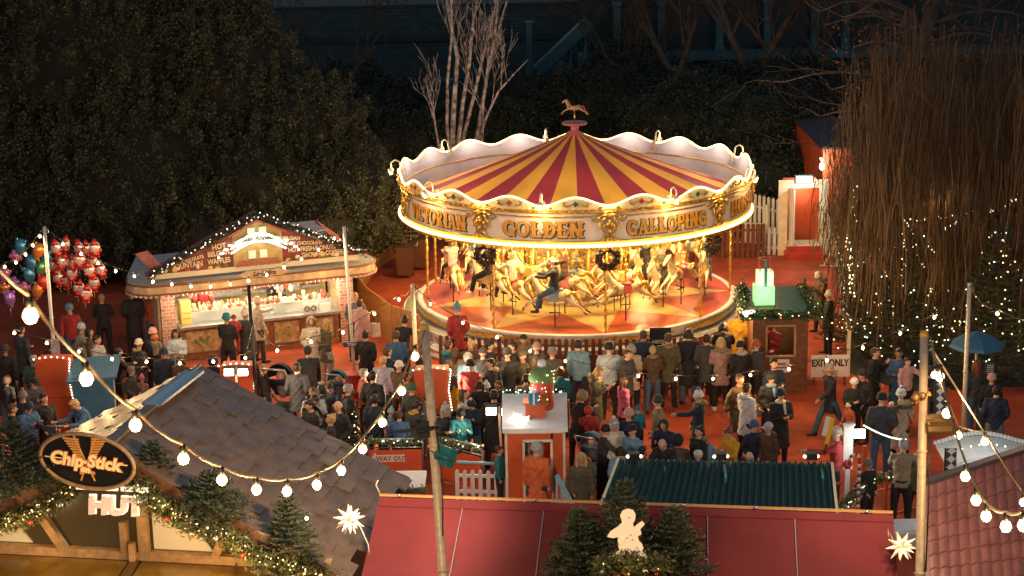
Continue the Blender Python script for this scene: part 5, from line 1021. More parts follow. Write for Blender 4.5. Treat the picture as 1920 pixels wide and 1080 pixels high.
# ============================================================ paper stars
for lb, px, py, rot, wire in (('white paper star at the corner of the tiled hut roof, left of the red canvas', 655, 974, .2, (690, 1020)), ('white paper star at the right corner of the red canvas roof', 1690, 1024, .5, (1665, 990))):
    c = atY(px, py, 27); o = thing('paper_star', lb, 'star lantern', c, 0, 'lit paper stars'); m = MB(); dirs = []
    for k in range(9): a = rot + 2 * PI * k / 9; dirs.append((math.cos(a), -.15 * (k % 2), math.sin(a)))
    for k in range(7): a = rot + .2 + 2 * PI * k / 7; dirs.append((.6 * math.cos(a), -.75, .6 * math.sin(a)))
    for k in range(5): a = rot + 2 * PI * k / 5; dirs.append((.6 * math.cos(a), .75, .6 * math.sin(a)))
    for d in dirs:
        d = Vector(d).normalized(); b_ = d * .055; m.cyl(b_, d * .255, .052, .003, 4, smooth=False)
    m.ball((0, 0, 0), .075, 8); m.build('star', mat('star_paper', (.9, .7, .5), .6, emit=(1, .66, .38), es=.10, noise=.15, nscale=10), o)
    w1 = atY(*wire, 27) - c; m = MB(); m.tube([(0.05, 0, -.05), (w1.x * .6, 0, w1.z * .3), w1, w1 + Vector((.02, 0, -.2))], .008, 5); m.build('wire', CREAM, o); lamp('star_lamp', c + Vector((0, -.35, 0)), .4, (1, .7, .4), .1, parent=o)

# ============================================================ masts, poles, bulb strings
def pole(label, base, top, r, m_=GALV, capm=None, name='light_pole'):
    o = thing(name, label, 'pole', base); m = MB(); t_ = top - base; m.cyl((0, 0, 0), t_, r, r * .92, 12)
    for f in (.55, .78): m.cyl(t_ * f, t_ * (f + .004), r * 1.25, r * 1.25, 12)
    m.build('tube', m_, o)
    if capm: m = MB(); m.cyl(t_, t_ * 1.012, r * 1.03, r * .9, 12); m.build('cap', capm, o)
    m = MB(); m.tube([t_ * .985 + Vector((r, 0, 0)), t_ * .985 + Vector((r * 1.9, 0, .02)), t_ * .985 + Vector((r * 1.9, 0, -.06)), t_ * .98 + Vector((r, 0, -.05))], .012, 5); m.build('eye_hook', STEEL, o); return o
AMB = mat('amber_cap', (.75, .42, .08), .4)
PM = at(797, 620, 7.0); PMb = at(840, 1200, 3.0); k = 7.0 / 4.0; pmb = PM + (PMb - PM) * (7.0 / (7.0 - 3.0)); pmb.z = 0
m1 = pole('tall pale mast with floodlights rising before the crowd, left of centre', pmb, PM, .068, GALV, AMB, 'mast')
PR_ = at(1733, 632, 7.0); PRb = at(1722, 1200, 3.0); prb = PR_ + (PRb - PR_) * (7 / 4.); prb.z = 0
m2 = pole('tall pale mast with floodlights and cables at the right', prb, PR_, .066, GALV, AMB, 'mast')
def mastpt(b, t_, py):                                       # point on a mast seen at row py
    best = None
    for i in range(101):
        q = b.lerp(t_, i / 100); d = q - Vector((0, 0, CH)); fw = d.y * math.cos(CP) - d.z * math.sin(CP); up = d.y * math.sin(CP) + d.z * math.cos(CP); v = CF * up / fw; u = CF * d.x / fw; y = 540 - (u * math.sin(CR) + v * math.cos(CR))
        if best is None or abs(y - py) < best[0]: best = (abs(y - py), q)
    return best[1].copy()
def flood(parent, c, tgt, w=.3, power=120, col=(1, .8, .55), mm=DARKM, lens='mast_lens', es=.6):
    b = Vector(parent.location); d = (Vector(tgt) - c).normalized(); rot = d.to_track_quat('-Z', 'Y').to_euler(); M_ = Matrix.Translation(c - b) @ rot.to_matrix().to_4x4(); m = MB(); m.M = M_; m.box((0, 0, .05), (w, w * .8, .12)); m.box((0, 0, .13), (w * .8, w * .2, .06)); m.tube([(-w * .55, 0, 0), (-w * .55, 0, .2), (w * .55, 0, .2), (w * .55, 0, 0)], .012, 5)
    h_ = m.build('floodlight_housing', mm, parent); m = MB(); m.M = M_; m.box((0, 0, -.018), (w * .88, w * .7, .012)); m.build('floodlight_lens', mat(lens, (1, .9, .6), .3, emit=(1, .8, .5), es=es), parent)
    if power: lamp('mast_lamp', c + d * .15, power, col, .15, 'SPOT', parent, tgt, 130)
q = mastpt(pmb, PM, 812); flood(m1, q + Vector((-.16, .0, 0)), (-5, 30, 3), .3, 650)
m = MB(); m.bar(q - pmb + Vector((-.55, 0, .0)), q - pmb + Vector((.12, 0, .05)), .04); q = mastpt(pmb, PM, 860); m.bar(q - pmb, q - pmb + Vector((.42, 0, .1)), .05); m.build('cross_arm', DARKM, m1)
q = mastpt(pmb, PM, 862); flood(m1, q + Vector((.20, -.02, .02)), (4, 29, 2.5), .34, 70, mm=TEALM)
m = MB(); m.cyl(q - pmb + Vector((0, -.05, .03)), q - pmb + Vector((.32, -.05, .14)), .045, None, 8); m.build('floodlight_driver', TEALM, m1)
m = MB(); a = mastpt(pmb, PM, 790) - pmb; b = mastpt(pmb, PM, 1000) - pmb; m.tube([a + Vector((.05, -.06, 0)), (a + b) / 2 + Vector((.1, -.08, 0)), b + Vector((.04, -.07, 0))], .01, 5); m.build('cable', BLACK, m1)
q = mastpt(prb, PR_, 750); m = MB(); m.bar(q - prb + Vector((-.28, 0, -.1)), q - prb + Vector((.1, 0, .1)), .06); m.ball(q - prb + Vector((-.12, -.05, .05)), .07, 8); m.ball(q - prb + Vector((-.02, -.06, .08)), .06, 8); m.build('cross_arm', mat('brass_bracket', (.35, .22, .08), .4, .6), m2)
q = mastpt(prb, PR_, 795); flood(m2, q + Vector((.22, 0, 0)), (6, 29, 2), .34, 110, mm=mat('bronze_case', (.16, .10, .04), .35, .5)); flood(m2, q + Vector((.34, .1, -.02)), (10, 33, 1), .26, 140, mm=MATS['bronze_case'])
q = mastpt(prb, PR_, 752); flood(m2, q + Vector((-.3, 0, -.1)), (2, 38, 0), .22, 140)
m = MB(); a = mastpt(prb, PR_, 740) - prb; b = mastpt(prb, PR_, 1070) - prb; m.tube([a + Vector((.07, -.05, 0)), (a + b) / 2 + Vector((.09, -.08, 0)), b + Vector((.07, -.07, 0))], .012, 5); m.tube([a + Vector((.0, -.08, .04)), a + Vector((-.25, -.1, -.2)), a + Vector((-.16, -.05, -.42))], .01, 5); m.build('cable', BLACK, m2)
c0 = atY(1748, 655, 25); c1 = atY(1880, 865, 26.5); o = thing('guy_rod', 'slender metal rod sloping down right from beside the right mast', 'rod', c0); m = MB(); m.cyl((0, 0, 0), c1 - c0, .014, None, 6); m.ball((0, 0, 0), .03, 6); m.build('rod', GALV, o)

def mkpole(label, bx_, top, r, m_=GALV, capm=None, **k):
    b = at(bx_[0], bx_[1]); t_ = atY(top[0], top[1], b.y - .05); return pole(label, b, t_, r, m_, capm, **k), t_
p1, T1 = mkpole('slim white pole in front of the balloon cluster', (112, 800), (83, 425), .045, WHITEP)
m = MB(); q = atY(105, 652, p1.location.y); m.box(q - p1.location + Vector((0, -.06, 0)), (.2, .02, .5)); m.build('poster', mat('poster_pale', (.5, .55, .6), .4, noise=.4, nscale=12), p1)
p2, T2 = mkpole('slim white pole carrying the TOILETS arrow', (667, 738), (645, 425), .045, WHITEP)
p3, T3 = mkpole('black pole before the waffle stall counter', (487, 830), (466, 535), .045, DARKM)
p4, T4 = mkpole('short silver pole beside the mast at the left of the carousel steps', (786, 790), (773, 533), .055, GALV)
p5, T5 = mkpole('slim pole at the right edge with a bulb near its tip', (1802, 890), (1818, 535), .05, GALV, CREAM)
c = atY(661, 646, p2.location.y - .08); o = thing('toilets_sign', 'dark arrow shaped sign reading TOILETS', 'sign', c, R(-4)); m = MB(); m.prism([(-.27, 0), (-.19, .09), (-.19, .065), (.24, .065), (.24, -.065), (-.19, -.065), (-.19, -.09)], .02); m.build('arrow', mat('sign_navy', (.03, .07, .10), .4), o); btext(o, 'TOILETS', .03, 0, .095, WHITEP, 0, .95)
m = MB(); m.box((0, -.012, .075), (.46, .01, .012)); m.build('border', WHITEP, o)
b = at(662, 745); o = thing('red_post_box', 'square red box around the foot of the TOILETS pole', 'box', b); m = MB(); m.box((0, 0, .3), (.34, .34, .6)); m.box((0, 0, .62), (.4, .4, .05)); m.build('body', REDP, o)

def bulb_string(label, ends, pts, Y, rc=.012, rb=.035, power=10, cab=BLACK, group='strings of bulbs'):
    """pts are photo pixels of the bulbs, Y their distance"""
    W3 = [atY(px, py, Y(px) if callable(Y) else Y[i]) for i, (px, py) in enumerate(pts)]; o = thing('bulb_string', label, 'string lights', W3[0], 0, group); b0 = W3[0]
    ca = [w + Vector((0, 0, rb * 2.7)) for w in W3]; path = ([ends[0]] if ends[0] is not None else []) + ca + ([ends[1]] if ends[1] is not None else []); fine = []
    for a, b in zip(path, path[1:]):
        L = (b - a).length
        for k in range(4): t_ = k / 4; fine.append(a.lerp(b, t_) - Vector((0, 0, .12 * L * t_ * (1 - t_))))
    fine.append(path[-1]); m = MB(); m.tube([p - b0 for p in fine], rc, 5, cap=False); m.build('cable', cab, o)
    for w in W3:
        m = MB(); m.cyl(w - b0 + Vector((0, 0, rb * .8)), w - b0 + Vector((0, 0, rb * 2.6)), rb * .5, rb * .55, 8); s_ = m.build('socket', BLACK, o)
        m = MB(); m.lathe([(0, -rb * 1.05), (rb * .6, -rb * .85), (rb, -rb * .1), (rb * .85, rb * .45), (rb * .5, rb * 1.0)], 10, w - b0); m.build('bulb', BULB, s_)
        if power: lamp('bulb_lamp', w + Vector((0, -rb * 1.6, -rb * 1.2)), power, WARM, rb, parent=o)
Lp = lambda x0, Y0, x1, Y1: (lambda px: Y0 + (Y1 - Y0) * (px - x0) / (x1 - x0))
CABW = mat('cable_tan', (.30, .19, .09), .5)
near = [(57, 592), (162, 710), (254, 797), (344, 860), (416, 900), (481, 918), (538, 921), (594, 909), (640, 882), (680, 842), (717, 792), (753, 733), (778, 668)]
bulb_string('large near string of bulbs sagging from the left edge to the tall mast', (atY(-60, 430, 11), PM), near, Lp(57, 12.5, 778, 23.8), .015, .056, 14, CABW)
bulb_string('near string of bulbs curving from the right mast over the pantile roof', (PR_ + Vector((.1, 0, -.05)), atY(2010, 960, 15)), [(1762, 706), (1775, 775), (1810, 893), (1830, 938), (1849, 968), (1886, 987), (1919, 985)], Lp(1762, 22.5, 1919, 17), .015, .06, 12, CABW)
bulb_string('short steep string of bulbs just right of the right mast', (PR_ + Vector((.12, .1, -.03)), atY(1975, 905, 24)), [(1752, 703), (1797, 816), (1846, 828), (1918, 942)], Lp(1752, 24.5, 1918, 23), .011, .05, 10, CABW)
Y1, Y2, Y4, Y5 = p1.location.y, p2.location.y, p4.location.y, p5.location.y
bulb_string('upper string of bulbs from the pole by the balloons to the TOILETS pole', (T1, T2), [(118, 458), (152, 476), (184, 493), (217, 508), (252, 518), (287, 528), (322, 533), (358, 537), (395, 537), (432, 533), (466, 526), (500, 515), (533, 501), (565, 486), (597, 468), (627, 447)], Lp(83, Y1, 645, Y2), .008, .034, 11)
bulb_string('short string of bulbs at the far left over the blue balloons', (T1, atY(-40, 515, Y1 + 1)), [(75, 443), (62, 460), (48, 477), (30, 492), (9, 500)], lambda px: Y1, .008, .034, 5)
bulb_string('low string of bulbs across the left crowd toward the black pole', (atY(-40, 600, 42), atY(475, 600, p3.location.y)), [(27, 624), (88, 643), (148, 659), (210, 673), (275, 678), (337, 681), (400, 678), (460, 671)], lambda px: 38.5, .008, .034, 11)
bulb_string('string of bulbs from the black pole up to the short silver pole', (atY(475, 600, p3.location.y), T4), [(520, 657), (583, 640), (643, 623), (702, 588), (748, 561)], lambda px: 37.5 + (px - 520) * .004, .008, .034, 11)
bulb_string('long string of bulbs before the carousel from the silver pole to the right pole', (T4, T5), [(807, 570), (868, 605), (932, 632), (994, 658), (1060, 677), (1127, 694), (1197, 705), (1267, 710), (1337, 710), (1407, 703), (1479, 692), (1550, 675), (1618, 652), (1688, 625), (1752, 595), (1816, 556)], Lp(773, Y4, 1818, Y5), .008, .034, 13)
bulb_string('string of bulbs leaving the frame at the right below the willow', (T5, atY(1990, 640, 34)), [(1870, 588), (1925, 611)], lambda px: 33.2, .008, .034, 11)
bulb_string('lone bulb hanging beside the roof fir', (None, atY(560, 945, 27.6)), [(575, 972), (577, 973)][:1], [27.6], .008, .03, 4)

# ============================================================ willow and lit conifers
wil = atY(1740, 560, 52); wil.z = 0; wo = thing('willow_tree', 'huge bare weeping willow with curtains of hanging twigs filling the upper right', 'tree', wil); rs = np.random.RandomState(5)
m = MB(); m.tube([(-1.5, 1, 0), (-1.2, 1.2, 3), (-.6, 1, 6), (0, .8, 9)], [.55, .45, .35, .2], 10); m.build('trunk', BARK, wo)
m = MB(); random.seed(9)
for k in range(26):
    a = random.uniform(0, 2 * PI); z = random.uniform(4.5, 9); L = random.uniform(2.0, 3.6); d = Vector((math.cos(a), math.sin(a) * .7, .55)); P = [Vector((-.9 + z * .08, 1, z))]
    for i in range(5): P.append(P[-1] + d * (L / 5)); d.z -= .22; d.x += random.gauss(0, .1)
    m.tube(P, [.09, .075, .06, .045, .03, .02], 5)
    for j in range(4): branchy(m, P[random.randint(2, 5)], (random.gauss(0, 1), random.gauss(0, .6), .3), 1.5, .02, 1, .6, 0, 4, 3, .15, .006)
m.build('boughs', BARK, wo)
V = []
def strand(x, y, z0, L, w, sw):
    K = 8; ph = rs.rand() * 6; a = rs.rand() * 3.14; dx, dy = w * math.cos(a), w * math.sin(a); pts = []; am = rs.uniform(.03, .13)
    for i in range(K + 1):
        f = i / K; pts.append((x + sw[0] * math.sin(f * 1.5) * L * .5 + am * math.sin(ph + f * 6) * f, y + sw[1] * f * L * .3 + am * math.cos(ph + f * 5) * f, z0 - L * f * (1 - .12 * (1 - f))))
    for p, q in zip(pts, pts[1:]): V.append([(p[0] - dx, p[1] - dy, p[2]), (p[0] + dx, p[1] + dy, p[2]), (q[0] + dx * .8, q[1] + dy * .8, q[2]), (q[0] - dx * .8, q[1] - dy * .8, q[2])])
    if rs.rand() < .85:                                      # a side shoot
        i = rs.randint(1, K - 1); p = pts[i]; l = L * rs.uniform(.12, .35); sx = rs.normal(0, .35) * l; V.append([(p[0] - dx, p[1] - dy, p[2]), (p[0] + dx, p[1] + dy, p[2]), (p[0] + sx + dx * .6, p[1], p[2] - l * .4), (p[0] + sx - dx * .6, p[1], p[2] - l * .4)]); V.append([(p[0] + sx - dx * .6, p[1], p[2] - l * .4), (p[0] + sx + dx * .6, p[1], p[2] - l * .4), (p[0] + sx * 1.3 + dx * .4, p[1], p[2] - l), (p[0] + sx * 1.3 - dx * .4, p[1], p[2] - l)])
cnt = 0
while cnt < 820:                                             # tresses of twigs that share an origin
    px = rs.uniform(1552, 1990); Y = rs.uniform(44.5, 55); top = rs.uniform(-60, 430)
    lim = max(0, 1640 - px) * 2.6
    if px < 1650 and rs.rand() < .35: continue
    if top < lim or (top < 150 and rs.rand() < .35): continue
    bot = {0: 470, 1: 570, 2: 640, 3: 450, 4: 610, 5: 540, 6: 640}.get(int((px - 1548) // 48), 560) + rs.normal(0, 60)
    if 1700 < px < 1748: bot = rs.uniform(400, 480)
    if bot - top < 50: continue
    a = atY(px, top, Y); b = atY(px, bot, Y); full = a.z - b.z; L0 = full * rs.uniform(.45, 1.0); zz = a.z - rs.rand() * (full - L0); tw = rs.normal(0, .16, 2); sp = rs.uniform(.10, .34)
    for k in range(rs.randint(6, 15)):
        L = L0 * rs.uniform(.55, 1.05); z0 = zz - abs(rs.normal(0, .15))
        if z0 - L < .2: L = max(.3, z0 - .2)
        strand(a.x - wil.x + rs.normal(0, sp), Y - wil.y + rs.normal(0, sp), z0, L, rs.choice([.006, .009, .012]), tw + rs.normal(0, .08, 2))
    cnt += 1
Vq = np.array(V).reshape(-1, 3); quads(Vq, len(Vq) // 4, 'hanging_twigs', mat('willow_twig', (.12, .066, .024), .6, noise=.6, nscale=1.0), wo)
P = np.array([tuple(atY(rs.uniform(1560, 1980), rs.uniform(40, 300), rs.uniform(47, 54)) - wil) for _ in range(700)]); leaves(P, .06, 'dead_leaves', mat('dead_leaf', (.16, .06, .02), .6), wo)
LC = [('fairy-lit conifer nearest the exit lane', 1625, 715, 47.5, 3.6, 1.25, 90), ('broad fairy-lit conifer under the willow left of the dark path', 1690, 720, 46.5, 4.0, 1.35, 110), ('fairy-lit conifer just right of the dark path', 1800, 700, 50, 4.6, 1.5, 130), ('fairy-lit conifer behind the blue parasol', 1862, 720, 45, 4.4, 1.5, 130), ('fairy-lit conifer at the right edge', 1915, 690, 49, 5.2, 1.7, 130), ('tall fairy-lit conifer behind the others below the shed', 1770, 620, 56, 3.6, 1.3, 60), ('fairy-lit conifer at the top right by the shed wall', 1890, 600, 57, 4.4, 1.6, 90)]
for i, (lb, px, py, Y, h, r, nl) in enumerate(LC):
    b = atY(px, py, Y); b.z = 0; fir(lb, b, h, r, 40 + i, dens=.28, group='fairy-lit conifers under the willow', lights=int(nl * .8), nd=.14, lm=.018, name='conifer', cat='conifer')
tl = thing('fairy_string', 'vertical string of fairy lights down the willow curtain beside the shed', 'string lights', atY(1605, 330, 47)); m = MB(); p0 = atY(1605, 330, 47)
for (x0, y0, x1, y1, n) in ((1603, 340, 1602, 420, 8), (1588, 440, 1600, 560, 26), (1700, 415, 1790, 405, 16), (1770, 430, 1830, 395, 16), (1850, 400, 1918, 370, 22), (1735, 440, 1750, 480, 8)):
    for i in range(n): f = i / n; m.ball(atY(x0 + (x1 - x0) * f + random.uniform(-5, 5), y0 + (y1 - y0) * f + random.uniform(-4, 4), 46.8) - p0, .02, 5, i % 2)
m.build('fairy_lights', [FAIRYW, FAIRYC], tl); m = MB(); m.tube([atY(1588, 440, 46.8) - p0, atY(1600, 560, 46.8) - p0], .006, 4); m.build('cable', BLACK, tl)
for px, py, Y, pw in ((1585, 470, 43, 40), (1760, 380, 46.5, 16), (1655, 600, 43.5, 34), (1880, 420, 47, 16), (1860, 600, 43, 10), (1570, 330, 55, 60)): lamp('fairy_glow', atY(px, py, Y), pw, (1, .55, .22), .4)

# ============================================================ balloons (plain foil shapes)
FO = {n: mat('foil_' + n, c, .22, .55) for n, c in (('red', (.6, .05, .04)), ('white', (.75, .68, .66)), ('blue', (.06, .22, .40)), ('pink', (.6, .18, .35)), ('green', (.12, .35, .14)), ('orange', (.75, .25, .06)), ('violet', (.32, .16, .5)))}
def balloon(label, px, py, Y, kind, s, tilt, group, tie):
    c = atY(px, py, Y); o = thing('foil_balloon', label, 'balloon', c, 0, group); o.rotation_euler = (0, tilt, random.uniform(-.5, .5)); m = MB()
    if kind == 'gnome':
        m.ball((0, 0, .02), (s * .62, s * .36, s * .72), 12, 0); m.cyl((0, 0, s * .35), (s * .08, 0, s * 1.05), s * .52, s * .1, 12, 1); m.ball((0, 0, s * .36), (s * .56, s * .40, s * .14), 10, 0); m.ball((0, 0, -s * .62), (s * .46, s * .3, s * .34), 10, 1)
        for q in (-1, 1): m.ball((q * s * .5, -.02, -s * .25), (s * .2, s * .18, s * .3), 8, 1); m.ball((q * s * .26, -.03, -s * .98), (s * .17, s * .2, s * .13), 8, 1)
        m.ball((0, -s * .34, s * .16), s * .08, 6, 1); mats = [FO['white'], FO['red']]
    elif kind == 'star':
        for k in range(5): a = 2 * PI * k / 5 + .3; m.ball((s * .45 * math.cos(a), 0, s * .45 * math.sin(a)), (s * .3, s * .2, s * .3), 8)
        m.ball((0, 0, 0), (s * .55, s * .32, s * .55), 10); mats = [FO[tie]]
    else:
        m.ball((0, 0, 0), (s * .6, s * .4, s * .85), 12); m.ball((s * .1, 0, -s * .8), (s * .25, s * .15, s * .25), 8); mats = [FO[tie]]
        for q in (-1, 1): m.ball((q * s * .45, 0, s * .62), (s * .16, s * .1, s * .26), 8)
    m.build('envelope', mats, o); m = MB(); m.tube([(0, 0, -s), (0, 0, -s * 1.7)], .004, 4); m.build('ribbon', WHITEP, o)
gp = [(105, 465), (122, 458), (148, 465), (160, 466), (178, 465), (118, 490), (135, 492), (100, 497), (150, 487), (172, 490), (135, 512), (122, 525), (168, 507), (188, 505), (148, 540), (176, 530), (162, 550), (108, 520)]
gl_ = ['at the top left of the bunch', 'right under the bulb at the top', 'at the top middle of the bunch', 'in the top row beside the bulb', 'at the top right corner of the bunch', 'second row, touching the white pole side', 'in the heart of the bunch, second row', 'nearest to the white pole', 'under the top middle ones', 'second row at the right', 'in the centre of the bunch', 'lower left part of the bunch', 'right of centre', 'sticking out furthest to the right', 'near the bottom point of the bunch', 'lower right of the bunch', 'lowest of the whole bunch', 'low beside the pole, half behind others']
for i, ((px, py), t_) in enumerate(zip(gp, gl_)): balloon('red and white foil balloon ' + t_, px, py, 45.5 + (i % 4) * .25, 'gnome', .235, random.uniform(-.35, .35), 'red and white foil balloons', None)
ot = [(38, 462, 'blue', 'egg', 'at the top of the coloured bunch'), (58, 492, 'blue', 'egg', 'in the middle of the coloured bunch'), (30, 480, 'pink', 'star', 'under the top blue one'), (72, 470, 'orange', 'egg', 'behind the white pole, at its left'), (85, 478, 'blue', 'star', 'directly behind the white pole'), (78, 502, 'green', 'egg', 'left of the white pole'), (80, 530, 'red', 'egg', 'low, left of the white pole'), (8, 515, 'pink', 'egg', 'at the left edge'), (25, 530, 'violet', 'star', 'low at the left'), (18, 560, 'violet', 'egg', 'lowest at the left, hanging down'), (55, 515, 'blue', 'egg', 'in the lower middle'), (8, 540, 'orange', 'star', 'small one at the left edge'), (70, 545, 'orange', 'egg', 'bottom one near the pole'), (45, 540, 'pink', 'star', 'between violet and orange ones')]
for i, (px, py, c_, k_, t_) in enumerate(ot): balloon('%s foil balloon %s' % (c_, t_), px, py, 45 + (i % 3) * .3, k_, .25, random.uniform(-.5, .5), 'coloured foil balloons', c_)
lamp('balloon_glow', atY(150, 500, 43.5), 4, (1, .7, .5), .2); lamp('balloon_glow', atY(40, 510, 43), 3, (1, .6, .6), .2)

# ============================================================ right-hand ride and rails
c = at(1880, 868, 1.3); o = thing('white_ride_canopy', 'white scalloped curved ride canopy with cool lights at the right edge', 'canopy', (c.x, c.y, 0)); m = MB(); WH = mat('canopy_white', (.72, .74, .74), .5, noise=.12)
n = 20
def arcp(i, dz=0, dy=0): x = -1.15 + 2.6 * i / n; return Vector((x, dy, 1.32 + .13 * math.sin(PI * i / n * 2 - .6) + dz))
for i in range(n):
    a, b = arcp(i), arcp(i + 1); m.slab([a, b, b + Vector((0, 1.0, .1)), a + Vector((0, 1.0, .1))], .05); m.slab([a + Vector((0, -.01, -.04)), a + Vector((0, -.01, -.95)), b + Vector((0, -.01, -.95)), b + Vector((0, -.01, -.04))], .03)
m.build('body', WH, o); m = MB()
for i in range(34): p = arcp(i * n / 34 if False else i * n // 34); x = -1.15 + 2.6 * i / 34; m.ball((x, 1.0, 1.42 + .13 * math.sin(PI * i / 34 * 2 - .6) + .06), .055, 8)
m.build('scallops', WH, o); m = MB()
for i in range(14): x = -1.1 + 2.5 * i / 14; m.ball((x, .4, 1.44 + .13 * math.sin(PI * i / 14 * 2 - .6)), .016, 5)
m.build('fairy_lights', FAIRYC, o); m = MB(); m.box((.6, -.05, .9), (.05, .04, .7)); m.box((0, -.05, .75), (2.2, .04, .05)); m.build('frame', mat('frame_blue_grey', (.3, .42, .45), .5), o)
lamp('canopy_glow', c + Vector((-.4, -.5, .7)), 8, (.9, 1, 1), .1)
CHK = bpy.data.materials.new('chequer'); CHK.use_nodes = True; _t = CHK.node_tree; _c = _t.nodes.new('ShaderNodeTexChecker'); _g = _t.nodes.new('ShaderNodeTexCoord'); _mp = _t.nodes.new('ShaderNodeMapping'); _mp.inputs['Rotation'].default_value = (0, R(45), 0); _c.inputs['Scale'].default_value = 8.5; _c.inputs['Color1'].default_value = (.7, .7, .68, 1); _c.inputs['Color2'].default_value = (.06, .06, .06, 1); _t.links.new(_g.outputs['Object'], _mp.inputs[0]); _t.links.new(_mp.outputs[0], _c.inputs['Vector']); _t.links.new(_c.outputs[0], _t.nodes['Principled BSDF'].inputs['Base Color'])
for lb, px, py, w_, h_ in (('tall chequered panel just right of the right mast', 1762, 754, .18, .95), ('lower chequered panel in front of the white canopy', 1783, 868, .2, .6)):
    q = atY(px, py, 38 if py < 800 else 33.5); o = thing('chequered_panel', lb, 'panel', q); m = MB(); m.box((0, 0, 0), (w_, .03, h_)); m.build('panel', CHK, o); m = MB(); m.box((-w_ / 2 - .02, 0, -.1), (.03, .05, h_ + .2)); m.build('edge', BLACK, o)
q = atY(1605, 900, 34.5); q.z = 0; h_ = atY(1600, 845, 34.5).z; o = thing('candy_cane', 'red and white striped candy cane beside the red rail post', 'decoration', (q.x, 34.5, 0)); m = MB(); P = [(0.05, 0, 0), (.06, 0, h_ - .2)] + [(-.04 + .1 * math.cos(a), 0, h_ - .2 + .12 * math.sin(a)) for a in np.linspace(0, PI, 7)] + [(-.14, 0, h_ - .38)]; Q = [];
for a, b in zip(P, P[1:]):
    a, b = Vector(a), Vector(b); n = max(1, int((b - a).length / .07))
    for i in range(n): Q.append(a.lerp(b, i / n))
for i in range(len(Q) - 1): m.tube([Q[i], Q[i + 1]], .035, 8, i % 2)
m.build('cane', [REDP, SNOW], o)
pts = [(1573, 962), (1620, 905), (1725, 880)]; PW = [at(*p, 1.0) for p in pts]; o = thing('garlanded_rail', 'orange-red rails with fir garland around the small ride, lower right', 'railing', (PW[0].x, PW[0].y, 0)); b0 = Vector((PW[0].x, PW[0].y, 0)); m = MB()
for a, b in zip(PW, PW[1:]): m.bar(a - b0, b - b0, .05); m.bar(a - b0 - Vector((0, 0, .25)), b - b0 - Vector((0, 0, .25)), .04); m.bar(a - b0 - Vector((0, 0, .85)), b - b0 - Vector((0, 0, .85)), .05)
for a in PW + [PW[1].lerp(PW[2], .4)]: m.box((a.x - b0.x, a.y - b0.y, .55), (.06, .06, 1.1))
m.box((PW[1].x - b0.x, PW[1].y - b0.y, .9), (.08, .08, 1.8)); m.build('frame', ORANGE, o)
garland('rail_garland', '', [PW[0] - b0, PW[1] - b0, PW[2] - b0], .09, 2600, o, 40, FAIRYC, .05, leafm=FIRM[1])
a, b = at(1640, 958, .5), at(1700, 962, .5)
o = thing('snow_platform', 'pale platform edge beside the paper star at the right', 'platform', at(1700, 1000, .3)); m = MB(); m.box((0, 0, 0), (.9, .8, .3)); m.box((0, -.3, .17), (.7, .05, .04)); m.build('deck', SNOW, o)
c = at(1600, 800, 1.85); o = thing('white_gate_post', 'ornate white ride post with blazing floodlight left of the right mast', 'post', (c.x, c.y, 0)); m = MB(); m.box((-.1, 0, 1.4), (.2, .08, .95)); m.box((-.1, 0, .5), (.1, .08, 1.0))
for k in range(4): m.ball((-.18 + .06 * k, 0, 1.9), .045, 8)
m.build('post', WHITEP, o); m = MB(); m.box((.12, -.08, 1.72), (.22, .06, .18)); m.build('floodlight_lens', MATS['flood_lens'], o); lamp('flood_lamp', c + Vector((.12, -.6, -.4)), 6, (.9, 1, 1), .1, parent=o)
m = MB(); m.ball((-.1, -.06, 1.05), (.1, .04, .1), 10); m.build('rosette', REDP, o)
bulbs = [(1625, 800), (1640, 812), (1660, 818), (1690, 822)]; o = thing('fairy_string', 'cool fairy lights from the white gate post to the right mast', 'string lights', at(1625, 800, 1.8)); b0 = Vector(o.location); m = MB()
Pq = [at(1620 + 78 * i / 22, 798 + 26 * math.sin(PI / 2 * i / 22), 1.8) - b0 for i in range(23)]
for p in Pq: m.ball(p, .016, 5)
m.build('fairy_lights', FAIRYC, o); m = MB(); m.tube(Pq, .005, 4); m.build('cable', BLACK, o)
c = at(1832, 640, 2.2); o = thing('parasol', 'blue parasol over a stall under the willow at the right', 'parasol', (c.x, c.y, 0)); m = MB(); m.lathe([(.02, .25), (.35, .12), (.62, -.05), (.66, -.12), (.6, -.08), (.02, .18)], 8, (0, 0, 2.2), smooth=False); m.build('canopy', mat('parasol_blue', (.03, .12, .22), .6), o); m = MB(); m.cyl((0, 0, 0), (0, 0, 2.4), .025); m.build('pole', GALV, o)
c = at(1912, 660, .0); o = thing('finger_sign', 'small dark signboard on a wooden post at the right edge', 'sign', c); m = MB(); m.box((0, 0, .7), (.08, .08, 1.4)); m.build('post', WOODL, o); m = MB(); m.box((0, -.05, 1.35), (.5, .04, .25)); m.build('board', MATS['sign_navy'], o)
c = at(1856, 692, .9); o = thing('menu_board', 'small dark menu board beside the parasol pole', 'sign', c); m = MB(); m.box((0, 0, 0), (.24, .03, .34)); m.build('board', MATS['sign_navy'], o); m = MB(); [m.box((0, -.02, .1 - .05 * k), (.17, .006, .018)) for k in range(5)]; m.build('chalk_lines', WHITEP, o)
fr = fir('lit fir on the barrier between tiled roof and WAY OUT panel', at(660, 865, 0), 1.55, .34, 61, dens=1., group='small fir trees on the chalets', lights=40, lm=.012)
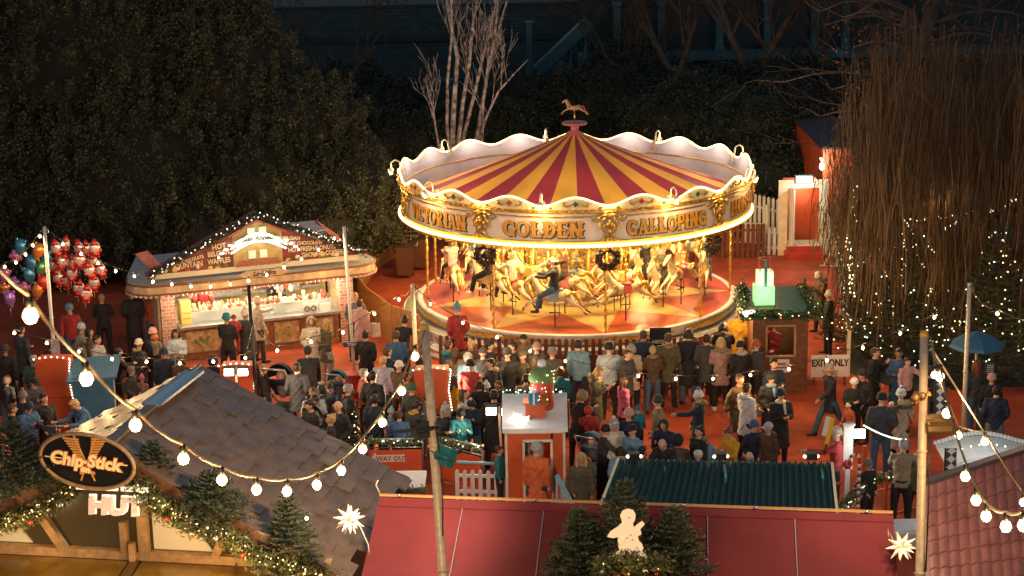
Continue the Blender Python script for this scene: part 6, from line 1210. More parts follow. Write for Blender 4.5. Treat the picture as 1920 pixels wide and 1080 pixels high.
# paddle sign man's board
c = at(1550, 812, 1.9); o = thing('paddle_sign', 'yellow and white paddle sign held up at the right', 'sign', c, 0); o.rotation_euler = (0, .2, 0); m = MB(); m.box((-.04, 0, .14), (.1, .02, .42), mi=1); m.box((.05, .0, .05), (.09, .021, .58)); m.build('paddle', [mat('paddle_yellow', (.8, .42, .03), .4), WHITEP], o); m = MB(); m.box((.05, 0, -.35), (.03, .03, .25)); m.build('handle', BLACK, o)
# ============================================================ people
def V3(*a): return np.array(a, float)
POSES = {  # legs: (hip swing deg forward L,R, knee bend L,R), arms: (L,R) each (forward deg, outward deg, elbow deg, inward deg), lean, head pitch
 'stand': dict(),
 'shift': dict(legs=(10, -5, 8, 0), lean=3, aL=(8, 10, 30, 15), aR=(-6, 14, 35, 10), head=6), 'chat': dict(legs=(2, -7, 0, 4), aR=(22, 16, 88, 5), aL=(-4, 10, 50, 30), head=4),
 'pockets': dict(aL=(-12, 14, 55, 35), aR=(-12, 14, 55, 35)),
 'phone': dict(aL=(22, 6, 105, 30), aR=(22, 6, 105, 30), head=22),
 'walk': dict(legs=(26, -24, 8, 24), aL=(-25, 8, 20, 0), aR=(28, 8, 30, 0), lean=4),
 'sip': dict(aR=(35, 10, 125, 35), aL=(-8, 12, 60, 40)),
 'folded': dict(aL=(15, 8, 95, 70), aR=(15, 8, 95, 70)),
 'bag': dict(aL=(0, 8, 8, 0), aR=(10, 10, 80, 20)),
 'reach': dict(aL=(0, 10, 20, 0), aR=(70, 8, 25, 0)),
 'lean': dict(lean=22, head=12, aL=(40, 10, 60, 10), aR=(40, 10, 60, 10)),
 'push': dict(lean=6, aL=(48, 4, 40, 0), aR=(48, 4, 40, 0)),
 'look': dict(head=-8, aL=(-5, 12, 40, 30), aR=(5, 10, 20, 10)),
 'ride': dict(legs=(62, 62, 50, 50), spread=24, aL=(60, 4, 30, 10), aR=(60, 4, 30, 10)),
}
def rotx(v, d): c, s = math.cos(R(d)), math.sin(R(d)); return V3(v[0], v[1] * c - v[2] * s, v[1] * s + v[2] * c)     # d>0 swings a down vector to -Y (forward)... sign handled below
def joints(p):
    P = POSES[p]; J = {}; lean = P.get('lean', 0); hip = V3(0, 0, .93); up = V3(0, -math.sin(R(lean)), math.cos(R(lean))); J['hip'] = hip; J['waist'] = hip + up * .18; J['chest'] = hip + up * .40; J['neck'] = hip + up * .56
    hp = lean + P.get('head', 0); hu = V3(0, -math.sin(R(hp)), math.cos(R(hp))); J['head'] = J['neck'] + hu * .15 + V3(0, -.01, 0); J['hup'] = hu
    lg = P.get('legs', (3, -3, 0, 0)); sp = P.get('spread', 4)
    for s, k, sw, kn in ((-1, 'L', lg[0], lg[2]), (1, 'R', lg[1], lg[3])):
        h = hip + V3(s * .095, 0, -.04); a = R(sw); d = V3(s * math.sin(R(sp)) * math.cos(a), -math.sin(a), -math.cos(a) * math.cos(R(sp))); J['th' + k] = h; J['kn' + k] = h + d * .43; a2 = R(sw - kn - (2 if kn else 0)); d2 = V3(s * math.sin(R(sp)) * .3, -math.sin(a2), -math.cos(a2)); d2 /= np.linalg.norm(d2); J['an' + k] = J['kn' + k] + d2 * .41; J['toe' + k] = J['an' + k] + V3(s * .03, -.15, -.05)
    for s, k in ((-1, 'L'), (1, 'R')):
        f, o, e, i = P.get('a' + k, (2 if s > 0 else -2, 8, 12, 4)); sh = J['chest'] + up * .10 + V3(s * .175, 0, 0); a = R(f + lean * .3); d = V3(s * math.sin(R(o)), -math.sin(a) * math.cos(R(o)), -math.cos(a) * math.cos(R(o))); el = sh + d * .285; a2 = R(f + e); d2 = V3(s * (math.sin(R(o)) * .5) - s * math.sin(R(i)) * .9, -math.sin(a2), -math.cos(a2)); d2 /= np.linalg.norm(d2); wr = el + d2 * .25; J['sh' + k] = sh; J['el' + k] = el; J['wr' + k] = wr; J['hd' + k] = d2
    zmin = min(J['anL'][2], J['anR'][2]) - .085
    if p != 'ride':
        for q in J:
            if q not in ('hup', 'hdL', 'hdR'): J[q] = J[q] - V3(0, 0, zmin)
    return J
SKIN = [mat('skin_pale', (.60, .36, .25), .5), mat('skin_rosy', (.55, .30, .21), .5), mat('skin_tan', (.38, .21, .13), .5)]
EYEM = mat('eye_dark', (.02, .015, .01), .3); LIPM = mat('lip', (.42, .13, .10), .5)
CACHE = {}
def body_mesh(p, grip=.5):
    if ('b', p) in CACHE: return CACHE['b', p]
    J = joints(p); m = MB(); t = m.tube; hu = J['hup']; hc = J['head'] + hu * .055; fwd = V3(0, -hu[2], hu[1]); fwd = fwd if fwd[1] < 0 else -fwd
    t([J['hip'] - V3(0, 0, .03), J['hip'], J['waist'], J['chest'], J['neck'] - V3(0, 0, .06)], [.13, .15, .13, .155, .09], 14, flat=.75); t([J['neck'] - hu * .08, J['neck'] + hu * .09], [.062, .056], 10)
    for k in 'LR':
        t([J['th' + k], J['kn' + k], J['an' + k]], [.088, .058, .04], 10); t([J['an' + k] + V3(0, .04, -.04), J['toe' + k]], [.042, .034], 8); t([J['chest'] + (J['sh' + k] - J['chest']) * .3, J['sh' + k], J['el' + k], J['wr' + k]], [.06, .056, .043, .028], 9)
    m.ball(hc, (.076, .094, .112), 16); m.ball(hc + fwd * .02 - hu * .06, (.056, .066, .058), 12)                       # skull, jaw
    t([hc + fwd * .085 + hu * .012, hc + fwd * .112 - hu * .022, hc + fwd * .09 - hu * .03], [.009, .015, .012], 6)                    # nose
    for s in (-1, 1): m.ball(hc + V3(s * .078, .01, 0) - hu * .012, (.013, .022, .03), 6)                                          # ears
    for s, k in ((-1, 'L'), (1, 'R')):                                                                                       # hands with fingers
        w, d = J['wr' + k], J['hd' + k]; side = np.cross(d, V3(s, 0, 0)); side = side / (np.linalg.norm(side) + 1e-6); pal = np.cross(side, d)
        if abs(d[2]) > .9: side = V3(0, -1, 0); pal = V3(-s, 0, 0)
        t([w, w + d * .045, w + d * .085], [.026, .036, .036], 8, flat=.55 if True else 1)
        for i, L in enumerate((.062, .072, .068, .052)):
            b = w + d * .08 + side * (.024 - .0165 * i); c1 = b + d * L * .55 + pal * .006; c2 = c1 + (d * .6 + pal * .75) * L * .42; c3 = c2 + (d * .15 + pal * .9) * L * .3; t([b, c1, c2, c3], [.0098, .0092, .0085, .0075], 6)
        b = w + d * .03 + side * .030; t([b, b + side * .025 + d * .022, b + side * .026 + d * .05 + pal * .012], [.012, .0105, .009], 6)
    me = meshify(m, .0115, 1, 'body'); me.materials.append(SKIN[0]); me.materials.append(EYEM); me.materials.append(LIPM)
    bm = bmesh.new(); bm.from_mesh(me); e = MB()
    for s in (-1, 1): e.ball(hc + fwd * .086 + hu * .018 + V3(s * .031, 0, 0), (.012, .010, .008), 6, 1); e.bar(hc + fwd * .090 + hu * .038 + V3(s * .018, 0, 0), hc + fwd * .082 + hu * .04 + V3(s * .046, 0, 0), .006, .006, 1)
    e.ball(hc + fwd * .083 - hu * .052, (.022, .010, .006), 6, 2)
    off = [bm.verts.new(v) for v in e.v]
    for f, mi in zip(e.f, e.mi):
        try: ff = bm.faces.new([off[i] for i in f]); ff.material_index = mi
        except ValueError: pass
    bm.to_mesh(me); bm.free(); CACHE['b', p] = me; return me
def jacket_mesh(p, kind):
    key = ('j', p, kind)
    if key in CACHE: return CACHE[key]
    J = joints(p); m = MB(); t = m.tube; up = J['neck'] - J['hip']; up = up / np.linalg.norm(up); puff = {'jacket': 0, 'coat': .004, 'puffer': .028, 'long': .012}[kind]; hp = J['hip']
    rr = [.165 + puff, .168 + puff, .155 + puff, .180 + puff, .165 + puff, .085]; pts = [hp - up * .10, hp, J['waist'], J['chest'], J['chest'] + up * .10, J['neck'] + up * .0]
    if kind in ('coat', 'long'): bot = .30 if kind == 'coat' else .48; k0 = V3(0, (J['knL'][1] + J['knR'][1]) * .25, 0) if p != 'ride' else V3(0, -.1, 0); pts = [hp - V3(0, 0, bot) + k0, hp - V3(0, 0, bot * .5) + k0 * .4] + pts[1:]; rr = [.21 + puff, .19 + puff] + rr[1:]
    t(pts, rr, 16, flat=.72)
    for k in 'LR':
        sh, el, wr = J['sh' + k], J['el' + k], J['wr' + k]; t([J['chest'] + up * .08 + (sh - J['chest']) * .35, sh + V3(0, 0, .01), sh + (el - sh) * .5, el, el + (wr - el) * .55, wr + (wr - el) * .06], [.085, .077 + puff * .7, .07 + puff, .058 + puff, .055 + puff * .8, .043 + puff * .4], 10)
    fwd = V3(0, -1, 0)
    for i in range(14 if kind == 'puffer' else 0):                                                                         # quilting rolls
        z = i / 13; c = hp - up * .08 + up * (.62 * z); r_ = .188 - .02 * abs(z - .4); t([c - up * .012, c + up * .012], [r_, r_], 16, flat=.75)
    t([J['neck'] - up * .03 + V3(0, .01, 0), J['neck'] + up * .05 + V3(0, .015, 0)], [.10, .085], 12, flat=.9)
    me = meshify(m, .019, 2, 'jacket'); rs = np.random.RandomState(abs(hash(key)) % 999)
    n = len(me.vertices); co = np.empty(n * 3); me.vertices.foreach_get('co', co); co = co.reshape(-1, 3); nm = np.empty(n * 3); me.vertices.foreach_get('normal', nm); nm = nm.reshape(-1, 3)
    w = np.sin(co[:, 2] * 38 + 6 * np.sin(co[:, 0] * 9) + 4 * co[:, 1]) * .005 + np.sin(co[:, 0] * 31 + co[:, 2] * 17) * .004; me.vertices.foreach_set('co', (co + nm * w[:, None]).ravel()); me.update(); me.materials.append(BLACK); CACHE[key] = me; return me
def trouser_mesh(p):
    if ('t', p) in CACHE: return CACHE['t', p]
    J = joints(p); m = MB(); m.tube([J['hip'] + V3(0, 0, .08), J['hip'] - V3(0, 0, .06)], [.15, .155], 14, flat=.75)
    for k in 'LR': m.tube([J['th' + k] + V3(0, 0, .03), J['th' + k] * .5 + J['kn' + k] * .5, J['kn' + k], J['kn' + k] * .4 + J['an' + k] * .6, J['an' + k] + V3(0, 0, -.0)], [.105, .092, .072, .066, .055], 10)
    me = meshify(m, .02, 2, 'trousers'); me.materials.append(BLACK); CACHE['t', p] = me; return me
def shoe_mesh(p):
    if ('s', p) in CACHE: return CACHE['s', p]
    J = joints(p); m = MB()
    for k in 'LR': a, t_ = J['an' + k], J['toe' + k]; m.tube([a + V3(0, .055, -.045), a + V3(0, .02, -.045), (a + t_) / 2 + V3(0, 0, -.025), t_ + V3(0, -.02, .0)], [.042, .052, .046, .034], 8); m.tube([a + V3(0, 0, .03), a + V3(0, .01, -.04)], [.05, .052], 8)
    me = m.mesh('shoes', BLACK); CACHE['s', p] = me; return me
def head_gear(kind):
    """hair and hats in head space: origin at skull centre, facing -Y, up +Z"""
    if kind in CACHE: return CACHE[kind]
    m = MB(); b = m.ball; mats = 1
    if kind in ('short', 'bob', 'long', 'bun', 'bald', 'ponytail'):
        if kind == 'bald': b((0, .028, -.005), (.082, .078, .062), 14)
        else: b((0, .022, .030), (.088, .094, .094), 16); b((0, .04, -.02), (.083, .072, .08), 14); b((0, -.055, .075), (.06, .04, .035), 10)
        if kind in ('bob', 'long'):
            for s in (-1, 1): m.tube([(s * .06, -.02, .05), (s * .085, .0, -.03), (s * .085, .01, -.12)] + ([(s * .08, -.02, -.26)] if kind == 'long' else []), [.04, .036, .035] + ([.02] if kind == 'long' else []), 8)
            m.tube([(0, .06, .02), (0, .085, -.1)] + ([(0, .095, -.30)] if kind == 'long' else []), [.085, .075] + ([.045] if kind == 'long' else []), 12, flat=.6)
        if kind == 'bun': b((0, .07, .10), .045, 10)
        if kind == 'ponytail': m.tube([(0, .09, .05), (0, .14, .0), (0, .13, -.18)], [.03, .035, .012], 8)
        me = meshify(m, .013, 1, kind); me.materials.append(BLACK); n = len(me.vertices); co = np.empty(n * 3); me.vertices.foreach_get('co', co); co = co.reshape(-1, 3); co += np.sin(co[:, [1, 2, 0]] * 210) * .0018; me.vertices.foreach_set('co', co.ravel()); me.update()
    elif kind in ('beanie', 'bobble', 'cap', 'flatcap', 'hood', 'furhood', 'headband', 'hoodback', 'furback'):
        if kind in ('beanie', 'bobble'): m.lathe([(.0, .145), (.05, .14), (.085, .105), (.098, .055), (.103, .02), (.106, .012), (.106, -.012), (.098, -.018)], 18, (0, .012, .0)); m.tube([(.102 * math.cos(a), .012 + .106 * math.sin(a), .012) for a in np.linspace(0, 2 * PI, 19)], .014, 6, cap=False)
        if kind == 'bobble': b((0, .012, .175), .042, 10, 1)
        if kind == 'cap': m.lathe([(0, .13), (.055, .12), (.088, .085), (.097, .03), (.097, .02)], 16, (0, .01, 0)); m.slab([(-.07, -.07, .035), (.07, -.07, .035), (.055, -.165, .02), (-.055, -.165, .02)], .01)
        if kind == 'flatcap': b((0, -.012, .07), (.105, .125, .045), 14); m.slab([(-.07, -.09, .055), (.07, -.09, .055), (.05, -.15, .04), (-.05, -.15, .04)], .012)
        if kind in ('hood', 'furhood'):
            for k in range(9):
                pass
            vs = []; fs = []; n = 14; K = 9
            for i in range(K + 1):
                t_ = i / K * PI * .80; r_ = .118 * math.sin(t_ if t_ < PI / 2 else PI / 2 + (t_ - PI / 2) * .55) + .004; y = .03 + .115 * math.cos(t_)
                for j in range(n): a = 2 * PI * j / n; vs.append((r_ * .95 * math.cos(a), y, r_ * 1.12 * math.sin(a) - (.02 if math.sin(a) < 0 else 0) + .01))
            fs = [(i * n + j, i * n + (j + 1) % n, (i + 1) * n + (j + 1) % n, (i + 1) * n + j) for i in range(K) for j in range(n)]; m.add(vs, fs, True); m.add([v for v in vs[:n]], [tuple(range(n))]); 
            if kind == 'furhood': m.tube([(.1 * math.cos(a), -.062, .012 + .122 * math.sin(a)) for a in np.linspace(0, 2 * PI, 19)], .024, 7, 1, cap=False)
        if kind == 'headband': m.tube([(.083 * math.cos(a), .012 + .1 * math.sin(a), .035) for a in np.linspace(0, 2 * PI, 19)], .018, 6, cap=False)
        if kind in ('hoodback', 'furback'): m.tube([(-.11, .03, -.15), (-.09, .11, -.17), (0, .15, -.18), (.09, .11, -.17), (.11, .03, -.15)], [.03, .05, .06, .05, .03], 10, 1 if kind == 'furback' else 0)
        me = m.mesh(kind, [BLACK, BLACK])
    CACHE[kind] = me; return me
PAL = dict(black=(.016, .015, .017), navy=(.015, .025, .055), char=(.05, .05, .055), grey=(.17, .17, .17), lgrey=(.40, .39, .38), brown=(.10, .055, .03), olive=(.10, .085, .045), khaki=(.26, .19, .11), beige=(.52, .42, .31), cream=(.70, .62, .50), white=(.72, .71, .72), pale=(.42, .50, .60), lilac=(.36, .37, .48), blue=(.05, .13, .28), sky=(.16, .30, .42), teal=(.02, .20, .24), green=(.05, .13, .07), red=(.42, .04, .035), brick=(.42, .10, .05), orange=(.66, .14, .04), yellow=(.75, .38, .02), pink=(.52, .12, .22), rose=(.60, .34, .32), mauve=(.36, .22, .20), denim=(.05, .11, .18), hblond=(.55, .36, .15), hbrown=(.09, .045, .02), hdark=(.02, .013, .01), hgrey=(.36, .34, .32), hred=(.22, .06, .02), tan=(.36, .22, .13))
def cm(c): return mat('cloth_' + c, PAL[c], .8, noise=.3, nscale=14, bump=.25) if not c.startswith('h') else mat('hair_' + c[1:], PAL[c], .55, noise=.5, nscale=40)
def slotmat(o, ms):
    for i, mm in enumerate(ms):
        if i < len(o.material_slots): o.material_slots[i].link = 'OBJECT'; o.material_slots[i].material = mm
NP = [0]
def person(label, px, py, head=0., pose='stand', kind='jacket', col='black', gear='short', gcol='hbrown', leg='black', h=1.72, gcol2=None, back=None, skin=None, z0=0., loc=None, scarf=None, group=None):
    """px, py: top of the head in the photo; head: heading in degrees, 0 faces the camera, 180 away"""
    NP[0] += 1; q_ = random.Random(NP[0] * 7 + 1); pose = q_.choice(('stand', 'shift', 'chat', 'pockets')) if pose == 'stand' and not (kw_z := z0 > .5) else pose; head += q_.uniform(-16, 16) if pose != 'ride' else 0; J = joints(pose); top = (J['head'][2] + .055 + .125); s = h / 1.76
    p = at(px, py, z0 + top * s) if loc is None else loc
    o = thing('person', label, 'person', (p.x, p.y, z0 if loc is None else p.z), R(head), group); wx = 1.1 if h > 1.4 else 1.16; o.scale = (s * wx, s * wx, s * 1.02); rnd = random.Random(NP[0])
    if loc is None and pose == 'ride': pass
    b = link('body', body_mesh(pose), o); slotmat(b, [SKIN[rnd.choice((0, 0, 0, 1, 1, 2)) if skin is None else skin], EYEM, LIPM])
    j = link('coat' if kind in ('coat', 'long') else 'jacket', jacket_mesh(pose, kind), o); slotmat(j, [cm(col)])
    t_ = link('trousers', trouser_mesh(pose), o); slotmat(t_, [cm(leg)]); sh = link('shoes', shoe_mesh(pose), o); slotmat(sh, [mat('shoe_dark', (.02, .017, .015), .5)] if rnd.random() < .8 else [WHITEP])
    hu = J['hup']; tilt = math.atan2(-hu[1], hu[2]); hc = J['head'] + hu * .055
    def put(k, c, c2=None, nm=None): g = link(nm or {'short': 'hair', 'bob': 'hair', 'long': 'hair', 'bun': 'hair', 'bald': 'hair', 'ponytail': 'hair', 'beanie': 'beanie', 'bobble': 'bobble_hat', 'cap': 'cap', 'flatcap': 'flat_cap', 'hood': 'hood', 'furhood': 'hood', 'headband': 'headband', 'hoodback': 'hood', 'furback': 'fur_collar'}[k], head_gear(k), o, hc); g.rotation_euler = (tilt, 0, 0); g.rotation_euler.z = 0; slotmat(g, [cm(c), cm(c2 or c)])
    for k in gear.split('+'):
        if k in ('short', 'bob', 'long', 'bun', 'bald', 'ponytail'): put(k, gcol if gcol.startswith('h') else (gcol2 or 'hbrown'))
        else: put(k, col if k in ('hood', 'furhood') and gcol.startswith('h') else gcol, gcol2 or gcol)
    if back: put('furback' if back != 'self' else 'hoodback', back if back != 'self' else col, back if back != 'self' else col)
    if scarf: m = MB(); n_ = J['neck']; m.tube([(n_[0] + .085 * math.cos(a), n_[1] + .085 * math.sin(a), n_[2] + .03) for a in np.linspace(0, 2 * PI, 15)], .034, 7, cap=False); m.tube([(n_[0] + .03, n_[1] - .1, n_[2]), (n_[0] + .04, n_[1] - .17, n_[2] - .22)], .03, 6); m.build('scarf', cm(scarf), o)
    return o
def tote(label, px, py, z, c, w=.3, h=.36, cat='bag'):
    p = at(px, py, z); o = thing('shopping_bag', label, cat, p); m = MB(); m.slab([(-w / 2, 0, 0), (w / 2, 0, 0), (w / 2 * .92, 0, h), (-w / 2 * .92, 0, h)], .09); m.build('bag', cm(c), o); m = MB(); m.tube([(-.07, .04, h), (-.05, .04, h + .16), (.05, .04, h + .16), (.07, .04, h)], .008, 5); m.build('handle', cm('khaki'), o); return o
# label, px, py, heading, pose, garment, colour, headgear, its colour, legs, height, extras
CROWD = [
('tall person in black coat at the left edge, bulb over the head', 38, 612, 150, 'bag', 'coat', 'char', 'short', 'hdark', 'black', 1.82, {}),
('balloon seller in red top and teal beanie below the balloons', 131, 571, 10, 'stand', 'jacket', 'red', 'beanie', 'sky', 'denim', 1.74, {}),
('person in the dark holding a pale plush toy right of the seller', 190, 553, 170, 'folded', 'jacket', 'black', 'short', 'hblond', 'black', 1.7, {}),
('person in pale blue beanie and grey coat, in front of the balloon seller', 152, 608, 70, 'pockets', 'coat', 'grey', 'beanie', 'pale', 'black', 1.66, {}),
('dark haired person between the pale blue beanie and the blue booth', 168, 617, 100, 'look', 'jacket', 'brown', 'bob', 'hdark', 'black', 1.68, {}),
('person in black and white jacket looking right over the blue booth', 181, 631, 85, 'folded', 'jacket', 'lgrey', 'short', 'hdark', 'black', 1.72, {}),
('grey haired person in dark green coat left of the leftmost red kiosk', 62, 668, 160, 'pockets', 'coat', 'green', 'short', 'hgrey', 'black', 1.72, {}),
('person in dark hood just under the leftmost red kiosk', 61, 709, 60, 'phone', 'jacket', 'char', 'cap', 'black', 'black', 1.7, {}),
('child in dark hooded parka with blue jeans at the left edge', 11, 709, 175, 'stand', 'jacket', 'black', 'furhood', 'brown', 'denim', 1.3, {}),
('person in grey bobble hat near the bottom left queue', 42, 736, 180, 'pockets', 'jacket', 'navy', 'bobble', 'grey', 'black', 1.68, {}),
('person in patterned navy jacket with blue beanie, lowest at the left', 49, 755, 40, 'phone', 'puffer', 'blue', 'beanie', 'navy', 'black', 1.66, {}),
('dark haired woman in black coat right of the left floodlight pole', 83, 741, 60, 'look', 'coat', 'black', 'bun', 'hdark', 'black', 1.66, {}),
('fair haired man in blue bending forward above the oval sign', 164, 743, -40, 'lean', 'jacket', 'blue', 'short', 'hblond', 'black', 1.75, {}),
('dark figure standing in shadow at the left end of the waffle stall', 247, 543, 190, 'stand', 'long', 'black', 'short', 'hdark', 'black', 1.78, {}),
('person in orange hoodie and jeans behind the left brick pillar', 283, 545, 160, 'pockets', 'jacket', 'brick', 'short', 'hbrown', 'denim', 1.7, {}),
('person in white fur hat below the left side of the waffle stall', 260, 638, 150, 'pockets', 'coat', 'char', 'furback+beanie', 'cream', 'black', 1.6, {}),
('parent in pale pink beanie and dark jacket holding an orange-hooded toddler', 286, 617, 160, 'folded', 'jacket', 'navy', 'beanie', 'rose', 'black', 1.75, {}),
('toddler in bright orange hood held before the stall', 291, 629, 170, 'folded', 'jacket', 'khaki', 'hood', 'orange', 'black', .95, {'z0': .78}),
('woman in pale blue hooded jacket with a black bag, by the left pillar', 329, 619, 5, 'folded', 'jacket', 'pale', 'hoodback+bob', 'hdark', 'black', 1.68, {'back': 'self'}),
('person in navy coat and beanie under two bulbs, above the tiled roof ridge', 306, 654, 185, 'stand', 'coat', 'navy', 'beanie', 'navy', 'black', 1.74, {}),
('person with brown curly hair right of the navy beanie at the roof ridge', 338, 667, 165, 'look', 'jacket', 'brown', 'bob', 'hbrown', 'black', 1.62, {}),
('child in pink bobble hat beside the tiled roof ridge', 265, 706, 150, 'stand', 'jacket', 'mauve', 'bobble', 'pink', 'black', 1.1, {'gcol2': 'rose'}),
('hooded person in navy right of the blue roof flashing', 399, 669, 175, 'pockets', 'coat', 'navy', 'hood', 'navy', 'black', 1.68, {}),
('customer in black with teal beanie lifting a child at the waffle counter', 424, 590, 170, 'folded', 'jacket', 'black', 'beanie', 'teal', 'black', 1.74, {}),
('child in red snowsuit and red hat held up at the waffle counter', 438, 592, 190, 'folded', 'puffer', 'red', 'beanie', 'red', 'red', 1.0, {'z0': .7}),
('customer in white beanie and dark coat at the waffle counter', 459, 583, 160, 'pockets', 'coat', 'char', 'bobble', 'cream', 'black', 1.72, {}),
('child in brown coat squeezed beside the black pole', 465, 613, 170, 'stand', 'jacket', 'brown', 'short', 'hbrown', 'black', 1.3, {}),
('woman in beige coat and cream hat ordering right of the black pole', 482, 560, 120, 'reach', 'coat', 'beige', 'beanie', 'cream', 'char', 1.7, {}),
('woman in long cream hooded coat eating, before the stall counter', 583, 597, 15, 'sip', 'long', 'cream', 'hood', 'cream', 'black', 1.68, {}),
('grey-blonde woman in dark green coat carrying a white tote', 610, 600, -60, 'bag', 'coat', 'olive', 'long', 'hblond', 'lgrey', 1.68, {}),
('man in grey jacket and dark jeans behind the TOILETS pole', 665, 550, 20, 'stand', 'jacket', 'grey', 'short', 'hblond', 'black', 1.78, {}),
('person in pale pink coat with white shoulder bag right of the TOILETS pole', 674, 563, 150, 'bag', 'coat', 'rose', 'short', 'hbrown', 'black', 1.7, {}),
('dark haired woman in black coat right of the TOILETS arrow', 685, 622, 175, 'stand', 'long', 'black', 'bun', 'hdark', 'black', 1.68, {}),
('boy in dark jacket just right of the black pole, by the pushchair', 494, 685, 90, 'stand', 'coat', 'black', 'short', 'hblond', 'black', 1.45, {}),
('broad man in black coat seen from behind beside the big pushchair', 577, 652, 175, 'push', 'coat', 'black', 'short', 'hdark', 'black', 1.85, {}),
('man in dark green coat behind the big pushchair handle', 556, 682, 170, 'pockets', 'coat', 'char', 'short', 'hdark', 'black', 1.74, {}),
('dark curly haired person bending, just above the tiled roof edge', 569, 737, 60, 'lean', 'jacket', 'black', 'short', 'hdark', 'black', 1.7, {}),
('man in glasses with hands to his face and pale blue sleeve', 587, 729, 20, 'sip', 'jacket', 'pale', 'short', 'hbrown', 'black', 1.72, {}),
('young dark haired man in black top looking left above the roof', 586, 751, -60, 'stand', 'jacket', 'black', 'short', 'hdark', 'black', 1.76, {}),
('fair haired woman in black looking left at the steel barrier', 618, 779, -70, 'look', 'jacket', 'black', 'bun', 'hblond', 'black', 1.64, {}),
('bald man in black coat left of the lit barrier fir', 634, 754, -50, 'pockets', 'coat', 'black', 'bald', 'hgrey', 'black', 1.76, {}),
('woman with dark hair talking, upper middle of the left huddle', 605, 722, 120, 'look', 'coat', 'black', 'bob', 'hdark', 'black', 1.66, {}),
('boy in black and blue jacket looking down at a pushchair', 627, 713, -30, 'lean', 'jacket', 'navy', 'short', 'hdark', 'black', 1.55, {}),
('grey haired person in rust jacket before the red post box', 681, 693, 120, 'pockets', 'jacket', 'brick', 'short', 'hgrey', 'black', 1.68, {}),
('person in long black coat right of the rust jacket', 699, 698, 170, 'pockets', 'long', 'black', 'short', 'hdark', 'black', 1.78, {}),
('blonde woman in lilac padded coat behind the black coat', 718, 670, 175, 'stand', 'puffer', 'lilac', 'ponytail', 'hblond', 'black', 1.66, {}),
('brown haired man in navy with pale collar beside the lilac coat', 728, 653, 110, 'look', 'jacket', 'navy', 'hoodback+short', 'hbrown', 'black', 1.76, {}),
('man in navy speckled jacket near the amber fence foot', 742, 623, 185, 'stand', 'jacket', 'blue', 'short', 'hbrown', 'black', 1.8, {}),
('person in black leaning at the amber fence left of the silver pole', 752, 601, 170, 'lean', 'jacket', 'black', 'bun', 'hdark', 'black', 1.74, {}),
('person in white ribbed beanie left of the silver pole', 747, 680, 150, 'stand', 'jacket', 'brown', 'beanie', 'white', 'black', 1.62, {}),
('child in pale blue bobble hat behind the WAY OUT barrier', 729, 768, 120, 'stand', 'jacket', 'sky', 'bobble', 'pale', 'black', 1.2, {}),
('brown haired man in blue seen from behind at the WAY OUT barrier', 748, 772, 170, 'stand', 'jacket', 'blue', 'short', 'hbrown', 'black', 1.5, {}),
('dark haired person with yellow scarf beside the mast', 762, 760, 150, 'lean', 'jacket', 'char', 'short', 'hdark', 'black', 1.62, {'scarf': 'yellow'}),
('fair headed small child behind the lit barrier fir', 662, 760, 100, 'stand', 'jacket', 'sky', 'short', 'hblond', 'black', 1.2, {}),
('man in red jacket and dark bobble hat standing on the carousel steps', 857, 572, 200, 'pockets', 'coat', 'red', 'bobble', 'sky', 'black', 1.76, {'z0': .36}),
('man in teal hoodie looking right, left end of the brown fence', 842, 640, 130, 'look', 'jacket', 'teal', 'hoodback+short', 'hbrown', 'black', 1.78, {}),
('long haired woman beside the teal hoodie at the left fence end', 853, 655, 170, 'stand', 'jacket', 'khaki', 'long', 'hbrown', 'denim', 1.64, {}),
('fair haired man in dark brown coat looking down at the fence', 882, 638, 5, 'phone', 'jacket', 'brown', 'short', 'hblond', 'black', 1.78, {}),
('person in pale grey hood before the fair haired man', 877, 664, 175, 'stand', 'jacket', 'sky', 'hood', 'lgrey', 'black', 1.62, {}),
('dark haired woman in black looking right at the brown fence', 918, 642, 70, 'folded', 'coat', 'black', 'bun', 'hdark', 'black', 1.7, {}),
('dark haired man profile looking left near the flat cap', 962, 643, -70, 'pockets', 'jacket', 'black', 'short', 'hdark', 'black', 1.74, {}),
('tall person in black hood seen from behind near the flat cap', 951, 657, 180, 'stand', 'long', 'black', 'beanie', 'black', 'black', 1.86, {}),
('bearded man in grey fur-collared coat against the fence', 981, 627, 10, 'phone', 'coat', 'khaki', 'short', 'hdark', 'black', 1.8, {'back': 'khaki'}),
('man in flat cap and olive coat in the middle of the crowd', 980, 661, -20, 'pockets', 'coat', 'olive', 'flatcap', 'olive', 'black', 1.72, {}),
('bearded man in red jacket and black beanie amid the crowd', 882, 677, -15, 'pockets', 'jacket', 'red', 'beanie', 'black', 'black', 1.76, {}),
('dark haired man in black parka with fur collar sipping', 920, 674, -60, 'sip', 'coat', 'black', 'short', 'hdark', 'black', 1.78, {'back': 'khaki'}),
('person in black with dark hair just below the red jacket', 899, 716, 160, 'stand', 'jacket', 'black', 'bob', 'hdark', 'black', 1.5, {}),
('child in whitish bobble hat between the dark haired heads', 912, 720, 150, 'stand', 'jacket', 'sky', 'bobble', 'white', 'black', 1.4, {}),
('boy in black with pale collar below the fur-collared parka', 933, 716, -60, 'look', 'jacket', 'black', 'hoodback+short', 'hbrown', 'black', 1.5, {}),
('long haired person in yellow-green vest right of the middle red kiosk', 850, 706, 120, 'stand', 'jacket', 'yellow', 'long', 'hbrown', 'black', 1.62, {}),
('woman with brown hair in white jacket, centre left of the crowd', 871, 732, 60, 'look', 'jacket', 'white', 'long', 'hbrown', 'black', 1.66, {}),
('boy in patterned dark bobble hat and navy jacket, centre crowd', 885, 750, 0, 'phone', 'puffer', 'navy', 'bobble', 'navy', 'denim', 1.5, {'gcol2': 'white'}),
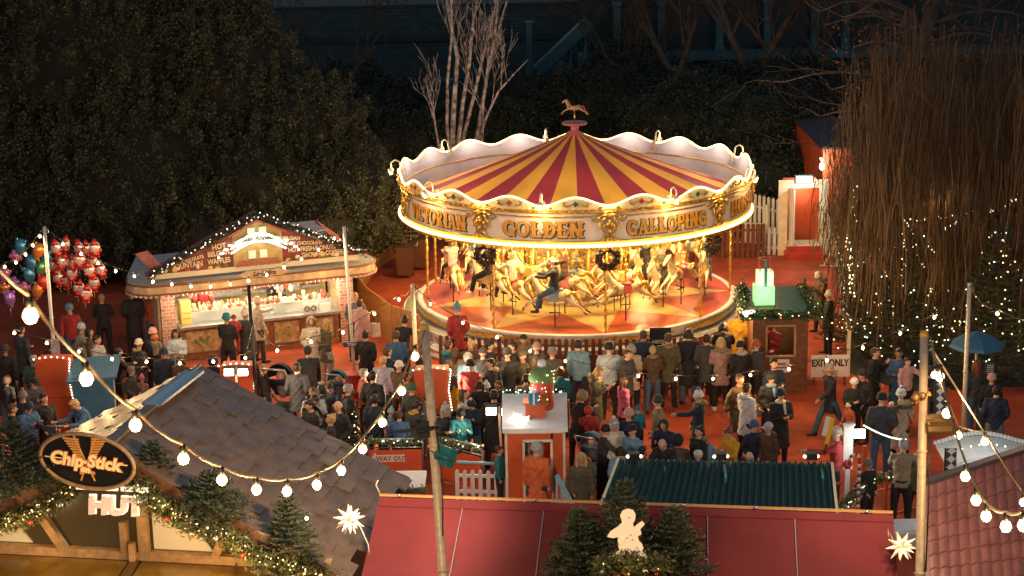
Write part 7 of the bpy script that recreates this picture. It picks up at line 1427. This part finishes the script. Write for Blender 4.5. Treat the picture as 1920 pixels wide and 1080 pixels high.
('person in bright teal jacket and black beanie by the sparkling garland', 863, 767, 25, 'phone', 'jacket', 'teal', 'beanie', 'black', 'black', 1.6, {}),
('smiling woman in grey bobble hat and black jacket beside the mast', 835, 762, 10, 'folded', 'jacket', 'black', 'bobble+long', 'lgrey', 'black', 1.62, {'gcol2': 'lgrey'}),
('tall figure in black coat just left of the booth floodlight', 925, 735, 175, 'stand', 'long', 'black', 'short', 'hdark', 'black', 1.8, {}),
('person in grey jacket before the middle red kiosk', 800, 738, 160, 'stand', 'jacket', 'grey', 'short', 'hbrown', 'denim', 1.5, {}),
('person in brown jacket and dark cap against the brown fence', 1006, 645, 160, 'pockets', 'jacket', 'char', 'cap', 'mauve', 'black', 1.72, {}),
('man in denim-blue jacket facing the fence, alone in a gap', 1084, 638, 180, 'stand', 'jacket', 'sky', 'short', 'hdark', 'navy', 1.82, {}),
('person in pale blue padded coat and black beanie facing the ride', 1142, 646, 180, 'folded', 'puffer', 'pale', 'beanie', 'black', 'black', 1.78, {}),
('woman with fair curls in long fur-hooded coat, phone in hand', 1117, 689, 60, 'phone', 'long', 'olive', 'furback+long', 'hblond', 'black', 1.7, {'back': 'khaki'}),
('girl in bright pink coat with long brown hair', 1169, 710, 130, 'stand', 'coat', 'pink', 'long', 'hbrown', 'black', 1.38, {}),
('brown haired person in dark coat right of the pale blue coat', 1176, 657, 60, 'folded', 'coat', 'char', 'short', 'hbrown', 'black', 1.7, {}),
('white haired woman in cream and brown behind the brown haired one', 1184, 648, 175, 'stand', 'coat', 'beige', 'bob', 'hgrey', 'black', 1.66, {}),
('man in navy jacket just left of the black notice board', 1206, 621, 180, 'stand', 'jacket', 'navy', 'short', 'hbrown', 'black', 1.8, {}),
('fair haired girl with fur hood and jeans taking a photo', 1224, 653, 180, 'phone', 'jacket', 'brown', 'bun', 'hblond', 'denim', 1.6, {'back': 'khaki'}),
('man in fur-hooded parka covering the notice board edge', 1253, 627, 185, 'pockets', 'coat', 'olive', 'short', 'hbrown', 'black', 1.8, {'back': 'khaki'}),
('person with big dark curls in knee-long black coat at the fence', 1291, 619, 180, 'stand', 'long', 'black', 'bob', 'hdark', 'denim', 1.82, {}),
('blonde woman in mauve padded coat facing the ride', 1352, 635, 178, 'folded', 'coat', 'mauve', 'long', 'hblond', 'black', 1.74, {'back': 'khaki'}),
('child in dark bobble hat and grey fur hood beside the mauve coat', 1390, 644, 180, 'stand', 'coat', 'black', 'bobble', 'black', 'black', 1.66, {'back': 'lgrey', 'gcol2': 'cream'}),
('black haired person in black behind the mauve coat', 1359, 613, 170, 'lean', 'jacket', 'black', 'bob', 'hdark', 'black', 1.78, {}),
('ride attendant in long golden yellow coat left of the ticket kiosk', 1384, 582, 150, 'stand', 'long', 'yellow', 'short', 'hblond', 'black', 1.8, {}),
('dark coat with large brown fur hood left of the red-hooded child', 1083, 743, 170, 'lean', 'coat', 'black', 'furhood', 'khaki', 'black', 1.66, {}),
('child in red hooded coat right of the snowy booth', 1103, 765, 178, 'stand', 'coat', 'red', 'hood', 'red', 'black', 1.35, {}),
('woman in cream coat and white bobble hat, long brown hair', 1150, 789, 15, 'stand', 'jacket', 'cream', 'bobble+long', 'lgrey', 'black', 1.68, {'gcol2': 'white'}),
('person in pale pink beanie carrying a child in dark jacket', 1179, 769, 180, 'folded', 'jacket', 'navy', 'beanie', 'rose', 'black', 1.7, {}),
('child in teal bobble hat carried on an arm, pink beanie beside', 1196, 763, 190, 'reach', 'jacket', 'teal', 'bobble', 'teal', 'black', 1.0, {'z0': .72}),
('man in navy cap and grey-blue fleece, near the green roof', 1186, 799, -50, 'stand', 'jacket', 'sky', 'cap', 'black', 'black', 1.74, {}),
('dark haired head in front of the cream coat', 1164, 838, 170, 'stand', 'jacket', 'sky', 'bob', 'hdark', 'black', 1.6, {}),
('dark haired boy at the left corner of the green roof', 1205, 838, 120, 'stand', 'jacket', 'brick', 'short', 'hdark', 'black', 1.5, {}),
('person in dark beanie and khaki coat turned left', 1234, 745, -100, 'pockets', 'coat', 'khaki', 'beanie', 'char', 'black', 1.76, {}),
('person in navy hood looking down, above the bald man', 1246, 788, -10, 'phone', 'jacket', 'navy', 'hood', 'navy', 'black', 1.6, {}),
('balding man bending forward behind the green roof', 1250, 814, -20, 'lean', 'jacket', 'black', 'bald', 'hdark', 'black', 1.74, {}),
('person in black pointed hood at the green roof edge', 1270, 819, 175, 'stand', 'jacket', 'brown', 'hood', 'black', 'black', 1.7, {}),
('woman in white bobble hat holding out her arm, open floor', 1310, 735, -90, 'reach', 'coat', 'navy', 'bobble', 'white', 'black', 1.7, {'back': 'khaki', 'gcol2': 'grey'}),
('dark haired woman with grey fur collar and pale blue backpack', 1310, 802, -50, 'look', 'jacket', 'black', 'bun', 'hdark', 'black', 1.68, {'back': 'grey'}),
('brown haired person in dark coat beside the white jacket', 1384, 703, 30, 'walk', 'long', 'brown', 'short', 'hbrown', 'black', 1.74, {}),
('man in white jacket carrying a clear bag, seen from the side', 1400, 721, 130, 'bag', 'coat', 'white', 'hoodback+short', 'hbrown', 'black', 1.76, {}),
('woman in yellow coat with auburn hair eating, by the green roof', 1371, 803, -50, 'phone', 'jacket', 'yellow', 'bun', 'hred', 'black', 1.64, {}),
('child in blue beanie and navy coat beside the yellow coat', 1414, 791, 10, 'pockets', 'coat', 'navy', 'beanie', 'blue', 'black', 1.6, {}),
('person in pale blue cap and brown jacket looking left', 1441, 795, -70, 'pockets', 'jacket', 'brown', 'cap', 'pale', 'black', 1.66, {'back': 'self'}),
('man in glasses and navy coat in front of the ticket kiosk', 1451, 674, 40, 'folded', 'coat', 'navy', 'short', 'hdark', 'black', 1.78, {}),
('woman in black beanie and green scarf before the ticket kiosk', 1446, 702, 10, 'sip', 'long', 'black', 'beanie', 'black', 'black', 1.7, {'scarf': 'sky'}),
('woman in long black coat, dark hat and cream scarf, right of the kiosk queue', 1464, 732, 15, 'folded', 'long', 'black', 'beanie', 'navy', 'black', 1.72, {'scarf': 'cream'}),
('white cap just showing over the green roof edge', 1311, 849, 180, 'stand', 'jacket', 'char', 'cap', 'white', 'black', 1.6, {}),
('bald head just showing over the green roof edge', 1405, 850, 180, 'stand', 'jacket', 'brown', 'bald', 'hgrey', 'black', 1.66, {}),
('woman striding left in teal jeans below the EXIT ONLY board', 1559, 684, -85, 'walk', 'coat', 'black', 'short', 'hgrey', 'denim', 1.72, {'back': 'khaki'}),
('person in dark coat drinking, right of the EXIT ONLY board', 1641, 654, 70, 'sip', 'long', 'black', 'short', 'hbrown', 'black', 1.76, {}),
('dark haired woman wrapped in striped navy blanket coat', 1686, 655, -20, 'folded', 'long', 'blue', 'short', 'hdark', 'black', 1.74, {}),
('child in rose jacket beside the striped blanket coat', 1702, 672, 30, 'reach', 'jacket', 'rose', 'short', 'hdark', 'black', 1.4, {'z0': .3}),
('person in black beanie before the dark drinker', 1617, 695, -50, 'pockets', 'jacket', 'black', 'beanie', 'black', 'black', 1.66, {}),
('child in white fur hat and shiny black puffer jacket', 1602, 711, -10, 'folded', 'puffer', 'black', 'beanie', 'white', 'black', 1.5, {}),
('toddler in pale beanie beside the shiny black puffer', 1594, 756, -70, 'stand', 'jacket', 'brick', 'beanie', 'cream', 'black', 1.0, {}),
('large person in dark jacket and beanie seen from behind, at the white gate post', 1654, 739, 180, 'pockets', 'puffer', 'char', 'beanie', 'black', 'denim', 1.84, {}),
('person in long cream coat and pale hat behind the right mast', 1690, 732, 170, 'folded', 'long', 'beige', 'bobble', 'pale', 'black', 1.76, {}),
('ginger haired woman in dark jacket under the blue parasol', 1832, 678, 190, 'stand', 'jacket', 'char', 'long', 'hred', 'denim', 1.7, {}),
('person in pale pink cap right of the ginger haired woman', 1860, 703, 175, 'stand', 'jacket', 'black', 'beanie', 'rose', 'black', 1.6, {}),
('person in navy jacket with a green stripe across the back', 1869, 725, 178, 'pockets', 'jacket', 'navy', 'short', 'hdark', 'grey', 1.74, {}),
('attendant in cream beanie and red jacket holding the paddle sign', 1569, 804, -90, 'reach', 'coat', 'red', 'beanie', 'cream', 'black', 1.76, {}),
('curly grey haired man with brown backpack behind the garlanded rail', 1693, 836, 160, 'lean', 'jacket', 'khaki', 'short', 'hgrey', 'black', 1.76, {}),
('child in grey beanie beside the candy cane', 1628, 864, 40, 'stand', 'jacket', 'black', 'beanie', 'grey', 'black', 1.4, {}),
('child in glasses with fair hair left of the right mast', 1719, 853, -20, 'stand', 'jacket', 'olive', 'short', 'hblond', 'black', 1.4, {}),
('woman in white beanie looking at her phone in the exit lane', 1540, 511, -80, 'phone', 'jacket', 'brown', 'beanie', 'cream', 'black', 1.68, {'back': 'grey'}),
('woman in white hat and dark parka with backpack in the exit lane', 1555, 547, -95, 'folded', 'coat', 'black', 'beanie', 'cream', 'black', 1.68, {}),
('man in orange-red jacket and pale cap in the booth doorway', 1005, 833, 178, 'stand', 'coat', 'orange', 'beanie', 'lgrey', 'char', 1.78, {}),
('woman with long ginger hair and dark coat beside the blue stair rail', 1090, 852, 10, 'look', 'coat', 'olive', 'long', 'hblond', 'black', 1.66, {'back': 'khaki'}),
('grey jacketed child in teal below the booth floodlight', 936, 838, 90, 'stand', 'jacket', 'teal', 'short', 'hbrown', 'black', 1.3, {}),
('dark dressed person by a stroller, just left of the cream coated woman', 1128, 800, 100, 'push', 'jacket', 'char', 'beanie', 'black', 'black', 1.6, {}),
('person in dark jacket between the tiled roof and the blue booth', 215, 655, 110, 'push', 'jacket', 'black', 'short', 'hdark', 'black', 1.66, {}),
('dim figure with a pushchair right of the blue booth', 245, 690, 60, 'pockets', 'jacket', 'char', 'beanie', 'grey', 'black', 1.4, {}),
('person in dark jacket at the kiosk side counter', 1418, 640, 100, 'reach', 'jacket', 'char', 'beanie', 'brick', 'black', 1.66, {}),
]
for c in CROWD:
    lb, px, py, hd, ps, kd, cl, gr, gc, lg, h, ex = c; ex = dict(ex); gr2 = gr
    kw = dict(head=hd, pose=ps, kind=kd, col=cl, leg=lg, h=h, **ex)
    if 'furback' in gr: gr = gr.replace('furback+', ''); kw.setdefault('back', 'khaki')
    if 'hoodback' in gr: gr = gr.replace('hoodback+', ''); kw['back'] = kw.get('back', 'self')
    person(lb, px, py, gear=gr, gcol=gc, **kw)
# staff and riders
person('stall worker in red sleeves leaning over the sweets', 0, 0, head=5, pose='sip', kind='jacket', col='red', gear='short', gcol='hbrown', h=1.7, loc=WM @ Vector((.95, .95, .12)))
person('stall worker in black with white cloth behind the hot plates', 0, 0, head=10, pose='phone', kind='jacket', col='black', gear='bun', gcol='hdark', h=1.72, loc=WM @ Vector((3.05, .95, .12)), scarf='white')
person('kiosk clerk in red behind the ticket window', 0, 0, head=-30, pose='phone', kind='jacket', col='red', gear='cap', gcol='red', h=1.62, loc=Vector((kx - .1, ky + .6, 0)))
def rider(label, row, j, col, gear, gcol, h, leg='black', kind='jacket', **k):
    a, rr, z = HORSES[row, j]; s = h / 1.76; p = pol(rr, a, 0) + CV; person(label, 0, 0, head=a - 90, pose='ride', kind=kind, col=col, gear=gear, gcol=gcol, leg=leg, h=h, loc=Vector((p.x, p.y, z + .23 - .93 * s)), group=None, **k)
rider('child in red jacket riding the leftmost outer horse', 0, 0, 'rose', 'bob', 'hbrown', 1.3)
rider('grown rider in dark jacket on the outer horse below the left wreath', 1, 0, 'black', 'short', 'hbrown', 1.72)
rider('rider in black with white headband on the front outer horse', 2, 0, 'black', 'headband+short', 'white', 1.6, leg='denim')
rider('rider with long fair hair and red scarf just behind the headband rider', 2, 1, 'brown', 'long', 'hblond', 1.5, scarf='red')
rider('small rider in pale jacket on a middle horse behind the left wreath', 1, 1, 'cream', 'short', 'hblond', 1.4)
rider('fair haired child in dark jacket on the far right outer horse', 5, 0, 'black', 'bob', 'hblond', 1.25, leg='denim')
rider('young rider in dark jacket on a middle horse under the right wreath', 4, 1, 'olive', 'short', 'hblond', 1.3)
rider('rider in black coat on an inner horse right of the drum', 4, 2, 'black', 'beanie', 'brown', 1.6)
rider('child in blue on a middle horse at the back left', 0, 1, 'sky', 'short', 'hbrown', 1.3)

# ============================================================ pushchairs and bags
def pushchair(label, px, py, rz, c, s=1.):
    p = at(px, py); o = thing('pushchair', label, 'pushchair', p, R(rz)); o.scale = (s,) * 3; m = MB()
    for q in (-.22, .22): m.tube([(q, .45, 1.05), (q, .1, .55), (q, -.42, .12)], .014, 6); m.tube([(q, -.1, .5), (q, .38, .12)], .014, 6)
    m.tube([(-.22, .45, 1.05), (.22, .45, 1.05)], .018, 6); m.build('frame', STEEL, o)
    m = MB(); m.slab([(-.2, .2, .75), (.2, .2, .75), (.2, -.12, .42), (-.2, -.12, .42)], .06); m.slab([(-.2, -.12, .44), (.2, -.12, .44), (.2, -.4, .38), (-.2, -.4, .38)], .06); m.box((0, 0, .22), (.36, .4, .14)); m.build('seat', cm(c), o)
    m = MB(); vs = []; fs = []; n = 10; K = 6
    for i in range(K + 1):
        for jj in range(n + 1): a = PI * jj / n; b = R(-10 + 100 * i / K); vs.append((.24 * math.cos(a), .15 - .32 * math.sin(b) * math.sin(a) , .72 + .30 * math.cos(b) * math.sin(a) + .06))
    fs = [(i * (n + 1) + j, i * (n + 1) + j + 1, (i + 1) * (n + 1) + j + 1, (i + 1) * (n + 1) + j) for i in range(K) for j in range(n)]; m.add(vs, fs, True); m.build('hood', cm(c), o)
    for x in (-.25, .25):
        for y, r in ((-.42, .09), (.38, .13)): m = MB(); m.tube([(x + .0, y + r * math.cos(t_), r + .01 + r * math.sin(t_)) for t_ in np.linspace(0, 2 * PI, 17)], .022, 6, 0, cap=False); m.cyl((x - .015, y, r + .01), (x + .015, y, r + .01), .03, None, 8, 1); m.build('wheel', [BLACK, STEEL], o)
    m = MB(); m.ball((0, .02, .62), (.11, .12, .2), 10); m.ball((0, .08, .84), .09, 10, 1); m.build('blanket_bundle', [cm('grey'), SKIN[0]], o)
pushchair('large navy pushchair with big round hood in the middle of the left crowd', 535, 790, 165, 'navy', 1.45)
pushchair('dark pushchair beside the blue booth', 232, 745, 200, 'char', 1.15)
pushchair('pushchair with teal rear hood before the red post box', 640, 775, 160, 'teal', 1.1)
pushchair('blue lined pushchair right of the red-hooded child', 1115, 900, 150, 'sky', 1.1)
tote('white tote bag carried by the woman in dark green', 617, 690, .42, 'cream'); tote('white and red shopping bag right of the pink coat', 702, 632, .75, 'cream', .34, .38)
tote('clear bag of sweets carried by the man in the white jacket', 1418, 782, .75, 'lgrey', .26, .28)
def backpack(label, px, py, z, c, rz=0, off=0.):
    p = at(px, py, z); o = thing('backpack', label, 'backpack', p, R(rz)); m = MB(); m.ball((0, 0, 0), (.16, .10, .22), 12); m.ball((0, -.08, -.06), (.12, .06, .11), 10); m.build('bag', cm(c), o); m = MB(); m.tube([(-.1, .06, .18), (-.12, .16, .1), (-.1, .08, -.15)], .018, 6); m.tube([(.1, .06, .18), (.12, .16, .1), (.1, .08, -.15)], .018, 6); m.build('strap', cm('black'), o)
backpack('pale blue backpack on the dark haired woman by the green roof', 1332, 850, 1.2, 'sky', 60)
backpack('patterned black backpack on the woman in the exit lane', 1548, 605, 1.0, 'char', 60)
backpack('brown backpack on the curly grey haired man', 1684, 868, 1.25, 'brown', -10)
EXTRA = [
('dark haired man in navy jacket low in the crowd left of the mast', 702, 742, 150, 'stand', 'jacket', 'navy', 'short', 'hdark', 'black', 1.66, {}),
('person in green beanie between the black coat and the mast', 772, 722, 140, 'pockets', 'jacket', 'char', 'beanie', 'green', 'black', 1.68, {}),
('woman in burgundy-brown coat and long dark hair behind the middle red kiosk', 787, 668, 170, 'stand', 'coat', 'mauve', 'long', 'hdark', 'black', 1.66, {}),
('person in khaki jacket just left of the middle red kiosk, bare headed', 762, 700, 120, 'look', 'jacket', 'khaki', 'short', 'hbrown', 'black', 1.72, {}),
('person in black cap between the red jacket and the fence', 905, 655, 160, 'pockets', 'jacket', 'char', 'cap', 'char', 'black', 1.72, {}),
('dark coated woman with brown hair right of the flat cap', 1000, 672, 150, 'stand', 'coat', 'black', 'long', 'hbrown', 'black', 1.64, {}),
('person in grey coat behind the gift pillar hat', 1035, 655, 185, 'stand', 'coat', 'char', 'beanie', 'grey', 'black', 1.7, {}),
('person in plum jacket half hidden by the gift pillar', 985, 705, 160, 'stand', 'jacket', 'mauve', 'short', 'hdark', 'black', 1.62, {}),
('man in dark jacket at the far right of the brown fence crowd', 1325, 628, 180, 'pockets', 'coat', 'char', 'short', 'hdark', 'black', 1.78, {}),
('woman in dark teal coat left of the denim-blue jacket', 1050, 690, 170, 'stand', 'coat', 'teal', 'bob', 'hbrown', 'black', 1.62, {}),
('child in mustard hat at the feet of the crowd near the silver pole', 812, 760, 120, 'stand', 'jacket', 'navy', 'bobble', 'yellow', 'black', 1.15, {}),
('grey haired man in black coat right of the boy in black and blue', 652, 722, 100, 'pockets', 'coat', 'black', 'short', 'hgrey', 'black', 1.72, {}),
('woman in dark red scarf left of the big pushchair', 468, 660, 150, 'stand', 'coat', 'char', 'long', 'hbrown', 'black', 1.66, {'scarf': 'red'}),
('person in navy coat at the left behind the leftmost red kiosk', 95, 640, 160, 'stand', 'coat', 'navy', 'short', 'hbrown', 'black', 1.72, {}),
('person in black jacket at the far left bottom, above the fir', 22, 760, 120, 'pockets', 'jacket', 'black', 'short', 'hbrown', 'black', 1.66, {}),
('dark figure walking away near the balloons at the left edge', 8, 650, 190, 'walk', 'coat', 'black', 'beanie', 'char', 'black', 1.7, {}),
('woman in dark coat left of the parasol, under the willow', 1760, 668, 160, 'stand', 'coat', 'char', 'long', 'hdark', 'black', 1.66, {}),
]
for lb, px, py, hd, ps, kd, cl, gr, gc, lg, h, ex in EXTRA: person(lb, px, py, head=hd, pose=ps, kind=kd, col=cl, gear=gr, gcol=gc, leg=lg, h=h, **ex)
